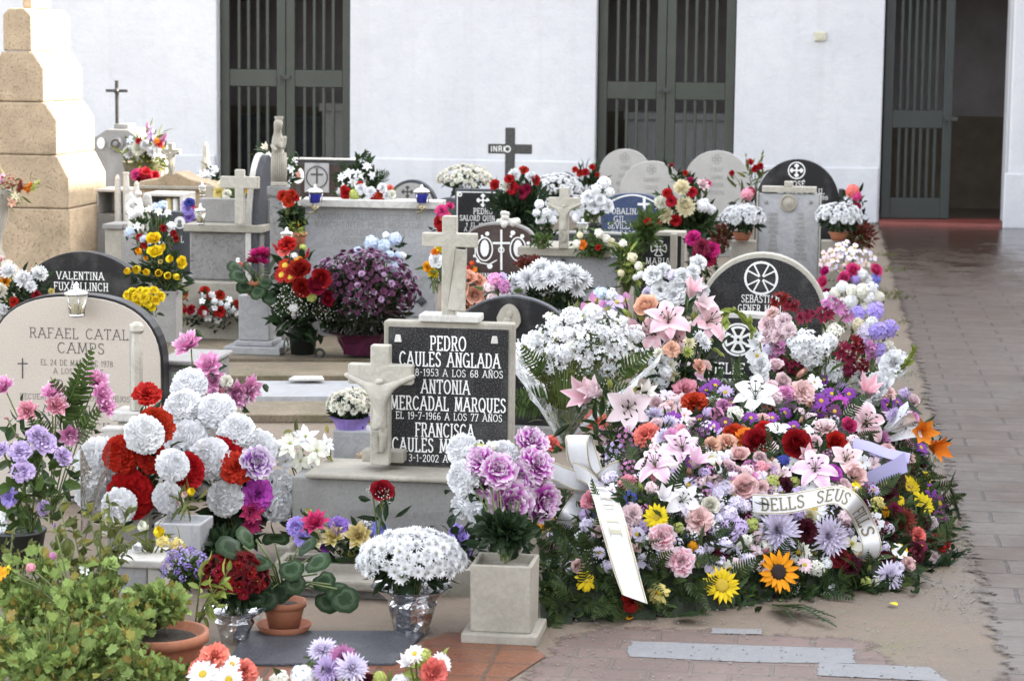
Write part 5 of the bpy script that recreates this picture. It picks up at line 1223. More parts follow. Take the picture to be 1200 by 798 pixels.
# grey marble side wall of the next plot
F = Frame(ground_under(213, 430, 8.1)); r = empty('grave_surround', 'grey marble plot wall with a recessed panel beside the beige headstone', 'grave surround', F.o)
x0, x1 = F.x(187, 450), F.x(237, 450); zt = F.z(212, 428)
boxpart('wall', M_['roughstone'], x0, x1 + .02, 0, .3, 0, zt, r, .006); boxpart('coping', M_['greystone'], x0 - .012, x1 + .03, -.02, .32, zt + .001, zt + .018, r, .006); boxpart('panel', M_['greystone'], x0 + .035, x1 - .005, -.012, -.001, .05, zt - .025, r, .003)
# pillar with base blocks
F = Frame(ground_under(160, 470, 7.55)); r = empty('marble_pillar', 'slender chipped white marble pillar on stacked blocks before the beige headstone', 'pillar', F.o)
zb = F.z(160, 482); zt = F.z(160, 378)
mb = MB(); x0, x1 = F.x(148, 430), F.x(167, 430); mb.box(x0, F.x(153, 430), .03, .07, zb, zt - .01); mb.build('rear_strip', M_['palestone'], r, bevel=.002)
mb = MB(); mb.lathe([(.022, zb), (.021, zb + .1), (.024, zb + .2), (.020, zb + .26), (.026, zt - .03), (.024, zt - .012), (.012, zt)], (F.x(159, 430), .02, 0), n=7, jit=.12); mb.build('shaft', M_['weathered'], r, smooth=False, bevel=.003)
boxpart('top_block', M_['marble'], F.x(131, 480), F.x(189, 480), -.02, .12, F.z(160, 494), zb - .001, r, .006); boxpart('middle_block', M_['weathered'], F.x(137, 480), F.x(185, 480), .0, .12, F.z(160, 508), F.z(160, 494) - .001, r, .006)
boxpart('block', M_['marble'], F.x(128, 520), F.x(193, 520), -.03, .14, 0, F.z(160, 508) - .001, r, .006); boxpart('small_block', M_['marble'], F.x(129, 510), F.x(152, 510), -.10, -.031, 0, F.z(140, 496), r, .006)

# the black plate monument
FP = Frame(ground_under(525, 376, 7.13)); r = empty('framed_headstone', 'speckled black plate with three names in a pale stone frame, on the low plinth', 'headstone', FP.o)
F = FP; x0, x1 = F.x(449, 450), F.x(601, 450); zt = F.z(525, 378); zb = F.z(480, 546) + .0
boxpart('frame', M_['limestone'], x0, x1, .006, .065, zb, zt, r, .006); FACE[r.name] = boxpart('face_plate', M_['granite'], x0 + .016, x1 - .016, 0, .0055, zb + .004, zt - .018, r, .001)
lines(r, F, [('PEDRO', 525, 410.5, 16, 41), ('CAULES ANGLADA', 527, 429.5, 16, 117), ('EL 3-8-1953 A LOS 68 AÑOS', 526, 441, 8, 126), ('ANTONIA', 522, 461, 15.5, 56), ('MERCADAL MARQUES', 525, 481, 15.5, 134), ('EL 19-7-1966 A LOS 77 AÑOS', 526, 492, 8, 124), ('FRANCISCA', 521, 512, 15.5, 68), ('CAULES MERCADAL', 522, 530, 15.5, 124), ('EL 3-1-2002 A LOS 88 AÑOS', 526, 541.5, 8, 122)], sw=.105)
mb = MB(); s = mpp(P(525, 400, 7.13))
for u_, v_ in ((467, 396), (580, 398)): q = F.at(u_, v_); mb.lathe([(6.5 * s, 0), (5 * s, 3 * s), (1 * s, 4 * s)], n=4, sq=1) if False else mb.box(q.x - 4.4 * s, q.x + 4.4 * s, -.012, -.0002, q.z - 4.4 * s, q.z + 4.4 * s, 0, .004)
mb.build('boss', M_['marble'], r, bevel=.003)
boxpart('cross_foot', M_['marble'], F.x(491, 375), F.x(562, 375), -.01, .09, zt + .001, zt + 9 * s, r, .004)
# marble cross on the plate
p = P(526.5, 370, 7.15); r = empty('marble_cross', 'white veined marble cross with a worn figure, topping the framed black plate', 'cross', p); F = Frame(p); s = mpp(p)
cross_mesh(64 * s, 117 * s, 89 * s, 16 * s, 16.5 * s, -.02, .025).build('cross', M_['weathered'], r, bevel=.003)
mb = MB(); mb.box(-1 * s, 20 * s, -.035, -.021, 8 * s, 80 * s, 0, .01); mb.build('leaning_relief', M_['weathered'], r, bevel=.004, M=Matrix.Rotation(rad(4), 4, 'Y'))
# plinth
F = Frame(G(450, 720)); PL = F; r = empty('grave_plinth', 'low grey stone plinth with an overhanging slab, under the framed black plate', 'plinth', F.o); uc = 450
y1 = .42
zt_ = FP.z(480, 546) - .001; 
Fp = Frame(ground_under(450, 560, 7.0)); x0, x1 = Fp.x(342, 620), Fp.x(606, 620); I = F.I @ Fp.M; yy = (I @ Vector((0, 0, 0))).y; dx = (I @ Vector((0, 0, 0))).x
zs = Fp.z(450, 558)
boxpart('block', M_['greystone'], x0 + dx, x1 + dx, yy, yy + .24, .06, zs - .012, r, .006)
boxpart('slab', M_['limestone'], Fp.x(360, 552) + dx, x1 + dx - .01, yy - .03, yy + .26, zs - .01, zt_, r, .006)
boxpart('step', M_['limestone'], x0 + dx + .06, x1 + dx - .02, yy - .16, yy - .001, 0, .055, r, .008)
boxpart('rough_block', M_['limestone'], x0 + dx - .03, x0 + dx + .02, yy - .1, yy - .003, 0, .09, r, .008)
k = Ink(yy - .0005); q = Fp.at(470, 600); 
k.text('PROPIEDAD DE P. CAULES', q.x + dx, q.z - .02, .022, 1.0, .08); k.build('engraving', M_['greylet'], r)
# planter trough in front
Ft = Frame(ground_under(440, 655, 6.72)); r = empty('stone_trough', 'long low stone trough in front of the plinth, filled with fabric flowers', 'trough', Ft.o); TR = Ft
x0, x1 = Ft.x(322, 680), Ft.x(554, 680); zt = Ft.z(440, 663); zb = Ft.z(440, 716)
mb = MB(); mb.box(x0, x1, 0, .02, zb, zt); mb.box(x0, x1, .12, .14, zb, zt); mb.box(x0, x0 + .02, .021, .119, zb, zt); mb.box(x1 - .02, x1, .021, .119, zb, zt); mb.box(x0 + .021, x1 - .021, .021, .119, zb, zb + .02); mb.build('box', M_['limestone'], r, bevel=.004)
mb = MB(); mb.box(x0 + .02, x0 + .07, .0, .14, 0, zb - .001); mb.box(x1 - .09, x1 - .03, 0, .14, 0, zb - .001); mb.build('foot', M_['limestone'], r, bevel=.004)
mb = MB(); mb.box(x0 + .022, x1 - .022, .022, .118, zb + .021, zt - .012); mb.build('soil', M_['soil'], r)
Fs = Frame(ground_under(425, 715, 6.66)); r = empty('grave_step', 'worn pale stone step under the front of the trough, above the dark grey slab', 'step', Fs.o)
boxpart('tread', M_['limestone'], Fs.x(335, 720), Fs.x(498, 720), -.05, .10, .028, .058, r, .008); boxpart('riser', M_['roughstone'], Fs.x(345, 720), Fs.x(490, 720), -.02, .09, 0, .027, r, .004)
flat('smooth dark grey granite slab on the ground in front of the trough', [(262, 777), (462, 776), (500, 738), (290, 738)], .012, .012, 'slate')
# crucifix of weathered stone in front of the plate
r, F, s, A, H = crucifix('weathered grey stone crucifix with a worn figure, standing before the framed black plate', 446, 544, 404, 409, 485, 438, 7.05, 22.5, 23, 'weathered')
boxpart('base', M_['limestone'], -25 * s, 25 * s, .03, .09, 0, 14 * s, r, .004)
# block carrying the small white chrysanthemums
F = Frame(ground_under(412, 505, 7.6)); r = empty('marble_block', 'square grey marble block beside the weathered crucifix, under a purple wrapped pot', 'block', F.o)
boxpart('body', M_['greymarble'], F.x(390, 520), F.x(437, 520), 0, .13, 0, F.z(412, 505), r, .004)
boxpart('chip', M_['sandstone'], F.x(420, 535), F.x(438, 535), -.05, -.001, F.z(430, 541), F.z(430, 529), r, .006)
mum_pot('small pot of white chrysanthemums in purple paper on the grey marble block', 412, 477, 27, 20, 7.66, 44, 'ivory', 12, ('purple', 46, 488, 505), group=None, lv=160)

# ------------------------------------------------------------------ flowers of the front left
# silk pompon bouquets
vz, mth = vase('grey stone flower box behind the red and white pompons', 158, 575, 640, 52, 'grey', 7.0)
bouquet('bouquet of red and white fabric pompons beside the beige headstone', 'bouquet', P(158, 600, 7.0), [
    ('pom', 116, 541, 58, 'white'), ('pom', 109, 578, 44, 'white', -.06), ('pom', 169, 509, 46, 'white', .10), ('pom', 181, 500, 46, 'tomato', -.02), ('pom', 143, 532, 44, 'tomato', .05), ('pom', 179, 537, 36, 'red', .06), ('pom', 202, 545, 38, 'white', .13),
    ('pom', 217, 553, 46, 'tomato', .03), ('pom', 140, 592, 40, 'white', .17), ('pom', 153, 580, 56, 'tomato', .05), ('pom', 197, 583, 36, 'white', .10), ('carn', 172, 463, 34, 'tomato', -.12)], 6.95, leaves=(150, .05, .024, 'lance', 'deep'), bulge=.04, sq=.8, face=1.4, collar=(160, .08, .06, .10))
vz, mth = vase('grey square marble vase between the pompon bouquets, holding small yellow tulips', 216, 608, 652, 56, 'marble', 6.75)
bouquet('sprig of yellow and pale tulips in the grey square marble vase', 'bouquet', mth, [('tulip', 223, 577, 15, 'yellow'), ('tulip', 216, 580, 12, 'blush'), ('tulip', 209, 590, 10, 'palepink')], 6.8, leaves=(26, .06, .012, 'lance', 'olive'), bulge=.02)
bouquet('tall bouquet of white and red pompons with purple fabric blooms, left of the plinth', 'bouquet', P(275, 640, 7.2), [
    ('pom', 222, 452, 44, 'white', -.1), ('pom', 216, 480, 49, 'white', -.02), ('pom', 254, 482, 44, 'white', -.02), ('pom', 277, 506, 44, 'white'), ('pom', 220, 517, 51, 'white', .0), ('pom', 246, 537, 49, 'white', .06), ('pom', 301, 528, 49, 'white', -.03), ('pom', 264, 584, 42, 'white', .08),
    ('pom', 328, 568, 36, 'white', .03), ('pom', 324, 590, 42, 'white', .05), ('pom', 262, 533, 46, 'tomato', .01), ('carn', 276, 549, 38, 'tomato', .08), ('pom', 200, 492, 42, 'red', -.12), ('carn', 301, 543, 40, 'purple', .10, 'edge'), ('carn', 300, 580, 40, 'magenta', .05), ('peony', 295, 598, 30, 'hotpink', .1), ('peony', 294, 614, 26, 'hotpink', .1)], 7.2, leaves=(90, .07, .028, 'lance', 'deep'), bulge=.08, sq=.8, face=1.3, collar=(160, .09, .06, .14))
bouquet('trailing pink silk peonies on the grey marble plot wall', 'bouquet', P(228, 480, 7.6), [('peony', 222, 406, 40, 'pink', 0, 'edge'), ('peony', 245, 430, 38, 'pink', 0, 'edge'), ('peony', 250, 446, 35, 'pink', 0, 'edge'), ('peony', 252, 464, 35, 'rose', 0, 'edge'), ('peony', 275, 462, 38, 'pink', 0, 'edge'), ('peony', 291, 455, 35, 'pink', 0, 'edge'), ('carn', 265, 447, 16, 'ivory')], 7.55, leaves=(30, .06, .03, 'lance', 'foliage'), bulge=.04)
bouquet('white silk poinsettias with pale leaves at the end of the plinth', 'bouquet', P(350, 560, 7.25), [('poin', 340, 520, 38, 'ivory'), ('poin', 358, 512, 36, 'white'), ('poin', 370, 528, 40, 'ivory'), ('poin', 335, 540, 30, 'white'), ('poin', 352, 540, 32, 'ivory'), ('poin', 328, 527, 24, 'white'), ('poin', 382, 520, 26, 'white')], 7.2, leaves=(30, .05, .02, 'lance', 'olive'), bulge=.05)
# pink silk flowers with ferns and lilac pompons in a dark box
vz, mth = vase('dark trough under the pink and lilac fabric flowers', 20, 620, 665, 70, 'dark', 6.7, name='flower_box')
r = bouquet('bouquet of pink silk peonies with fern fronds before the beige headstone', 'bouquet', P(62, 610, 7.1), [('peony', 112, 448, 35, 'pink', 0, 'edge'), ('peony', 118, 462, 32, 'pink', 0, 'edge'), ('peony', 122, 476, 32, 'pink', 0, 'edge'), ('peony', 62, 462, 32, 'pink', 0, 'edge'), ('peony', 66, 476, 32, 'rose', 0, 'edge'), ('peony', 33, 482, 30, 'rose', 0, 'edge'), ('peony', 5, 455, 32, 'pink', 0, 'edge'), ('peony', 82, 508, 32, 'pink', 0, 'edge'), ('bud', 20, 510, 10, 'mauve'), ('bud', 8, 490, 9, 'rose')], 7.1, leaves=(50, .07, .03, 'lance', 'foliage'), bulge=.05)
mb = MB()
for u_, v_, du, dv in ((70, 500, 20, -55), (84, 500, 8, -75), (95, 495, -35, -50), (80, 520, 35, -40), (88, 480, 18, -70), (60, 520, -25, -30)):
    a = P(u_, v_, 7.1); b = P(u_ + du, v_ + dv, 7.02); mb = MB(); leaf(mb, a, b - a, (0, -1, .2), (b - a).length, .07, 'fern'); mb.build('fern_frond', M_['mid'], r, world=True)
bouquet('bunch of lilac fabric pompon mums over the dark trough', 'bouquet', P(35, 622, 6.72), [('carn', 44, 512, 28, 'lilac'), ('carn', 52, 520, 28, 'lilac'), ('carn', 24, 530, 28, 'lilac'), ('carn', 27, 553, 28, 'lilac'), ('carn', 73, 535, 24, 'lilac'), ('carn', 12, 583, 22, 'lavender'), ('carn', 50, 595, 18, 'lilac'), ('carn', 2, 527, 20, 'lilac'), ('cluster', 4, 605, 24, 'white'), ('cluster', 6, 622, 26, 'coolwhite')], 6.7, leaves=(90, .07, .03, 'lance', 'mid'), bulge=.06)
# cone of smoky film
p = P(95, 648, 6.55); r = empty('film_cone', 'tall cone of smoky transparent wrapping film beside the red pompons', 'wrapping film', p); mb = MB(); I = r.matrix_basis.inverted()
tip = Vector((0, 0, 0)); n = 14; s = mpp(p)
ringp = [I @ P(u_, v_, 6.55 + dy) for u_, v_, dy in ((92, 500, -.05), (105, 503, -.07), (118, 515, -.07), (130, 520, -.03), (128, 545, .03), (116, 560, .06), (104, 545, .06), (94, 520, .02))]
low = [q * .12 for q in ringp]; mid = [q * .6 for q in ringp]; m_ = len(ringp); mb.v = low + mid + ringp
for j in range(2):
    for i in range(m_ - 1): mb.face([j * m_ + i, j * m_ + i + 1, (j + 1) * m_ + i + 1, (j + 1) * m_ + i])
o = mb.build('film', M_['smokefilm'], r, smooth=True)
# planter boxes
F = Frame(ground_under(160, 665, 6.3)); r = empty('stone_planter', 'pale square stone planter in front of the red pompons, half hidden by leaves', 'planter', F.o)
boxpart('box', M_['greymarble'], F.x(130, 690), F.x(172, 690), 0, .16, 0, F.z(160, 665), r); boxpart('rim', M_['marble'], F.x(128, 665), F.x(190, 665), -.012, .17, F.z(160, 665) + .001, F.z(160, 655), r); boxpart('side_plate', M_['marble'], F.x(172, 690) + .001, F.x(190, 690), .002, .158, 0, F.z(160, 665), r)
bouquet('pale yellow and white tulips over the half hidden stone planter', 'bouquet', P(175, 665, 6.4), [('tulip', 186, 624, 20, 'yellow'), ('tulip', 168, 618, 20, 'ivory'), ('tulip', 163, 640, 16, 'white'), ('cluster', 206, 640, 24, 'paleyellow'), ('cluster', 190, 634, 18, 'paleyellow')], 6.4, leaves=(40, .06, .014, 'lance', 'olive'), bulge=.03)
mum_pot('bunch of violet statice and pink florets beside the terracotta pot', 218, 668, 26, 24, 6.25, 26, 'violet', 15, None, 'loose', 'plant', lv=80, leafm='mid', name='statice_plant', col2='lavender')
mum_pot('dark red chrysanthemums in crumpled foil behind the terracotta pot', 275, 682, 36, 36, 6.12, 70, 'dred', 15, ('foil', 60, 712, 768), 'button', lv=220, col2='rosered')
# twig with yellow green leaves
r = empty('leafy_twig', 'yellowing leafy twig rising from the large terracotta pot', 'plant', P(230, 735, 5.95)); mb = MB()
a = P(228, 738, 5.95); tips = [P(250, 690, 5.9), P(265, 690, 5.9), P(238, 660, 5.92), P(268, 668, 5.9), P(245, 708, 5.88)]
for t in tips:
    mb.tube([a, a.lerp(t, .5) + Vector((0, 0, .01)), t], .0025, 4, 1)
    for i in range(7): q = a.lerp(t, .55 + .07 * i); leaf(mb, q, rdir() + (t - a).normalized() * .8, rdir(.5), RN.uniform(.03, .05), .016)
mb.build('foliage', [M_['lime'], M_['stem']], r, world=True)
# geranium bush in a big terracotta pot
def pot_thing(label, u, vt, vb, w_, d, kind='terracotta', saucer=None, cat='flower pot', name='flower_pot'):
    p = P(u, vb, d); p.z = max(0, p.z); F = Frame(Vector((p.x, p.y, 0))); s = mpp(p); r = empty(name, label, cat, (p.x, p.y, p.z))
    mb, mt, sm = pot_mesh(kind, w_ * s, F.z(u, vt) - p.z - (.012 if saucer else 0), .012 if saucer else 0); mb.build('body', mt, r, smooth=True)
    if saucer: mb = MB(); mb.lathe([(saucer * s * .38, 0), (saucer * s * .5, .03), (saucer * s * .47, .03), (saucer * s * .4, .011)], n=28); mb.build('saucer', mt, r, smooth=True)
    mb = MB(); mb.lathe([(w_ * s * .38, (F.z(u, vt) - p.z) * .86), (w_ * s * .3, (F.z(u, vt) - p.z) * .9)], n=14); mb.build('soil', M_['soil'], r); return r, Vector((p.x, p.y, F.z(u, vt)))
pot_thing('wide rimmed terracotta pot under the green geranium bush', 186, 739, 815, 118, 5.75)
def bush(label, name, c, rr, n, L, kind, mat, cat='plant', stems=40, extra=None, W=None, zb=.3):
    r = empty(name, label, cat, (c.x, c.y, max(0, c.z - rr[2]))); mb = MB(); leaf_ball(mb, c, rr, n, L, W or L, kind, 0, zb, .35)
    b = Vector((c.x, c.y, max(0.0, c.z - rr[2])))
    for _ in range(stems): q = c + Vector((RN.uniform(-1, 1) * rr[0], RN.uniform(-1, 1) * rr[1], RN.uniform(-.3, .8) * rr[2])) * .8; mb.tube([b, b.lerp(q, .5) + rdir() * .02, q], .0022, 4, 1)
    if extra: extra(mb)
    mb.build('foliage', [M_[mat], M_['stem']], r, world=True); return r
bush('dark glossy foliage between the pots at the foot of the tall pompon bouquet', 'leafy_plant', P(262, 640, 6.75), (.08, .08, .05), 220, .05, 'lance', 'deep', W=.024)
def clumps(mb):
    for u_, v_, d_, rr, n in ((30, 722, 5.75, (.10, .10, .09), 190), (100, 705, 5.7, (.09, .09, .07), 170), (148, 735, 5.6, (.08, .08, .08), 150), (60, 790, 5.45, (.14, .1, .08), 260), (160, 790, 5.45, (.09, .08, .06), 150), (-10, 770, 5.5, (.1, .1, .1), 150), (120, 770, 5.5, (.09, .08, .08), 160), (52, 668, 5.8, (.04, .04, .03), 26), (130, 682, 5.72, (.04, .04, .025), 24), (8, 684, 5.8, (.05, .04, .03), 30)):
        leaf_ball(mb, P(u_, v_, d_), rr, int(n * 1.9), RN.uniform(.019, .028), .026, 'round', 0, .3, .25)
        for _ in range(9): q = P(u_, v_, d_) + rdir(.5) * rr[0] * 1.1; mb.tube([P(80, 800, 5.6), P(u_, v_ + 30, d_), q], .002, 4, 1); leaf(mb, q, rdir(.4), rdir(.7), .036, .036, 'round')
bush('large bushy geranium with yellowing lobed leaves in the near corner', 'geranium_plant', P(80, 760, 5.6), (.2, .12, .10), 380, .024, 'round', 'geranium', stems=70, extra=clumps)
bush('geranium shoots spilling over the wide terracotta pot', 'geranium_plant', P(182, 710, 5.78), (.10, .10, .065), 300, .027, 'round', 'geranium', stems=30)
bush('small geranium clump below the rim of the wide terracotta pot', 'geranium_plant', P(205, 796, 5.5), (.06, .05, .05), 130, .026, 'round', 'geranium', stems=14)
def sprigs(label, spots, d, L, mat, n, base):
    r = empty('leafy_shrub', label, 'shrub', base); mb = MB()
    for u_, v_ in spots:
        t = P(u_, v_, d + RN.uniform(-.12, .12)); m = base.lerp(t, .5) + rdir() * .03; mb.tube([base + rdir() * .03, m, t], .0024, 4, 1)
        for i in range(n):
            k = .35 + .65 * i / n; q = (base.lerp(m, k * 2) if k < .5 else m.lerp(t, k * 2 - 1)); leaf(mb, q, rdir(.4), rdir(.6), L * RN.uniform(.7, 1.2), L * .5)
        for _ in range(4): leaf(mb, t, rdir(.6), rdir(.6), L * .8, L * .35)
    mb.build('foliage', [M_[mat], M_['stem']], r, world=True)
b = P(110, 730, 6.0)
sprigs('leafy shrub with pointed olive leaves before the smoky film cone', [(70, 592), (85, 615), (100, 640), (118, 610), (128, 590), (140, 615), (95, 660), (60, 640), (110, 665), (140, 650), (75, 680), (150, 600), (152, 640), (50, 670), (35, 660), (66, 625), (130, 670), (104, 600)], 6.1, .040, 'olive', 14, b)
sprigs('low green weeds with a few stray blooms at the picture edge', [(5, 640), (15, 625), (22, 650), (34, 640), (8, 665), (28, 668), (45, 640), (12, 680)], 6.2, .034, 'olive', 10, P(20, 720, 6.1))
bouquet('stray white and red florets among the geranium leaves', 'flowers', P(85, 720, 5.7), [('five', 98, 668, 13, 'white'), ('cluster', 62, 651, 11, 'mauve'), ('bud', 75, 692, 14, 'red'), ('bud', 84, 694, 10, 'red'), ('five', 3, 672, 18, 'gold'), ('five', 9, 668, 12, 'yellow'), ('bud', 64, 616, 9, 'violet'), ('cluster', 36, 665, 14, 'rose'), ('five', 100, 686, 8, 'rust')], 5.75, leaves=(0, 0, 0, 'lance', 'mid'), bulge=0)
# cyclamen pot
pr, mth = pot_thing('terracotta pot standing in a saucer, holding patterned cyclamen leaves', 333, 703, 757, 52, 6.22, 'terracotta', 66)
def cyc_leaf():
    m = NT('cyclamen_leaf'); uv = m.node('ShaderNodeSeparateXYZ'); m.link(m.coord('UV'), uv.inputs[0]); g = m.node('ShaderNodeNewGeometry')
    n = m.noise(m.coord('UV', (4, 4, 1)), 2.0, 3); r_ = m.math('ADD', uv.outputs[1], m.math('MULTIPLY', m.math('SUBTRACT', n, .5), .7))
    col = m.ramp(r_, [(0.2, (.018, .036, .015)), (0.45, (.024, .046, .018)), (0.6, (.062, .09, .052)), (0.7, (.045, .072, .036)), (0.82, (.018, .038, .014))]); col = hsv(m, col, .5, 1.0, m.math('MULTIPLY_ADD', g.outputs['Random Per Island'], .5)); m.n[-2].inputs[2].default_value = .75
    return thin_sheet(m, col, .12, .5, .12)
M_['cyclamen'] = cyc_leaf()
def heart(mb, p, d, up, L):                  # heart shaped leaf, v runs centre to rim
    d = Vector(d).normalized(); s = d.cross(Vector(up)).normalized(); n = s.cross(d).normalized(); p = Vector(p); b = len(mb.v); m = 30; mb.v.append(p + d * L * .38 + n * L * .05)
    for rr in (.5, 1.0):
        for k in range(m):
            a = 2 * PI * k / m; q = L * .55 * rr * (1 - .38 * math.exp(-((a if a < PI else a - 2 * PI) / .45) ** 2)) * (1 + .025 * math.cos(9 * a))
            mb.v.append(p + d * (L * .45 - math.cos(a) * q) + s * (math.sin(a) * q * .95) + n * (-L * .10 * rr * rr + (L * .05 if rr == 1.0 else 0) * math.cos(3 * a)))
    for k in range(m):
        k2 = (k + 1) % m; mb.face([b, b + 1 + k, b + 1 + k2], 0, [(k / m, 0), (k / m, .5), ((k + 1) / m, .5)]); mb.face([b + 1 + k, b + 1 + m + k, b + 1 + m + k2, b + 1 + k2], 0, [(k / m, .5), (k / m, 1), ((k + 1) / m, 1), ((k + 1) / m, .5)])
def cyclamen(label, base, spots, d, L, blooms, col):
    r = empty('cyclamen_plant', label, 'plant', base); mb = MB()
    for u_, v_, dx_, dz_ in spots:
        t = P(u_, v_, d + RN.uniform(-.06, .04)); mb.tube([base, base.lerp(t, .5) + Vector((0, 0, .03)), t], .003, 4, 1); heart(mb, t, (dx_, -.45, dz_), (RN.uniform(-.2, .2), -.75, .75), L * RN.uniform(.85, 1.2))
    mb.build('foliage', [M_['cyclamen'], M_['stem']], r, world=True, smooth=True)
    for u_, v_, px, c_ in blooms: p_ = P(u_, v_, d - .02); put('peony', p_, Vector((RN.uniform(-.3, .3), -.2, 1)), px * mpp(p_) * .5, c_, r)
cyclamen('cyclamen with silver patterned heart shaped leaves in the saucered terracotta pot', mth, [(285, 640, -.8, .1), (300, 632, -.5, .3), (312, 650, -.3, -.2), (322, 636, .1, .4), (338, 655, .2, -.4), (350, 640, .5, .2), (372, 672, .6, -.5), (388, 685, .8, -.6), (378, 692, .5, -.7), (345, 672, .1, -.7), (330, 680, -.1, -.8), (310, 672, -.5, -.6), (318, 690, -.4, -.8), (295, 655, -.8, -.2), (360, 655, .6, 0), (395, 690, .7, -.7), (305, 690, -.7, -.6)], 6.18, .066, [], 'red')
r = empty('ribbon_curl', 'thin white curling ribbon hanging from the crumpled foil', 'ribbon', P(305, 745, 6.3)); mb = MB(); I = r.matrix_basis.inverted()
pts = [P(u_, v_, 6.3) for u_, v_ in ((298, 720), (306, 727), (314, 735), (314, 745), (308, 755), (302, 764))]
for p_ in pts: mb.v += [I @ (p_ + Vector((-.006, 0, 0))), I @ (p_ + Vector((.006, -.003, .003)))]
for i in range(len(pts) - 1): mb.face([2 * i, 2 * i + 1, 2 * i + 3, 2 * i + 2])
o = mb.build('strip', M_['ribbon'], r, smooth=True); o.modifiers.new('t', 'SOLIDIFY').thickness = .0008
# fabric flowers in the trough
def TP(u_, v_): return P(u_, v_, 6.78)
bouquet('fabric flowers in purple, yellow, pink and blue planted along the stone trough', 'flowers', Vector((P(430, 670, 6.8).x, P(430, 670, 6.8).y, P(430, 668, 6.8).z)), [
    ('carn', 347, 617, 24, 'lavender'), ('carn', 356, 630, 24, 'lavender'), ('carn', 397, 618, 26, 'violet'), ('carn', 383, 640, 16, 'purple'), ('peony', 370, 614, 35, 'hotpink', .03), ('tulip', 362, 600, 12, 'limegreen'), ('peony', 392, 628, 32, 'paleyellow', .03, 'edge'), ('peony', 420, 628, 35, 'paleyellow', .03, 'edge'), ('peony', 372, 632, 28, 'cream', .02),
    ('tulip', 398, 645, 14, 'cream'), ('tulip', 412, 648, 14, 'limegreen'), ('cluster', 444, 622, 28, 'blue'), ('cluster', 440, 636, 18, 'lavender'), ('loose', 432, 612, 18, 'white'), ('carn', 535, 630, 32, 'lavender'), ('carn', 545, 648, 16, 'violet'), ('carn', 500, 640, 20, 'lavender', -.03), ('five', 470, 640, 16, 'blue', -.03)], 6.78, leaves=(150, .05, .02, 'lance', 'foliage'), bulge=.02, lspread=1.0)
bouquet('single dark red rose with white gypsophila before the plinth', 'flower', P(443, 640, 6.7), [('rose', 447, 578, 30, 'rosered'), ('gyps', 450, 582, 24, 'white', .02), ('gyps', 436, 575, 18, 'white')], 6.7, leaves=(14, .06, .02, 'lance', 'deep'), bulge=0, name='rose_stem', upb=.9)
# white chrysanthemums in foil
mum_pot('white chrysanthemums in a crumpled silver foil pot before the trough', 483, 658, 60, 36, 6.24, 96, 'white', 19, ('foil', 76, 686, 755), 'button', lv=320, zmin=-.2, face=.3)
vz, mth = vase('square pale stone vase on a plinth, in front of the mound of wreaths', 591, 655, 745, 72, 'stone', None, base=True)
bouquet('white and magenta fabric pompons in the square pale stone vase', 'bouquet', mth, [('pom', 543, 528, 38, 'coolwhite', .03), ('pom', 546, 560, 42, 'coolwhite', .05), ('pom', 566, 594, 42, 'coolwhite', .08), ('pom', 590, 534, 36, 'white', -.02), ('pom', 545, 592, 32, 'coolwhite', .02), ('carn', 565, 542, 40, 'magenta', .05, 'edge'), ('carn', 584, 553, 42, 'magenta', .07, 'edge'), ('carn', 597, 588, 54, 'magenta', .10, 'edge'), ('carn', 632, 587, 50, 'magenta', .08, 'edge'), ('carn', 626, 547, 46, 'magenta', .05, 'edge'), ('carn', 622, 520, 42, 'magenta', .01, 'edge'), ('carn', 606, 562, 44, 'magenta', .04, 'edge'), ('carn', 570, 568, 34, 'magenta', .03, 'edge'), ('dense', 562, 528, 20, 'limegreen', .02), ('dense', 575, 524, 16, 'ivory', .02)], 6.5, leaves=(230, .042, .026, 'lance', 'deep'), bulge=.06, ldrop=1.8, collar=(260, .085, .075, .06))
# bottom edge bouquets
d = 5.5
bouquet('coral carnations and white daisies at the bottom edge beside the geranium', 'bouquet', P(250, 830, 5.5), [('carn', 252, 770, 34, 'coral'), ('carn', 236, 785, 30, 'coral'), ('carn', 285, 788, 32, 'coral'), ('daisy', 238, 790, 40, 'white', .04), ('daisy', 268, 796, 36, 'white', .04), ('carn', 258, 792, 26, 'rose'), ('daisy', 300, 805, 30, 'ivory'), ('carn', 222, 800, 28, 'coral'), ('daisy', 272, 778, 26, 'white')], d, leaves=(40, .04, .02, 'lance', 'mid'), bulge=.04)
bouquet('lilac spider chrysanthemums with white and dark red blooms at the bottom edge', 'bouquet', P(390, 830, 5.5), [('mum', 378, 762, 36, 'palelilac'), ('mum', 402, 770, 34, 'mauve'), ('mum', 412, 783, 40, 'palelilac', .03), ('mum', 385, 785, 36, 'lilac'), ('dense', 355, 793, 34, 'white'), ('dense', 328, 797, 28, 'ivory'), ('carn', 430, 800, 22, 'burg'), ('dense', 445, 795, 20, 'limegreen'), ('daisy', 395, 800, 30, 'white')], d, leaves=(40, .04, .02, 'lance', 'mid'), bulge=.04)
bouquet('white lily, lime sprig and coral carnation at the bottom edge below the foil pot', 'bouquet', P(490, 830, 5.5), [('lilyhalf', 480, 780, 34, 'white'), ('carn', 507, 788, 34, 'coral', .03), ('daisy', 518, 776, 28, 'white'), ('dense', 497, 768, 20, 'limegreen'), ('daisy', 486, 766, 26, 'ivory'), ('dense', 470, 800, 26, 'white')], d, leaves=(24, .04, .02, 'lance', 'lime'), bulge=.03)
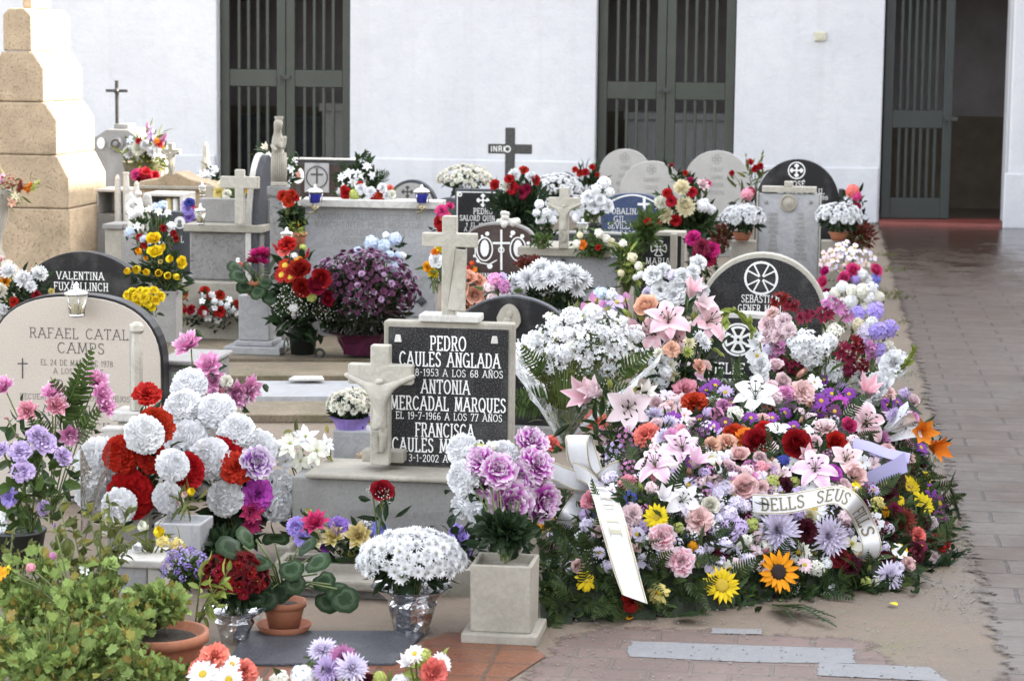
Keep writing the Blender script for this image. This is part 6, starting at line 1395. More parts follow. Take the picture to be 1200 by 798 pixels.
# ================================================================== flowers in the rows behind, from the facade forward
W = 'white'; Rd = 'red'
mum_pot('broad dome of white chrysanthemums near the black iron cross, before the bare wall', 545, 212, 31, 18, 17.2, 70, 'ivory', 8, group='domes of white chrysanthemums', lv=120, L=.07, W=.03)
mum_pot('white chrysanthemum dome behind the red and white carnations, under the red flowers', 653, 222, 28, 18, 16.8, 60, 'white', 8, group='domes of white chrysanthemums', lv=120, L=.07, W=.03)
bouquet('red carnations in dark greenery beside the overlapping pale arched stones', 'bouquet', P(692, 245, 19.3), [('carn', 674, 199, 8, Rd), ('carn', 680, 203, 9, Rd), ('carn', 686, 202, 9, Rd), ('carn', 694, 196, 8, Rd), ('carn', 700, 205, 6, Rd)], 19.2, leaves=(60, .12, .03, 'lance', 'deep'), bulge=.05)
bouquet('red carnations with tall buds beside the round black headstone', 'bouquet', P(884, 250, 17.4), [('carn', 879, 190, 8, Rd), ('carn', 885, 198, 9, Rd), ('carn', 891, 195, 8, Rd), ('carn', 858, 203, 7, Rd), ('bud', 874, 182, 6, 'olive' if False else 'limegreen'), ('bud', 893, 183, 6, 'limegreen')], 17.3, leaves=(50, .10, .025, 'lance', 'olive'), bulge=.05)
bouquet('small red flowers between the pale arched stones', 'bouquet', P(802, 235, 18.0), [('carn', 787, 194, 6, 'wine'), ('carn', 803, 203, 7, Rd), ('carn', 810, 212, 8, Rd)], 18.0, leaves=(50, .10, .03, 'lance', 'foliage'), bulge=.03)
bouquet('pink geranium heads beside the dark grey post stone', 'plant', P(1000, 268, 15.8), [('dense', 999, 224, 18, 'coral'), ('dense', 1004, 230, 14, 'hotpink'), ('carn', 1003, 243, 12, 'wine'), ('loose', 994, 240, 14, W)], 15.8, leaves=(60, .07, .03, 'lance', 'deep'), bulge=.04)
bouquet('two tone pink rose at the edge of the tall marble slab', 'bouquet', P(880, 268, 15.0), [('dense', 876, 228, 18, 'rose'), ('carn', 880, 224, 10, 'wine'), ('loose', 872, 240, 12, 'palepink')], 15.0, leaves=(30, .07, .03, 'lance', 'deep'), bulge=.03)
for u_, v_, lab, ru in ((870, 258, 'white chrysanthemum pot on the pedestal left of the marble slab, beside the burgundy carnations', 26), (983, 256, 'white chrysanthemum pot on the pedestal nearest the paved path', 26)):
    mum_pot(lab, u_, v_, ru, 17, 14.6, 46, W, 10, ('terracotta', 23, 272, 282) , group='white chrysanthemum pots flanking the marble slab', lv=150, L=.06, W=.028, zmin=-.1)
c = P(846, 278, 14.9); bush('reddish brown leafy plant behind the pedestal, beside the burgundy carnations', 'coleus_plant', c, (.1, .12, .11), 240, .04, 'lance', 'rustleaf', W=.022)
c = P(1007, 276, 14.7); bush('reddish brown leafy plant spilling from the pedestal at the path edge', 'coleus_plant', c, (.12, .12, .11), 280, .04, 'lance', 'rustleaf', W=.022)
# cream and red chrysanthemums
bouquet('large arrangement of cream chrysanthemums and red carnations before the blue headstone', 'bouquet', P(812, 300, 14.2), [('mumw', 799, 221, 22, 'cream'), ('mumw', 775, 238, 20, 'ivory'), ('mumw', 781, 252, 21, 'cream'), ('mumw', 803, 243, 26, 'cream'), ('carn', 782, 227, 13, Rd), ('carn', 787, 236, 14, Rd), ('carn', 811, 226, 13, Rd), ('carn', 792, 258, 14, Rd), ('carn', 772, 263, 13, Rd), ('carn', 760, 259, 10, 'tomato'), ('mumw', 770, 273, 14, 'paleyellow'), ('peony', 823, 217, 16, 'palepink'), ('peony', 829, 216, 12, 'hotpink'), ('cluster', 824, 241, 20, W), ('cluster', 833, 246, 14, W), ('carn', 809, 212, 9, 'wine')], 14.1, leaves=(260, .10, .035, 'lance', 'foliage'), bulge=.12, ldrop=.9)
mb = MB(); r = bush('dark leafy greenery under the cream chrysanthemums', 'leafy_plant', P(815, 262, 14.15), (.16, .14, .10), 200, .06, 'lance', 'foliage', W=.03)
# red and white carnations with dark greenery
bouquet('red and white carnations above dark greenery beside the black bordered headstone', 'bouquet', P(612, 300, 13.9), [('carn', 614, 200, 12, Rd), ('mumw', 603, 205, 16, W), ('mumw', 622, 207, 13, W), ('carn', 627, 211, 13, Rd), ('carn', 597, 210, 12, Rd), ('mumw', 594, 218, 14, 'ivory'), ('carn', 580, 217, 13, Rd), ('carn', 600, 220, 16, Rd), ('carn', 611, 226, 16, 'wine'), ('carn', 617, 222, 12, 'wine')], 13.9, leaves=(330, .10, .035, 'lance', 'deep'), bulge=.1, ldrop=1.6)
bush('dark conical greenery below the red and white carnations', 'leafy_plant', P(606, 243, 13.95), (.17, .14, .13), 260, .06, 'lance', 'deep', W=.025)
bouquet('white carnations and fern beside the weathered marble crucifix', 'bouquet', P(640, 285, 13.2), [('cluster', 632, 240, 14, W), ('cluster', 640, 250, 14, W), ('cluster', 634, 258, 16, W), ('cluster', 647, 242, 14, 'coolwhite'), ('cluster', 648, 258, 12, W), ('cluster', 629, 250, 12, 'coolwhite')], 13.2, leaves=(60, .06, .03, 'lance', 'foliage'), bulge=.05)
vz, mth = vase('small dark pot under the white silk roses', 697, 262, 285, 16, 'dark', 13.0)
bouquet('white silk roses in a small pot before the blue headstone', 'bouquet', mth, [('carn', 690, 232, 18, 'coolwhite'), ('carn', 703, 234, 15, W), ('carn', 697, 242, 18, W), ('carn', 712, 242, 16, W), ('carn', 680, 243, 14, 'coolwhite'), ('cluster', 708, 215, 18, 'coolwhite'), ('cluster', 699, 222, 16, W), ('cluster', 714, 226, 14, 'coolwhite'), ('cluster', 676, 255, 14, W)], 13.0, leaves=(90, .05, .025, 'lance', 'mid'), bulge=.05, ldrop=1.0)
lantern('small dark grave lantern with a pale roof behind the marble crucifix', 683, 272, 256, 16, 12.9)
bouquet('white florets with orange blooms on the ledge of the grey granite tomb', 'flowers', P(695, 293, 12.1), [('cluster', 676, 286, 13, 'ivory'), ('cluster', 702, 274, 14, 'ivory'), ('cluster', 710, 280, 13, 'ivory'), ('carn', 683, 287, 11, 'orange'), ('carn', 701, 290, 7, 'tomato'), ('cluster', 716, 284, 12, 'cream'), ('cluster', 680, 276, 10, 'cream')], 12.05, leaves=(160, .05, .02, 'lance', 'mid'), bulge=.05, ldrop=.6)
bush('green leafy plant on the ledge beside the marble crucifix', 'leafy_plant', P(636, 282, 12.1), (.07, .07, .045), 90, .035, 'lance', 'mid', W=.015)
bush('tall green leafy plant with pale blooms beside the grey granite tomb', 'leafy_plant', P(736, 310, 12.0), (.075, .10, .17), 260, .06, 'lance', 'mid', W=.022)
bouquet('cream freesias on the green plant beside the grey granite tomb', 'flowers', P(736, 330, 11.9), [('cluster', 741, 302, 14, 'cream'), ('cluster', 730, 286, 12, 'ivory'), ('cluster', 748, 312, 12, 'ivory'), ('cluster', 728, 320, 10, 'cream'), ('cluster', 745, 325, 9, W)], 11.85, leaves=(40, .06, .02, 'lance', 'lime'), bulge=.03)
bouquet('trailing greenery over the top of the dark slab with a flared cross', 'plant', P(755, 290, 12.1), [('carn', 759, 260, 9, 'tomato')], 12.1, leaves=(120, .10, .03, 'fern', 'mid'), bulge=.02, lspread=1.0)
bouquet('burgundy carnations beside the dark slab with a flared cross', 'bouquet', P(825, 330, 12.0), [('carn', 812, 280, 20, 'fuchsia'), ('carn', 823, 290, 20, 'maroon'), ('carn', 834, 293, 20, 'fuchsia'), ('carn', 830, 304, 18, 'wine'), ('carn', 818, 300, 16, 'maroon')], 11.9, leaves=(70, .06, .025, 'lance', 'deep'), bulge=.05)
bush('dark red foliage plant between the brown stone and the white mums', 'foliage_plant', P(622, 312, 11.7), (.10, .09, .06), 300, .028, 'lance', 'rustleaf', W=.016)
# large white spider mums
mum_pot('large white spider chrysanthemums over dark leaves before the grey granite tomb', 643, 336, 52, 30, 10.7, 0, W, 20, None, 'mumw', lv=420, L=.06, W=.025)
bouquet('white spider chrysanthemum heads over the dark leaves before the grey granite tomb', 'flowers', P(640, 365, 10.75), [('mum', 634, 314, 28, W), ('mum', 618, 326, 30, W), ('mum', 634, 328, 28, W), ('mum', 604, 332, 26, W), ('mum', 655, 318, 28, W), ('mum', 672, 322, 30, W), ('mum', 684, 328, 24, W), ('mum', 660, 330, 26, W), ('mum', 646, 324, 28, W), ('mum', 610, 340, 22, W), ('mum', 676, 338, 22, W), ('bud', 637, 346, 10, W), ('bud', 683, 345, 9, W)], 10.6, leaves=(30, .05, .02, 'lance', 'deep'), bulge=.1)
bouquet('peach silk roses behind the marble cross of the framed plate', 'bouquet', P(552, 370, 10.6), [('rose', 548, 328, 22, 'peach'), ('rose', 560, 330, 18, 'peach'), ('rose', 542, 340, 22, 'peach'), ('rose', 556, 345, 22, 'peach'), ('rose', 546, 354, 20, 'peach'), ('rose', 538, 330, 16, 'blush')], 10.6, leaves=(40, .05, .025, 'lance', 'foliage'), bulge=.04)
bouquet('pink and white freesias beside the peach silk roses', 'bouquet', P(585, 370, 10.5), [('cluster', 580, 328, 20, 'pink'), ('cluster', 590, 336, 22, 'mauve'), ('cluster', 574, 336, 18, 'palepink'), ('cluster', 592, 346, 18, W), ('cluster', 578, 350, 18, 'palepink'), ('cluster', 588, 325, 14, 'lilac')], 10.5, leaves=(40, .05, .02, 'lance', 'mid'), bulge=.04)
bouquet('small orange blooms at the foot of the brown headstone', 'flowers', P(553, 330, 11.9), [('five', 553, 309, 8, 'tomato'), ('five', 556, 316, 7, 'orange'), ('five', 549, 314, 6, 'red')], 11.9, leaves=(40, .04, .02, 'lance', 'foliage'), bulge=.02)
bouquet('yellow and white flowers behind the arm of the marble cross', 'bouquet', P(510, 345, 10.8), [('carn', 511, 305, 18, W), ('carn', 515, 292, 12, 'yellow'), ('carn', 501, 313, 13, 'gold'), ('carn', 508, 320, 14, 'yellow'), ('carn', 510, 296, 10, 'orange'), ('carn', 517, 300, 9, 'paleyellow')], 10.8, leaves=(30, .05, .02, 'lance', 'mid'), bulge=.03)
bouquet('bright pink and red silk flowers at the end of the wide grey marble headstone', 'bouquet', P(518, 290, 12.6), [('carn', 518, 248, 16, 'hotpink'), ('carn', 516, 260, 16, 'red'), ('carn', 519, 268, 13, 'tomato'), ('peony', 527, 242, 12, 'hotpink'), ('carn', 521, 254, 14, 'coral')], 12.6, leaves=(16, .05, .02, 'lance', 'foliage'), bulge=.02)
# on and behind the grey marble shelf
r = bouquet('white lilies with fern fronds behind the marble shelf', 'bouquet', P(425, 250, 14.6), [('poin', 409, 203, 16, W), ('poin', 420, 205, 16, W), ('poin', 430, 195, 14, W), ('poin', 400, 208, 14, W), ('poin', 414, 214, 14, W), ('poin', 436, 206, 12, W), ('poin', 428, 214, 12, W), ('poin', 404, 218, 12, W), ('cluster', 398, 225, 12, W), ('poin', 424, 188, 10, W)], 14.5, leaves=(240, .08, .03, 'lance', 'foliage'), bulge=.1, lspread=1.05)
mb = MB()
for u_, v_, du, dv in ((425, 212, 5, -36), (420, 212, -22, -22), (432, 214, 24, -12), (415, 216, -26, -8)): a = P(u_, v_, 14.5); b = P(u_ + du, v_ + dv, 14.45); mb = MB(); leaf(mb, a, b - a, (0, -1, .2), (b - a).length, .09, 'fern'); mb.build('fern_frond', M_['foliage'], r, world=True)
bouquet('orange and white carnations along the top of the marble shelf', 'flowers', P(430, 236, 13.0), [('carn', 406, 227, 15, 'tomato'), ('carn', 403, 222, 10, 'tomato'), ('carn', 423, 222, 14, W), ('carn', 434, 226, 14, W), ('carn', 446, 230, 14, 'tomato'), ('carn', 440, 232, 12, 'tomato'), ('carn', 453, 230, 12, W), ('carn', 448, 221, 12, W), ('carn', 459, 228, 11, 'ivory'), ('carn', 422, 216, 8, 'tomato'), ('dense', 415, 228, 15, 'limegreen'), ('carn', 457, 221, 9, 'coral'), ('cluster', 431, 234, 10, W)], 12.95, leaves=(50, .05, .02, 'lance', 'mid'), bulge=.03)
bouquet('white lilies and leaves behind the virgin statue', 'bouquet', P(322, 225, 13.4), [('poin', 314, 183, 14, 'ivory'), ('lilyhalf', 313, 176, 16, 'cream'), ('poin', 341, 198, 12, W), ('poin', 337, 216, 12, W), ('poin', 345, 190, 10, W), ('poin', 307, 190, 12, W)], 13.2, leaves=(110, .08, .03, 'lance', 'foliage'), bulge=.06, lspread=1.1)
bouquet('red carnations on the pillar of the virgin statue', 'flowers', P(336, 250, 11.75), [('carn', 332, 230, 14, Rd), ('carn', 342, 228, 12, Rd), ('carn', 338, 236, 14, 'tomato'), ('carn', 346, 232, 10, Rd), ('five', 334, 240, 8, 'palepink')], 11.7, leaves=(20, .04, .02, 'lance', 'foliage'), bulge=.03)
bush('dark rosette plant in a pot against the wide grey marble headstone', 'potted_plant', P(343, 255, 12.3), (.062, .06, .07), 110, .06, 'lance', 'deep', W=.04)
vz, mth = vase('terracotta pot of the dark rosette plant', 348, 272, 292, 24, 'terracotta', 12.3, name='flower_pot', cat='flower pot')
bouquet('yellowing leaves in the terracotta pot beside the grey marble headstone', 'plant', P(346, 275, 12.28), [('bud', 350, 264, 6, 'gold'), ('bud', 344, 268, 6, 'limegreen')], 12.25, leaves=(50, .05, .014, 'lance', 'lime'), bulge=.01)
lantern('clear glass jar candle at the foot of the wide grey marble headstone', 336, 288, 266, 16, 12.1)
# blue-white hydrangea
bouquet('pale blue silk hydrangeas before the wide grey marble headstone', 'bouquet', P(450, 345, 12.2), [('dense', 435, 285, 20, 'paleblue'), ('dense', 450, 288, 18, 'paleblue'), ('dense', 463, 280, 18, 'paleblue'), ('dense', 454, 300, 18, 'paleblue'), ('dense', 466, 300, 12, 'paleblue'), ('dense', 462, 313, 16, 'paleblue'), ('dense', 472, 300, 10, W), ('dense', 420, 295, 14, 'paleblue'), ('cluster', 452, 276, 10, W), ('dense', 468, 322, 12, 'paleblue')], 12.15, leaves=(80, .05, .03, 'lance', 'deep'), bulge=.05)
M_['plumleaf'] = leaf_mat('plum_tinted_leaf', (0.020, 0.022, 0.012), .5)
# purple chrysanthemum dome
MUMS = mum_pot('big dome of pink and purple chrysanthemums in magenta film', 424, 345, 66, 52, 11.9, 100, (.17, .05, .12), 9, ('film', 80, 388, 414), 'button', lv=1300, L=.05, W=.024, zmin=-.12, col2=(.52, .34, .50), leafm='plumleaf')
mb = MB(); cc = P(424, 345, 11.9); s_ = mpp(cc)      # the smaller, closed blooms between, past counting
for q in fib(520, -.35):
    if q.y > .4 or RN.random() < .25: continue
    floret(mb, cc + Vector((q.x * 65 * s_, q.y * 60 * s_, q.z * 51 * s_)) * RN.uniform(.93, 1.02), q + rdir() * .4, RN.uniform(2.2, 4) * s_, 6, .3)
o = mb.build('closed_blooms', M_['petal_plain'], MUMS, world=True); o.color = (.07, .018, .045, 1); o['kind'] = 'stuff'
# red bouquet in a dark pot
vz, mth = vase('black plastic flower pot beside the white marble pedestal', 355, 385, 419, 36, 'dark', None, name='flower_pot', cat='flower pot')
bouquet('red roses, gladioli and gerberas with white gypsophila in the black pot', 'bouquet', mth, [('rose', 352, 318, 26, 'rosered'), ('rose', 374, 328, 26, 'rosered'), ('rose', 353, 338, 24, 'rosered'), ('rose', 368, 336, 24, 'wine'), ('rose', 382, 350, 20, 'rosered'), ('ger', 334, 311, 20, 'tomato'), ('ger', 330, 322, 22, 'red'), ('ger', 340, 325, 18, 'tomato'), ('carn', 337, 287, 22, 'red'), ('carn', 333, 296, 14, 'coral'), ('ger', 350, 305, 14, 'gold'), ('spike', 323, 290, 14, 'tomato'), ('spike', 361, 295, 12, 'red'), ('cluster', 345, 300, 10, W), ('cluster', 355, 290, 10, 'limegreen'),
    ('gyps', 336, 344, 26, W, .03), ('gyps', 345, 352, 30, W, .04), ('gyps', 333, 358, 28, W, .04), ('gyps', 352, 358, 26, W, .03), ('gyps', 372, 362, 30, W, .0), ('gyps', 386, 365, 24, W), ('cluster', 344, 361, 14, W, .04), ('dense', 365, 348, 14, 'limegreen')], 11.7, leaves=(260, .10, .035, 'lance', 'deep'), bulge=.08, ldrop=1.0)
# cyclamen on the pedestal
pr, mth = pot_thing('small terracotta pot of the crimson cyclamen, on the white marble pedestal', 298, 330, 346, 24, 11.85)
cyclamen('crimson cyclamen on the white marble pedestal', mth, [(290, 322, -.8, 0), (300, 318, -.4, .3), (310, 325, .1, -.4), (318, 320, .6, 0), (325, 328, .8, -.3), (305, 334, -.3, -.7), (315, 338, .2, -.8), (322, 335, .6, -.6), (294, 330, -.7, -.5), (286, 315, -.9, .2), (313, 315, .3, .4)], 11.8, .085, [(300, 300, 22, 'fuchsia'), (308, 298, 22, 'fuchsia'), (296, 308, 20, 'wine'), (307, 308, 20, 'fuchsia'), (312, 302, 16, 'wine')], 'wine')
# figurine and bed
p = P(279, 329, 12.5); s = mpp(p); r = empty('angel_figurine', 'small white angel figurine holding a red heart on the step of the grey tomb chest', 'figurine', p)
skin_figure('body', M_['white'], [(0, 0, 0, 6.4 * s), (0, 0, 10 * s, 5 * s), (0, 0, 19 * s, 4 * s), (0, 0, 23 * s, 2 * s), (.3 * s, -.005, 27 * s, 3.6 * s), (4 * s, -.02, 18 * s, 1.8 * s)], [(0, 1), (1, 2), (2, 3), (3, 4), (2, 5)], r)
mb = MB(); mb.blob((4 * s, -.035, 20 * s), 3 * s, 0, 6, (1, .6, 1)); mb.blob((6.5 * s, -.035, 19 * s), 3 * s, 0, 6, (1, .6, 1)); mb.blob((5.2 * s, -.035, 17 * s), 3 * s, 0, 6, (.9, .6, 1)); mb.build('heart', plain('red_ceramic', C_['red'], .3), r, smooth=True)
r = bouquet('low bed of red and white flowers before the grey tomb chest', 'flowers', G(240, 388), scatter(10, 238, 355, 40, 14, [('carn', 'red'), ('carn', 'tomato')], 13) + scatter(20, 240, 358, 42, 18, [('five', W), ('cluster', W)], 9), 12.5, leaves=(300, .06, .03, 'lance', 'foliage'), bulge=.12, lspread=1.1, ldrop=1.0)
bush('yellowish green shoots beside the low bed of red and white flowers', 'leafy_plant', P(205, 352, 12.3), (.04, .06, .16), 60, .10, 'blade', 'olive', W=.05)
# yellow flowers
vz, mth = vase('mottled grey stone vase of the yellow roses', 197, 340, 400, 28, 'grey', 10.6)
bouquet('yellow silk roses and tulips beside the wide black headstone', 'bouquet', mth, [('rose', 180, 282, 18, 'yellow'), ('tulip', 163, 295, 13, 'gold'), ('rose', 182, 297, 18, 'yellow'), ('tulip', 190, 291, 12, 'yellow'), ('tulip', 198, 304, 14, 'yellow'), ('rose', 211, 308, 15, 'yellow'), ('tulip', 150, 318, 13, 'yellow'), ('tulip', 161, 316, 15, 'yellow'), ('tulip', 172, 319, 13, 'yellow'), ('tulip', 186, 320, 14, 'yellow'), ('tulip', 196, 323, 14, 'yellow'), ('tulip', 206, 324, 12, 'yellow'), ('tulip', 188, 307, 9, 'paleyellow'), ('tulip', 171, 303, 8, 'gold')], 10.5, leaves=(150, .06, .024, 'lance', 'deep'), bulge=.06)
bouquet('bunch of bright yellow chrysanthemums behind the beige headstone', 'bouquet', P(172, 372, 9.9), scatter(13, 168, 347, 22, 8, [('carn', 'yellow')], 12) + [('carn', 173, 355, 12, 'yellow'), ('carn', 178, 360, 10, 'yellow')], 9.9, leaves=(40, .04, .02, 'lance', 'foliage'), bulge=.03)
bouquet('frosted white silk flowers with small red roses behind the yellow roses', 'bouquet', P(185, 320, 12.3), scatter(12, 180, 268, 30, 30, [('poin', 'coolwhite'), ('cluster', 'paleblue'), ('cluster', W)], 13) + [('carn', 164, 278, 9, Rd), ('carn', 169, 287, 9, Rd), ('carn', 191, 268, 9, 'rosered'), ('carn', 203, 274, 9, 'rosered'), ('carn', 206, 280, 8, Rd), ('poin', 175, 245, 14, 'ivory'), ('poin', 186, 248, 12, 'ivory')], 12.3, leaves=(160, .06, .024, 'lance', 'foliage'), bulge=.08)
bouquet('white chrysanthemums with red blooms before the wide black headstone', 'bouquet', P(28, 380, 10.6), [('mumw', 46, 321, 22, W), ('mumw', 28, 328, 24, W), ('mumw', 10, 318, 22, W), ('mumw', 36, 336, 16, W), ('mumw', 0, 340, 20, 'ivory'), ('carn', 17, 354, 12, Rd), ('carn', 42, 346, 12, 'rosered'), ('carn', 60, 342, 8, 'paleyellow'), ('mumw', 4, 362, 14, W)], 10.5, leaves=(170, .06, .024, 'lance', 'deep'), bulge=.06)
bouquet('gilded and peach silk flowers at the foot of the stone urn', 'flowers', P(0, 345, 11.2), [('rose', 2, 320, 14, 'peach'), ('rose', 6, 330, 12, 'gold'), ('rose', 0, 306, 12, 'blush'), ('five', 9, 338, 9, 'cream')], 11.2, leaves=(20, .05, .02, 'lance', 'olive'), bulge=.02)
r = bouquet('dried orange and lime flower spray in the tall stone urn', 'bouquet', P(0, 222, 12.4), [('spike', 24, 216, 22, 'rust'), ('spike', 34, 218, 22, 'orange'), ('spike', 42, 216, 20, 'limegreen'), ('loose', 12, 214, 24, 'rust'), ('poin', 14, 238, 16, 'peach'), ('poin', 18, 230, 12, 'cream'), ('loose', 0, 212, 24, 'mauve')], 12.35, leaves=(40, .08, .012, 'lance', 'olive'), bulge=.02)
# far upper left flowers
p = P(168, 210, 17.4); s = mpp(p); r = empty('flower_basket', 'dark woven basket under white chrysanthemums, on the far tomb', 'basket', (p.x, p.y, 0)); mb = MB(); z = p.z
mb.lathe([(18 * s, 0), (18 * s, z - .04), (20 * s, z), (25 * s, z + 20 * s), (23 * s, z + 20 * s), (18 * s, z + 4 * s)], n=18, jit=.04); mb.build('basket', plain('dark_wicker', (.10, .085, .05), .9, 0, .5, 40, 1.0), r)
bouquet('white chrysanthemums with tall pink orchids in the dark woven basket', 'bouquet', P(170, 198, 17.3), [('mumw', 152, 178, 18, W), ('mumw', 162, 174, 18, 'ivory'), ('mumw', 180, 176, 20, W), ('mumw', 170, 170, 14, W), ('spike', 177, 158, 26, 'lilac'), ('spike', 173, 150, 18, 'mauve'), ('spike', 192, 162, 20, 'mauve'), ('poin', 152, 164, 12, 'paleblue'), ('carn', 163, 166, 8, Rd), ('cluster', 184, 166, 10, 'orange'), ('carn', 186, 170, 9, Rd), ('poin', 190, 182, 12, W)], 17.2, leaves=(140, .10, .03, 'lance', 'olive'), bulge=.06)
bouquet('pinkish red silk flowers on the far tomb behind the sandstone pediment', 'flowers', P(172, 225, 17.0), [('carn', 160, 205, 14, 'hotpink'), ('carn', 170, 203, 14, 'red'), ('carn', 180, 207, 14, 'red'), ('carn', 164, 211, 12, 'rosered'), ('carn', 175, 210, 12, 'hotpink')], 16.9, leaves=(20, .06, .03, 'lance', 'foliage'), bulge=.02)
bouquet('white silk lilies at the foot of the slim stone pillar', 'flowers', P(243, 235, 17.5), [('poin', 236, 206, 16, W), ('poin', 246, 203, 16, W), ('poin', 242, 212, 14, W), ('cluster', 232, 213, 12, W), ('poin', 252, 198, 12, W)], 17.4, leaves=(60, .09, .03, 'lance', 'foliage'), bulge=.03)
bouquet('yellow and cream flowers behind the plain marble cross', 'flowers', P(290, 240, 13.2), [('carn', 296, 224, 14, 'gold'), ('carn', 288, 222, 10, 'yellow'), ('carn', 300, 228, 10, 'paleyellow'), ('carn', 262, 215, 14, 'cream'), ('carn', 257, 226, 14, 'paleyellow'), ('carn', 266, 228, 12, 'ivory')], 13.1, leaves=(30, .07, .02, 'lance', 'mid'), bulge=.02)
bouquet('lilac and blue silk flowers beside the dark stone with a portrait', 'flowers', P(221, 262, 13.2), [('carn', 222, 238, 12, 'deepblue'), ('carn', 220, 246, 14, 'lavender'), ('carn', 224, 241, 10, 'hotpink'), ('carn', 222, 254, 13, 'violet'), ('carn', 217, 240, 10, 'lilac')], 13.15, leaves=(12, .05, .02, 'lance', 'foliage'), bulge=.02)
# strip of flowers along the path, far to near
bouquet('pale pink orchids at the far end of the row beside the path', 'bouquet', G(996, 335), scatter(22, 993, 303, 30, 18, [('orchid', 'palelilac'), ('orchid', 'palepink')], 14, .5), 14.2, leaves=(40, .05, .02, 'lance', 'foliage'), bulge=.12)
bouquet('red roses and blue hydrangeas beside the path, below the pale pink orchids', 'bouquet', G(995, 352), [('rose', 968, 319, 13, 'fuchsia'), ('rose', 966, 331, 15, 'hotpink'), ('rose', 972, 342, 14, 'fuchsia'), ('rose', 990, 327, 16, 'hotpink'), ('rose', 1000, 318, 17, 'hotpink'), ('rose', 1025, 318, 17, 'hotpink'), ('dense', 1003, 327, 14, 'lavender'), ('dense', 1026, 327, 15, 'blue'), ('dense', 1024, 335, 14, 'blue'), ('dense', 1010, 322, 16, W), ('dense', 1018, 328, 14, W)], 13.6, leaves=(60, .05, .025, 'lance', 'foliage'), bulge=.06)
bouquet('white hydrangea heads beside the path, below the blue hydrangeas', 'bouquet', G(1000, 385), scatter(16, 1000, 350, 32, 16, [('dense', W), ('cluster', W), ('dense', 'ivory')], 18, .6), 12.2, leaves=(60, .05, .025, 'lance', 'foliage'), bulge=.10)
bouquet('lilac freesias and white florets beside the path, below the white hydrangeas', 'bouquet', G(1020, 440), [('cluster', 1005, 368, 24, 'lavender'), ('cluster', 1025, 365, 26, 'lavender'), ('cluster', 1028, 388, 28, 'lavender'), ('cluster', 1042, 385, 24, 'lavender'), ('cluster', 1015, 388, 24, 'palelilac'), ('cluster', 1012, 400, 22, 'lilac'), ('cluster', 1030, 410, 20, 'lavender'), ('cluster', 1006, 380, 20, 'cream'), ('cluster', 1022, 378, 18, W), ('cluster', 1040, 405, 18, 'ivory'), ('cluster', 1045, 412, 16, W), ('cluster', 1000, 375, 18, W), ('cluster', 1032, 422, 14, 'palelilac')], 10.6, leaves=(90, .05, .02, 'lance', 'mid'), bulge=.10)
bouquet('bunch of white carnations and daisies between the dark granite headstones', 'bouquet', P(785, 380, 10.3), [('carn', 766, 323, 24, W), ('carn', 777, 318, 20, W), ('carn', 800, 325, 22, W), ('carn', 812, 330, 20, W), ('carn', 818, 308, 20, W), ('carn', 760, 345, 18, 'palelilac'), ('carn', 775, 340, 24, W), ('carn', 790, 345, 26, W), ('carn', 782, 350, 22, 'ivory'), ('carn', 805, 345, 24, W), ('carn', 795, 335, 22, W), ('cluster', 786, 322, 18, 'palelilac'), ('carn', 822, 342, 20, W), ('carn', 765, 352, 16, 'coolwhite'), ('cluster', 751, 322, 10, W), ('carn', 812, 318, 16, W)], 10.2, leaves=(130, .06, .025, 'lance', 'foliage'), bulge=.1)
bouquet('mauve and lilac orchids behind the cone of white snapdragons', 'bouquet', P(705, 400, 9.4), [('orchid', 690, 355, 24, 'mauve'), ('orchid', 700, 352, 24, 'mauve'), ('orchid', 722, 354, 26, 'lilac'), ('orchid', 733, 353, 22, 'mauve'), ('orchid', 712, 362, 24, 'lilac'), ('orchid', 698, 366, 22, 'palelilac'), ('cluster', 704, 344, 20, 'paleblue'), ('cluster', 716, 346, 18, W), ('orchid', 726, 364, 22, 'palelilac'), ('cluster', 688, 368, 18, 'limegreen')], 9.3, leaves=(50, .05, .02, 'lance', 'mid'), bulge=.05)
# ================================================================== the mound of wreaths on the fresh grave
OUT = [G(u, v) for u, v in ((634, 734), (690, 728), (780, 724), (850, 714), (930, 700), (985, 694), (1045, 690), (1080, 672), (1112, 655), (1108, 600), (1092, 545), (1080, 500), (1068, 455), (1000, 500), (850, 538), (700, 562), (640, 610))]
OUT = [Vector((p.x, p.y)) for p in OUT]
def inside(p):
    c = False; n = len(OUT)
    for i in range(n):
        a, b = OUT[i], OUT[i - 1]
        if (a.y > p.y) != (b.y > p.y) and p.x < (b.x - a.x) * (p.y - a.y) / (b.y - a.y) + a.x: c = not c
    return c
def edge_d(p):
    d = 9
    n = len(OUT)
    for i in range(n):
        a, b = OUT[i - 1], OUT[i]; ab = b - a; t = max(0, min(1, (p - a).dot(ab) / ab.length_squared)); d = min(d, (p - a - ab * t).length)
    return d if inside(p) else -d
HC = {}
def mh(x, y):
    k = (round(x * 50), round(y * 50))
    if k not in HC:
        d = edge_d(Vector((k[0] / 50, k[1] / 50)))
        if d <= 0: HC[k] = 0.0
        else:
            t = min(1, d / .40); t = math.sin(t * PI / 2); top = .36 + .10 * min(1, max(0, (y - 6.9) / 1.2)); top -= .16 * min(1, max(0, (x - .9) / .6))
            HC[k] = t * top * (1 + .12 * noise.noise(Vector((x * 5, y * 5, 3))))
    return HC[k]
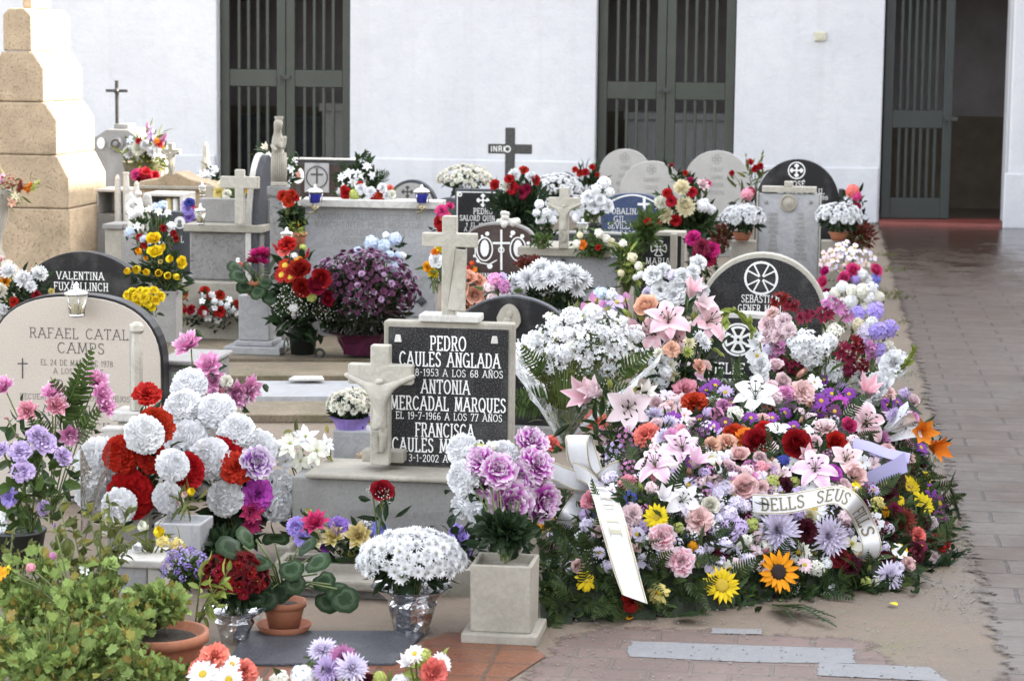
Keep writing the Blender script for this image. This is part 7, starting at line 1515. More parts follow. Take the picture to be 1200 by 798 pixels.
def M(u, v):
    r = ray(u, v); d = 5.9; last = None
    while d < 12:
        p = CAM + r * (d / r.y); h = mh(p.x, p.y)
        if p.z <= max(h, .0): 
            if h <= 0: return Vector((p.x, p.y, .012)), Vector((0, -.5, .85))
            break
        d += .015
    else: return P(u, v, 8.55), Vector((0, -.5, .85))
    e = .04; n = Vector((mh(p.x - e, p.y) - mh(p.x + e, p.y), mh(p.x, p.y - e) - mh(p.x, p.y + e), 2 * e)).normalized()
    return p, n
def wreath(label, cat, seeds, flowers, group=None, fol=('foliage', 'mid'), nleaf=300, nfern=14, name='funeral_wreath', lift=.012, filler=None, bad=None):
    uu = sum(f[1] for f in flowers) / len(flowers); vv = max(f[2] for f in flowers); p0, _ = M(uu, vv); p0.z = 0
    r = empty(name, label, cat, p0, -AN, group); pts = []
    for f in flowers:
        kind, u, v, px, col = f[:5]; dd = f[5] if len(f) > 5 else 0; mat = f[6] if len(f) > 6 else None
        p, n = M(u, v); rr = px * mpp(p) * .5; p = p + (CAM - p).normalized() * (lift + dd + rr * .35)
        ax = n * .8 + (CAM - p).normalized() * .75 + rdir() * .28
        put(kind, p, ax, rr, col, r, mat); pts.append((p, n, rr))
    for mi, m in enumerate(fol):
        mb = MB(); c = nleaf if mi == 0 else nleaf // 2
        for _ in range(c):
            p, n, rr = RN.choice(pts); q = p + rdir() * (rr + RN.uniform(.01, .07)); h = mh(q.x, q.y)
            if h <= 0 and q.z > .1: continue
            q.z = min(q.z, h + .012) if h > 0 else .01 + RN.random() * .02
            dv = (n + rdir() * .9 + Vector((0, -.3, 0))); leaf(mb, q - n * .03, dv, rdir(.4), RN.uniform(.03, .06), RN.uniform(.012, .022))
        if mi == 0:
            for _ in range(nfern):
                p, n, rr = RN.choice(pts); q = p + rdir() * (rr + .03); q.z = min(q.z, mh(q.x, q.y) + .01) if mh(q.x, q.y) > 0 else .015
                leaf(mb, q, n * .4 + rdir(.1) * .9 + Vector((0, -.45, 0)), n + rdir() * .3, RN.uniform(.08, .13), .045, 'fern')
        mb.build('foliage' if mi == 0 else 'leaves', M_[m], r, world=True)
    if filler:                                # small florets packed between the large heads
        taken = [(f[1], f[2], f[3]) for f in flowers]; n = 0; tries = 0
        while n < filler[0] and tries < 4000:
            tries += 1; f = RN.choice(flowers); u, v = f[1] + RN.uniform(-34, 34), f[2] + RN.uniform(-30, 30)
            if v > filler[2] or (bad and bad(u, v)): continue
            px = RN.uniform(15, 25)
            if any(math.hypot(u - a, v - b) < (c + px) * .30 for a, b, c in taken): continue
            p, nn = M(u, v)
            if mh(p.x, p.y) <= .02: continue
            k_, c_ = RN.choice(filler[1]); rr = px * mpp(p) * .5; taken.append((u, v, px)); n += 1
            put(k_, p + (CAM - p).normalized() * (lift * .6 + rr * .2), nn * .8 + (CAM - p).normalized() * .7 + rdir() * .35, rr, c_, r)
    for _ in range(0): pass
    WR.append((r, seeds)); return r
WR = []
A = [('carn', 629, 500, 28, 'coral'), ('carn', 696, 500, 33, 'coral'), ('carn', 758, 511, 31, 'coral'), ('carn', 648, 526, 24, 'coral'), ('carn', 736, 567, 24, 'rose'), ('carn', 655, 590, 22, 'coral'), ('carn', 695, 588, 28, 'rose'), ('carn', 741, 603, 26, 'palepink'), ('carn', 818, 610, 34, 'blush'), ('carn', 775, 630, 33, 'rose', .02, 'edge'), ('carn', 798, 658, 34, 'rose', .02, 'edge'), ('rose', 870, 573, 28, 'blush'),
     ('cluster', 650, 494, 22, 'palelilac'), ('cluster', 668, 488, 24, 'palelilac'), ('cluster', 684, 482, 22, 'lilac'), ('loose', 672, 515, 30, 'mauve'), ('cluster', 653, 566, 26, 'palelilac'), ('cluster', 666, 624, 24, 'palelilac'), ('cluster', 689, 616, 22, 'palelilac'), ('cluster', 692, 633, 16, 'palelilac'), ('cluster', 678, 649, 18, 'lilac'), ('cluster', 671, 640, 14, 'palelilac'), ('cluster', 855, 603, 24, 'palelilac'), ('cluster', 866, 618, 26, 'lilac'), ('cluster', 840, 610, 20, 'palelilac'), ('cluster', 850, 640, 24, 'palelilac'), ('cluster', 858, 630, 18, 'lilac'), ('cluster', 831, 641, 16, 'palelilac'), ('cluster', 845, 656, 14, 'palelilac'), ('cluster', 862, 646, 18, 'palelilac'),
     ('mum', 767, 486, 22, 'palelilac'), ('mum', 785, 497, 24, 'palelilac'), ('mum', 779, 512, 24, 'palelilac'), ('mum', 770, 498, 18, 'lilac'), ('loose', 710, 512, 34, 'mauve'), ('loose', 722, 528, 34, 'lilac'), ('loose', 735, 512, 32, 'mauve'), ('loose', 742, 530, 30, 'plum'), ('loose', 716, 545, 28, 'palelilac'), ('loose', 738, 548, 28, 'mauve'), ('gyps', 703, 520, 26, 'white', .02), ('gyps', 730, 500, 24, 'white', .02), ('gyps', 722, 540, 24, 'white', .02),
     ('sun', 643, 614, 34, 'gold'), ('daisy', 769, 606, 32, 'yellow', .02), ('wilt', 687, 680, 26, 'yellow', .01), ('wilt', 772, 694, 28, 'paleyellow', .01), ('ger', 846, 686, 44, 'yellow', .03), ('carn', 740, 705, 24, 'rosered'), ('lily', 768, 548, 55, 'mauvelily', .03), ('lily', 800, 528, 55, 'mauvelily', .03), ('lilyhalf', 812, 548, 46, 'mauvelily'), ('bud', 751, 571, 18, 'limegreen'), ('bud', 776, 578, 16, 'limegreen', .02), ('lily', 797, 588, 47, 'white'), ('lilyhalf', 775, 585, 40, 'white'),
     ('loose', 740, 583, 22, 'deepblue', .01), ('loose', 804, 633, 14, 'deepblue'), ('loose', 700, 603, 14, 'deepblue'), ('rose', 832, 593, 22, 'ivory'), ('rose', 708, 612, 20, 'cream'), ('cluster', 645, 690, 16, 'limegreen'), ('cluster', 812, 640, 14, 'gold'), ('carn', 672, 585, 18, 'rose'), ('gyps', 690, 655, 24, 'white'), ('loose', 720, 650, 20, 'lilac'), ('cluster', 795, 618, 16, 'limegreen'), ('loose', 660, 660, 18, 'palelilac'), ('five', 668, 664, 14, 'palelilac'), ('dense', 885, 600, 20, 'white'), ('gyps', 760, 650, 26, 'white'), ('loose', 800, 600, 18, 'lilac'), ('cluster', 700, 572, 18, 'palelilac'), ('cluster', 720, 600, 18, 'lilac')]
wa = wreath('big mixed wreath of coral carnations, lilac florets and yellow gerberas under a white satin bow', 'wreath', [(690, 560), (740, 640), (800, 610), (840, 680), (690, 690), (790, 520)], A, 'wreaths heaped on the fresh grave', nleaf=800, nfern=12, filler=(150, [('cluster', 'palelilac'), ('five', 'palepink'), ('daisy', 'palelilac'), ('carn', 'palepink'), ('carn', 'blush'), ('rose', 'palepink'), ('five', 'palelilac'), ('loose', 'white'), ('cluster', 'lilac'), ('loose', 'mauve'), ('loose', 'palelilac'), ('gyps', 'white'), ('five', 'ivory'), ('cluster', 'palepink'), ('loose', 'plum'), ('bud', 'limegreen')], 665))
B = [('rose', 874, 571, 30, 'blush'), ('mum', 912, 622, 52, 'palelilac', .03), ('mum', 971, 629, 48, 'palelilac', .03), ('daisy', 936, 648, 32, 'ivory', .01), ('daisy', 954, 596, 34, 'white'), ('carn', 944, 623, 30, 'burg'), ('carn', 985, 655, 26, 'dred'), ('carn', 876, 598, 22, 'burg'), ('sun', 912, 670, 52, 'gold', .04), ('rose', 899, 604, 24, 'ivory'), ('orchid', 998, 638, 28, 'ivory', .01), ('orchid', 1008, 650, 22, 'peach'), ('cluster', 881, 615, 20, 'limegreen'), ('rose', 949, 606, 20, 'cream'), ('mum', 1042, 675, 36, 'palelilac', .02), ('daisy', 943, 662, 20, 'palepink', .02), ('cluster', 860, 617, 26, 'lilac'), ('bud', 896, 646, 20, 'rose'), ('cluster', 992, 607, 28, 'palepink'), ('cluster', 897, 640, 20, 'ivory'), ('cluster', 1015, 682, 16, 'limegreen'), ('cluster', 920, 597, 26, 'palelilac'), ('cluster', 935, 603, 22, 'lilac'), ('five', 976, 695, 12, 'white'), ('gyps', 868, 655, 26, 'white'), ('gyps', 880, 662, 24, 'white'), ('cluster', 1024, 682, 18, 'ivory'), ('dense', 862, 590, 22, 'palelilac'), ('gyps', 930, 690, 18, 'white'), ('cluster', 872, 668, 14, 'limegreen'), ('daisy', 860, 560, 20, 'palelilac'), ('cluster', 968, 660, 18, 'white')]
wb = wreath('round wreath of lilac chrysanthemums and a dark centred sunflower with a lettered white ribbon', 'wreath', [(930, 640), (1000, 680), (880, 650), (900, 590), (980, 600)], B, 'wreaths heaped on the fresh grave', nleaf=720, nfern=14, fol=('foliage', 'mid'), filler=(70, [('daisy', 'ivory'), ('five', 'palelilac'), ('carn', 'blush'), ('loose', 'palelilac'), ('cluster', 'palelilac'), ('cluster', 'ivory'), ('gyps', 'white'), ('cluster', 'palepink'), ('bud', 'limegreen'), ('five', 'white'), ('carn', 'burg')], 668))
Cc = [('daisy', 1067, 570, 28, 'yellow', .02), ('daisy', 1080, 592, 34, 'yellow', .03), ('daisy', 1053, 586, 16, 'yellow'), ('carn', 1049, 563, 26, 'burg'), ('carn', 1040, 580, 24, 'burg'), ('loose', 1058, 576, 26, 'burg'), ('daisy', 1101, 590, 28, 'plum', .02), ('daisy', 1087, 573, 24, 'purple'), ('daisy', 1102, 606, 24, 'plum', .01), ('carn', 1090, 613, 18, 'palepink', 0, 'edge'), ('carn', 1101, 636, 24, 'red'), ('carn', 1074, 628, 22, 'coral'), ('mum', 1058, 611, 36, 'rust'), ('carn', 1094, 653, 16, 'palepink'), ('mum', 1046, 600, 26, 'maroon'), ('daisy', 1080, 640, 16, 'maroon'), ('loose', 1068, 650, 22, 'maroon'), ('cluster', 1028, 590, 20, 'paleyellow'), ('cluster', 1036, 600, 16, 'gold'), ('loose', 1020, 600, 22, 'limegreen')]
wc = wreath('dark spray of burgundy blooms and yellow daisies at the corner nearest the paved path', 'wreath', [(1075, 610), (1050, 590), (1090, 640)], Cc, 'wreaths heaped on the fresh grave', nleaf=420, nfern=5, fol=('deep', 'foliage'), filler=(22, [('carn', 'burg'), ('loose', 'maroon'), ('five', 'yellow'), ('loose', 'burg'), ('daisy', 'plum')], 650))
Dd = [('lily', 885, 468, 60, 'white', .06), ('carn', 940, 460, 30, 'blush', .03), ('daisy', 962, 470, 24, 'purple'), ('daisy', 975, 462, 24, 'purple'), ('daisy', 985, 472, 24, 'magenta'), ('daisy', 960, 482, 20, 'purple'), ('daisy', 995, 462, 20, 'purple'), ('daisy', 978, 482, 20, 'plum'), ('lilyhalf', 1012, 468, 54, 'rose', .03), ('rose', 888, 521, 36, 'rosered', .02), ('rose', 932, 523, 38, 'rosered', .02), ('rose', 978, 520, 26, 'red'), ('rose', 860, 512, 28, 'tomato'), ('lily', 1012, 497, 55, 'pinklily', .04), ('lily', 1046, 500, 47, 'mauvelily', .02), ('lily', 911, 506, 33, 'white', .03), ('carn', 966, 504, 30, 'blush', .01, 'edge'), ('lily', 955, 552, 55, 'mauvelily', .03), ('lily', 990, 540, 45, 'blush', .03), ('rose', 1000, 558, 28, 'blush'), ('carn', 814, 474, 32, 'tomato'), ('carn', 803, 458, 30, 'rose'), ('lily', 805, 440, 45, 'mauve', .02), ('daisy', 838, 452, 22, 'purple'), ('daisy', 850, 460, 22, 'lilac'), ('daisy', 828, 458, 20, 'purple'), ('daisy', 858, 472, 18, 'plum'), ('daisy', 820, 492, 18, 'plum'), ('daisy', 836, 500, 20, 'purple'), ('daisy', 850, 495, 18, 'plum'), ('carn', 872, 515, 28, 'orange'), ('carn', 852, 520, 26, 'peach'), ('carn', 834, 522, 22, 'peach'), ('orchid', 850, 536, 26, 'white'), ('orchid', 838, 545, 24, 'white'), ('rose', 866, 535, 24, 'blush'), ('daisy', 880, 490, 20, 'purple'), ('daisy', 905, 490, 20, 'purple'), ('daisy', 930, 500, 18, 'purple'), ('daisy', 920, 484, 18, 'purple'), ('rose', 895, 505, 22, 'tomato'), ('lilyhalf', 946, 536, 36, 'pinklily'), ('bud', 902, 540, 18, 'peach'), ('cluster', 918, 540, 18, 'deepblue'), ('daisy', 870, 558, 22, 'mauve'), ('daisy', 858, 566, 22, 'mauve'), ('cluster', 905, 565, 20, 'limegreen'), ('cluster', 930, 566, 18, 'limegreen'), ('cluster', 950, 490, 18, 'palepink'), ('carn', 976, 555, 22, 'magenta'), ('cluster', 1000, 580, 18, 'paleyellow'), ('dense', 790, 470, 20, 'palepink'), ('rose', 994, 500, 20, 'hotpink'), ('daisy', 1040, 475, 20, 'purple'), ('mum', 1030, 515, 30, 'mauve'), ('loose', 925, 475, 24, 'plum'), ('daisy', 790, 530, 20, 'lilac'), ('loose', 820, 508, 26, 'plum'), ('loose', 900, 480, 24, 'rust')]
wd = wreath('spray of dark red roses, pink lilies and purple daisies in the middle of the mound', 'wreath', [(890, 510), (960, 500), (1020, 500), (830, 480), (930, 550)], Dd, 'wreaths heaped on the fresh grave', nleaf=640, nfern=12, fol=('foliage', 'deep'), filler=(150, [('rose', 'palepink'), ('carn', 'pink'), ('loose', 'palelilac'), ('five', 'palepink'), ('carn', 'mauve'), ('daisy', 'lilac'), ('daisy', 'purple'), ('cluster', 'palepink'), ('loose', 'plum'), ('cluster', 'lilac'), ('five', 'white'), ('cluster', 'rose'), ('loose', 'mauve'), ('bud', 'peach'), ('carn', 'blush'), ('cluster', 'ivory')], 580), bad=lambda u, v: v < 464 and 825 < u < 890)
# the earth and moss bases under the wreaths: one patch of the mound for each
seeds = []
for r, sd in WR:
    for u, v in sd: p, _ = M(u, v); seeds.append((r, p.x, p.y))
cell = {}
st = .03
xs = [p.x for p in OUT]; ys = [p.y for p in OUT]
x = min(xs)
while x < max(xs):
    y = min(ys)
    while y < max(ys):
        if mh(x + st / 2, y + st / 2) > 0:
            o = min(seeds, key=lambda s_: (s_[1] - x) ** 2 + (s_[2] - y) ** 2 * .5)[0]; cell.setdefault(o.name, (o, MB()))
            mb = cell[o.name][1]; b = len(mb.v)
            for a, c in ((0, 0), (st, 0), (st, st), (0, st)): mb.v.append(Vector((x + a, y + c, max(.0, mh(x + a, y + c) * .86 - .012) + .001)))
            mb.face([b, b + 1, b + 2, b + 3])
        y += st
    x += st
for r_, sd in WR:                             # leaves and ferns over the lower skirt of each wreath
    mb = MB(); cx_ = sum(M(u, v)[0].x for u, v in sd) / len(sd); own = r_.name
    for _ in range(5200):
        x, y = RN.uniform(min(xs), max(xs)), min(ys) + (8.6 - min(ys)) * RN.random() ** 1.8; h = mh(x, y)
        if h < .02 or y > 8.6 or (h > .2 and RN.random() < .85): continue
        if min(seeds, key=lambda s_: (s_[1] - x) ** 2 + (s_[2] - y) ** 2 * .5)[0] is not r_: continue
        n = Vector((mh(x - .04, y) - mh(x + .04, y), mh(x, y - .04) - mh(x, y + .04), .08)).normalized(); q = Vector((x, y, h * .92))
        if RN.random() < .22: leaf(mb, q, n * .35 + rdir() * .8 + Vector((0, -.4, -.1)), n + rdir() * .3, RN.uniform(.09, .14), .045, 'fern')
        else: leaf(mb, q, n * .6 + rdir() * .9 + Vector((0, -.3, 0)), rdir(.4), RN.uniform(.04, .07), RN.uniform(.014, .024))
    mb.build('skirt_leaves', M_['skirt'], r_, world=True)
mossm = plain('dark_moss', (.022, .030, .014), .95, 0, .5, 30, 1.0)
for k, (o, mb) in cell.items(): mb.build('moss_base', mossm, o, world=True)

# ribbons
def strip(mb, pts, w_, I, side=None):        # a band along points, each (Vector, width direction)
    b = len(mb.v)
    for p, sd in pts: q = Vector(sd).normalized() * w_ / 2; mb.v += [I @ (p - q), I @ p, I @ (p + q)]
    for i in range(len(pts) - 1):
        for k in range(2): a = b + i * 3 + k; mb.face([a, a + 1, a + 4, a + 3])
def smooth_pts(cp, n=8):
    out = []
    for i in range(len(cp) - 1):
        p0, p1, p2, p3 = cp[max(0, i - 1)], cp[i], cp[i + 1], cp[min(len(cp) - 1, i + 2)]
        for k in range(n):
            t = k / n; out.append(tuple(.5 * ((2 * b) + (-a + c) * t + (2 * a - 5 * b + 4 * c - d) * t * t + (-a + 3 * b - 3 * c + d) * t ** 3) for a, b, c, d in zip(p0, p1, p2, p3)))
    out.append(cp[-1]); return out
def band(r, name, cp, w_, mat, edge=None, lift=.0):   # cp: (u, v, depth, side du, side dv, side depth)
    I = r.matrix_basis.inverted(); pts = []
    for u, v, d, su, sv, sd in smooth_pts(cp): p = P(u, v, d); q = P(u + su * 8, v + sv * 8, d + sd * 8 * mpp(p)) - p; pts.append((p, q))
    mb = MB(); strip(mb, pts, w_, I); o = mb.build(name, mat, r, smooth=True); sm = o.modifiers.new('t', 'SOLIDIFY'); sm.thickness = .0008; sm.use_rim = False
    if edge:
        me = MB()
        for sg in (-1, 1):
            me.tube([I @ (p + q.normalized() * sg * w_ * .45 + (CAM - p).normalized() * .0016) for p, q in pts], w_ * .022, 4)
        me.build('gold_edge', edge, o)
    return pts
def band_text(r, pts, txt, w_, mat, t0, t1, h=.55, name='lettering', flip=False, ws=1.0, sw=.13):
    # letters laid along the band: position by arc length, height across it
    I = r.matrix_basis.inverted(); L = [0]
    for i in range(1, len(pts)): L.append(L[-1] + (pts[i][0] - pts[i - 1][0]).length)
    tot = L[-1]
    def at(s, c):
        s = max(0, min(tot * .999, s)); i = max(k for k in range(len(L)) if L[k] <= s); i = min(i, len(pts) - 2); f = (s - L[i]) / max(1e-6, L[i + 1] - L[i])
        p = pts[i][0].lerp(pts[i + 1][0], f); q = pts[i][1].normalized().lerp(pts[i + 1][1].normalized(), f); tg = (pts[i + 1][0] - pts[i][0]).normalized(); n = tg.cross(q).normalized()
        if n.dot(CAM - p) < 0: n = -n
        return p + q * (c * w_) + n * .0026
    k = Ink(0); H = w_ * h; k.text(txt, 0, 0, H, ws, sw, True, align='l'); W = max(p.x for p in k.mb.v) + 1e-6; sc = (t1 - t0) * tot / W
    for i, p in enumerate(k.mb.v): k.mb.v[i] = I @ (at(t0 * tot + p.x * sc, (p.z / w_ - h / 2) * (-1 if flip else 1)) + (CAM - r.location).normalized() * (-p.y) * .3)
    k.mb.build(name, mat, r)
olive = plain('olive_gold_lettering', (.16, .13, .06), .5)
p0, _ = M(685, 560); r = empty('ribbon_bow', 'white satin bow with gold edges and a long hanging tail', 'ribbon', p0)
pb, _ = M(700, 560); D0 = pb.y - .17
def loop(cpl, w_=.06): band(r, 'loop', cpl, w_, M_['ribbon'], M_['goldedge'])
loop([(699, 566, D0 - .02, 1, .25, 0), (680, 545, D0 - .06, 1, .15, 0), (676, 515, D0 - .06, 1, .05, .0), (680, 510, D0, 1, 0, 0), (684, 520, D0 + .05, 1, .1, 0), (698, 562, D0 + .01, 1, .25, 0)], .072)
loop([(699, 566, D0 - .02, -.1, 1, 0), (672, 562, D0 - .06, 0, 1, 0), (648, 552, D0 - .05, .15, 1, 0), (643, 556, D0, .1, 1, 0), (652, 560, D0 + .05, 0, 1, 0), (697, 567, D0 + .01, 0, 1, 0)], .066)
loop([(699, 566, D0 - .02, 0, 1, 0), (712, 556, D0 - .05, .1, 1, 0), (725, 550, D0 - .04, .1, 1, 0), (728, 555, D0 + .0, .1, 1, 0), (722, 562, D0 + .04, 0, 1, 0), (700, 567, D0 + .01, 0, 1, 0)], .06)
loop([(702, 570, D0 - .05, .2, 1, 0), (690, 560, D0 - .09, .2, 1, 0), (676, 552, D0 - .07, .25, 1, 0), (670, 556, D0 - .02, .2, 1, 0), (684, 566, D0 - .03, .2, 1, 0), (700, 571, D0 - .03, .2, 1, 0)], .062)
def MD(u, v, off): return min(M(u, v)[0].y, M(u, min(v + 8, 724))[0].y) - off
tail = band(r, 'tail', [(702, 566, D0 - .05, 1, .12, 0), (711, 588, MD(711, 588, .13), 1, .1, .0), (718, 612, MD(718, 612, .12), 1, .08, .0), (727, 645, MD(727, 645, .11), 1, .1, 0), (737, 680, MD(737, 680, .10), 1, .22, 0), (744, 702, MD(744, 700, .08), 1, .36, 0)], .077, M_['ribbon'], M_['goldedge'])
band(r, 'tail', [(694, 570, D0 - .02, 1, .5, 0), (680, 585, MD(680, 585, .10), .9, .5, 0), (668, 602, MD(668, 602, .1), .8, .5, 0), (660, 618, MD(660, 616, .1), .8, .5, 0)], .055, M_['ribbon'], M_['goldedge'])
band_text(r, tail, 'T U   R D N', .077, plain('pale_gilt_lettering', (.46, .42, .30), .3, .2), .08, .80, .42, flip=False)
# lettered ribbon
p1, _ = M(960, 590); D1 = p1.y - .19; r = empty('lettered_ribbon', 'white ribbon with olive capital letters looping over the lilac chrysanthemums', 'ribbon', M(985, 600)[0])
D1 = MD(940, 600, .12); D3 = MD(1015, 620, .13)
rb = band(r, 'band', [(882, 590, D1 + .03, .0, -1, .3), (905, 591, D1 - .01, -.08, -1, .3), (930, 589, D1 - .03, -.10, -1, .35), (958, 583, D1 - .03, .05, -1, .5), (982, 580, D1 - .04, .30, -1, .4), (1000, 591, D1 - .07, .7, -.75, .1), (1013, 613, D3 - .0, .9, -.4, 0), (1021, 636, D3 - .03, 1, -.1, 0), (1019, 650, D3 - .01, 1, .1, .3), (1008, 656, D3 + .04, 1, .2, .4)], .060, M_['ribbon'], M_['goldedge'])
band_text(r, rb, 'DELLS', .062, olive, .05, .25, .58); band_text(r, rb, 'SEUS', .062, olive, .31, .47, .58); band_text(r, rb, 'FILLS', .062, olive, .56, .80, .58)
r = empty('lilac_ribbon', 'plain lilac satin ribbon folded over the pink lilies near the path', 'ribbon', M(1040, 560)[0]); D2 = M(1035, 548)[0].y - .19
band(r, 'band', [(1000, 519, D2 + .08, .2, -1, .5), (1018, 523, D2 + .05, .3, -1, .5), (1040, 531, D2 + .03, .3, -1, .5), (1066, 537, D2 + .01, .2, -1, .4)], .034, M_['lilacsatin'])
band(r, 'band', [(1062, 541, D2 - .006, -.15, -1, .05), (1046, 549, D2 - .012, .25, -1, .0), (1028, 557, D2 - .016, .35, -1, .0), (1006, 566, D2 - .018, .5, -1, .05)], .066, M_['lilacsatin'])
# bouquets standing on and behind the mound
def HP(u, v, d): return P(u, v, d)
r = bouquet('cone of white snapdragons with pale gypsophila in clear film', 'bouquet', P(660, 520, 7.9), scatter(46, 686, 402, 62, 36, [('loose', W), ('loose', W), ('cluster', W), ('astro', W)], 25, .5) + scatter(44, 684, 404, 68, 44, [('five', W), ('five', 'ivory')], 12, .5) + [('spike', 640, 396, 30, W), ('spike', 668, 374, 32, W), ('spike', 702, 370, 32, W), ('spike', 730, 382, 30, W),
   ('gyps', 660, 445, 34, 'white', .03), ('gyps', 680, 440, 36, 'white', .03), ('gyps', 700, 440, 34, 'white', .03), ('gyps', 640, 440, 30, 'white', .02), ('gyps', 720, 436, 30, 'white', .02), ('gyps', 625, 450, 28, 'white', .02)], 8.0, leaves=(260, .06, .018, 'lance', 'olive'), bulge=.14, ldrop=.6, lspread=1.08)
mb = MB()
for u_, v_, du, dv in ((650, 470, -45, -8), (640, 440, -22, -26), (720, 440, 35, -22), (690, 430, 6, -30), (640, 475, -40, 5), (700, 455, 34, 0)): a = P(u_, v_, 7.95); b = P(u_ + du, v_ + dv, 7.82); mb = MB(); leaf(mb, a, b - a, (0, -1, .2), (b - a).length * 1.2, .07, 'fern'); mb.build('fern_frond', M_['mid'], r, world=True)
r2 = empty('film_wrap', 'crinkled clear film cone round the white snapdragons', 'wrapping film', P(660, 520, 7.9)); I = r2.matrix_basis.inverted(); mb = MB()
rim = [(775, 415, 7.9), (745, 450, 7.75), (700, 470, 7.7), (650, 478, 7.7), (615, 455, 7.75), (598, 425, 7.9), (606, 400, 8.05), (622, 385, 8.15)]
rimp = []
for i in range(len(rim) - 1):
    for k_ in range(5): t = k_ / 5; rimp.append(P(*[a + (b - a) * t for a, b in zip(rim[i], rim[i + 1])]) + rdir() * .012)
tp = P(660, 522, 7.88); m_ = len(rimp)
for q in rimp:
    for t in (.06, .4, .7, .9, 1.0): mb.v.append(I @ (tp.lerp(q, t) + rdir() * .006))
for i in range(m_ - 1):
    for k_ in range(4): a = i * 5 + k_; mb.face([a, a + 1, a + 6, a + 5])
mb.build('film', M_['cello'], r2, smooth=False)
bouquet('bunch of open pink lilies with lime buds before the dark granite headstones', 'bouquet', P(790, 480, 8.3), [('lily', 783, 378, 55, 'pinklily', .03), ('lily', 768, 392, 47, 'pinklily'), ('lily', 828, 378, 55, 'pinklily', .0), ('lilyhalf', 808, 348, 44, 'pinklily'), ('lily', 792, 396, 43, 'rose', .03), ('lilyhalf', 752, 385, 40, 'pinklily'), ('rose', 758, 362, 30, 'peach'), ('bud', 780, 364, 22, 'limegreen'), ('bud', 813, 372, 22, 'limegreen'), ('bud', 730, 378, 22, 'limegreen'), ('bud', 736, 368, 20, 'limegreen'), ('bud', 832, 398, 16, 'limegreen'), ('bud', 752, 373, 18, 'limegreen'), ('lilyhalf', 820, 362, 40, 'palepink'), ('bud', 845, 415, 14, 'limegreen'), ('bud', 838, 410, 16, 'lime' if False else 'limegreen')], 8.35, leaves=(120, .09, .025, 'lance', 'foliage'), bulge=.08)
bouquet('small cream button chrysanthemums with peach carnations under the pink lilies', 'bouquet', P(800, 470, 8.0), [('button', 808, 402, 18, 'cream'), ('button', 825, 402, 22, W), ('button', 820, 395, 20, W), ('button', 806, 413, 16, 'limegreen'), ('button', 782, 416, 18, W), ('button', 775, 424, 20, W), ('button', 786, 428, 18, 'ivory'), ('button', 790, 440, 16, 'cream'), ('button', 772, 414, 16, 'ivory'), ('carn', 787, 410, 20, 'peach'), ('carn', 818, 430, 18, 'peach'), ('cluster', 775, 448, 22, W), ('cluster', 780, 436, 20, W), ('orchid', 762, 432, 24, W), ('orchid', 770, 450, 26, W), ('orchid', 758, 418, 20, W)], 8.0, leaves=(140, .06, .02, 'lance', 'deep'), bulge=.06)
bouquet('pair of half open pale pink lilies at the head of the big mixed wreath', 'bouquet', P(715, 520, 7.55), [('lilyhalf', 692, 468, 62, 'pinklily'), ('lily', 736, 478, 61, 'palepink', .02), ('lilyhalf', 705, 462, 50, 'palepink'), ('lilyhalf', 752, 465, 40, 'ivory'), ('bud', 715, 450, 20, 'limegreen'), ('bud', 742, 458, 18, 'limegreen'), ('bud', 752, 495, 14, 'limegreen')], 7.55, leaves=(60, .08, .025, 'lance', 'foliage'), bulge=.04)
r = bouquet('bouquet of burgundy alstroemeria and white freesias before the large round topped headstone', 'bouquet', P(960, 500, 8.6), [('astro', 915, 355, 34, 'dred'), ('astro', 928, 362, 30, 'dred'), ('astro', 945, 375, 34, 'maroon'), ('astro', 975, 363, 42, 'mauve'), ('astro', 965, 372, 34, 'maroon'), ('astro', 990, 372, 28, 'mauve'), ('cluster', 945, 398, 30, W), ('cluster', 960, 408, 32, W), ('cluster', 950, 420, 30, W), ('cluster', 972, 400, 26, W), ('cluster', 938, 412, 26, W), ('astro', 988, 415, 40, 'maroon'), ('astro', 1000, 405, 34, 'dred'), ('astro', 1015, 410, 34, 'mauve'), ('astro', 992, 428, 36, 'maroon'), ('astro', 1008, 428, 28, 'dred'), ('astro', 905, 425, 34, 'mauve'), ('astro', 920, 430, 32, 'maroon'), ('astro', 934, 428, 28, 'maroon'), ('astro', 915, 408, 26, 'mauve'), ('cluster', 975, 435, 34, W), ('cluster', 1005, 442, 34, W), ('cluster', 990, 448, 28, 'ivory'), ('cluster', 930, 402, 20, W), ('cluster', 978, 388, 24, 'ivory'),
    ('carn', 900, 381, 22, 'palepink'), ('carn', 918, 377, 20, 'palepink'), ('carn', 898, 394, 20, 'palepink'), ('carn', 913, 394, 20, 'palepink'), ('carn', 925, 388, 18, 'palepink'), ('carn', 905, 368, 18, 'blush'), ('cluster', 948, 440, 20, 'palelilac'), ('cluster', 898, 410, 20, 'palelilac')], 8.7, leaves=(260, .075, .024, 'lance', 'mid'), bulge=.14, ldrop=.8)
def gladiolus(label, cp, d, florets, base):
    r = empty('gladiolus', label, 'flower', base); mb = MB(); pts = [P(u, v, d + (dd or 0)) for u, v, dd in smooth_pts(cp, 6)]
    I = r.matrix_basis.inverted(); mb.tube([I @ p for p in pts], .013, 7, 0, .006)
    for i in range(2, len(pts) - 1, 2):
        t = (pts[i + 1] - pts[i - 1]).normalized()
        for sg in (-1, 1): leaf(mb, I @ pts[i], I.to_3x3() @ (t + rdir() * .25 + Vector((sg * .3, -.2, 0))), rdir(), .05, .022)
    mb.build('stem', M_['lime'], r)
    for k_, u, v, px in florets: q = P(u, v, d - .04); put(k_, q, (CAM - q).normalized() + rdir() * .5, px * mpp(q) * .5, 'white', r, 'plain')
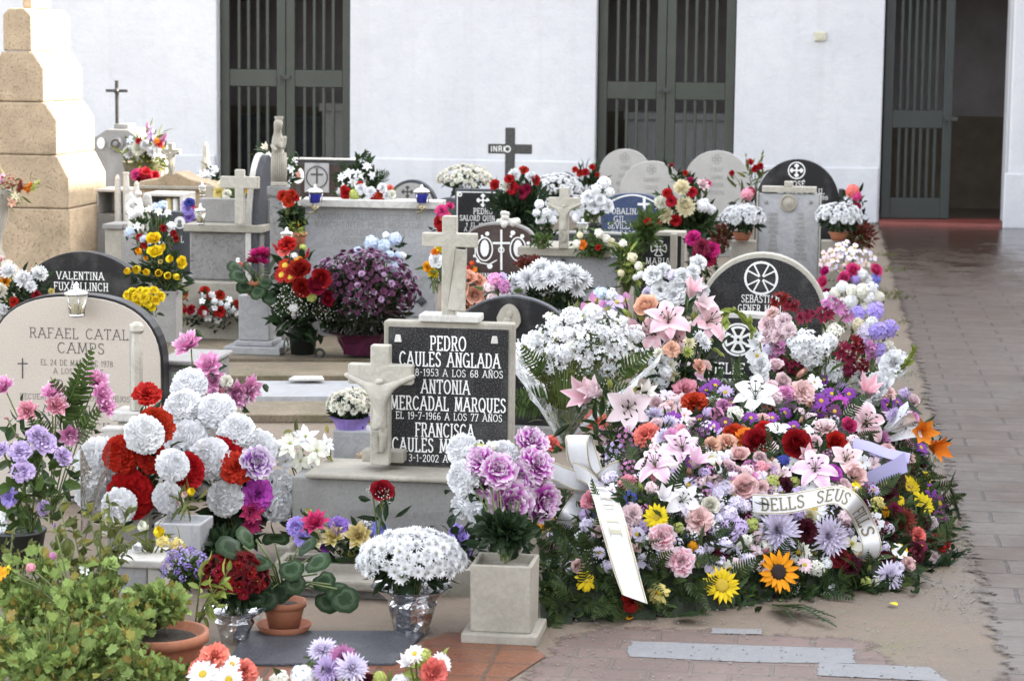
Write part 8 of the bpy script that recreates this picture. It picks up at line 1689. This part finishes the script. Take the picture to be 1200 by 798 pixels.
gladiolus('drooping white gladiolus spike curving over the lower dark granite headstone', [(880, 462, 0), (891, 440, 0), (889, 412, -.02), (882, 388, -.04), (870, 370, -.06), (855, 364, -.08), (850, 378, -.1)], 8.2, [('lilyhalf', 889, 405, 30), ('orchid', 887, 418, 28), ('carn', 890, 430, 26), ('orchid', 889, 444, 28), ('lilyhalf', 884, 395, 24)], P(880, 480, 8.3))
b = P(868, 370, 8.3); mb = MB()
gladiolus('upright white gladiolus spike leaning out towards the paved path', [(1008, 478, 0), (1025, 462, -.02), (1045, 442, -.05), (1060, 428, -.08), (1070, 410, -.1)], 8.6, [('orchid', 1018, 462, 36), ('carn', 1028, 452, 32), ('orchid', 1040, 438, 36), ('carn', 1048, 426, 32), ('orchid', 1034, 444, 34), ('bud', 1060, 414, 14), ('lilyhalf', 1060, 424, 20)], P(1006, 490, 8.5))
r = bouquet('orange lily wrapped in clear film at the edge of the mound by the path', 'bouquet', P(1050, 520, 8.3), [('lilyhalf', 1078, 506, 54, (.84, .27, .03), .0, 'plain'), ('lilyhalf', 1088, 520, 50, (.84, .25, .02), .0, 'plain'), ('loose', 1060, 490, 26, 'palelilac'), ('mum', 1050, 488, 24, 'lilac')], 8.2, leaves=(60, .07, .02, 'lance', 'deep'), bulge=.02)
r2 = empty('film_wrap', 'crumpled clear film sleeve behind the orange lily', 'wrapping film', P(1058, 500, 8.2)); I = r2.matrix_basis.inverted(); mb = MB()
for i in range(7):
    for j, (u_, v_) in enumerate(((1035 + i * 1, 500 + 3 * i), (1052 + i * 3, 478 + i * 6), (1062 + i * 4, 470 + i * 8))): mb.v.append(I @ (P(u_, v_, 8.15 + .04 * math.sin(i * 1.7 + j)) + rdir() * .008))
for i in range(6):
    for j in range(2): a = i * 3 + j; mb.face([a, a + 1, a + 4, a + 3])
mb.build('film', M_['cello'], r2)
# a few fallen fronds and petals at the foot of the mound
for u_, v_, du, dv, lab in ((905, 708, 75, 22, 'longest fallen fern frond on the sand below the sunflower'), (1048, 672, 45, 10, 'fallen fern frond at the foot of the dark spray'), (700, 722, -55, -14, 'fallen fern frond beside the square pale stone vase'), (790, 722, 45, 2, 'fallen fern frond below the yellow gerbera')):
    p = G(u_, v_, .012); r = empty('fern_frond', lab, 'fern frond', p); mb = MB(); I = r.matrix_basis.inverted(); q = G(u_ + du, v_ + dv, .02)
    for a in (-.35, 0, .3): d_ = Matrix.Rotation(a, 3, 'Z') @ (q - p); leaf(mb, I @ p, I.to_3x3() @ (d_ + Vector((0, 0, .02))), (0, 0, 1), d_.length * (1 if a == 0 else .75), .05, 'fern')
    mb.build('frond', M_['foliage'], r)
for i, (u_, v_, c_, lab) in enumerate(((1051, 709, 'yellow', 'fallen yellow petal on the sand below the lilac chrysanthemum'), (736, 726, 'gold', 'fallen yellow petal under the tail of the satin bow'), (975, 696, 'white', 'fallen white petal on the sand below the sunflower'))):
    p = G(u_, v_, .008); r = empty('petal', lab, 'petal', p, RN.uniform(0, 3)); mb = MB(); petal(mb, .3, 0, 0, .3, -.2, .035, .012, oval, nL=4, nW=2); o = mb.build('petal', M_['petal_plain'], r, smooth=True); o.color = (*C_[c_], 1)
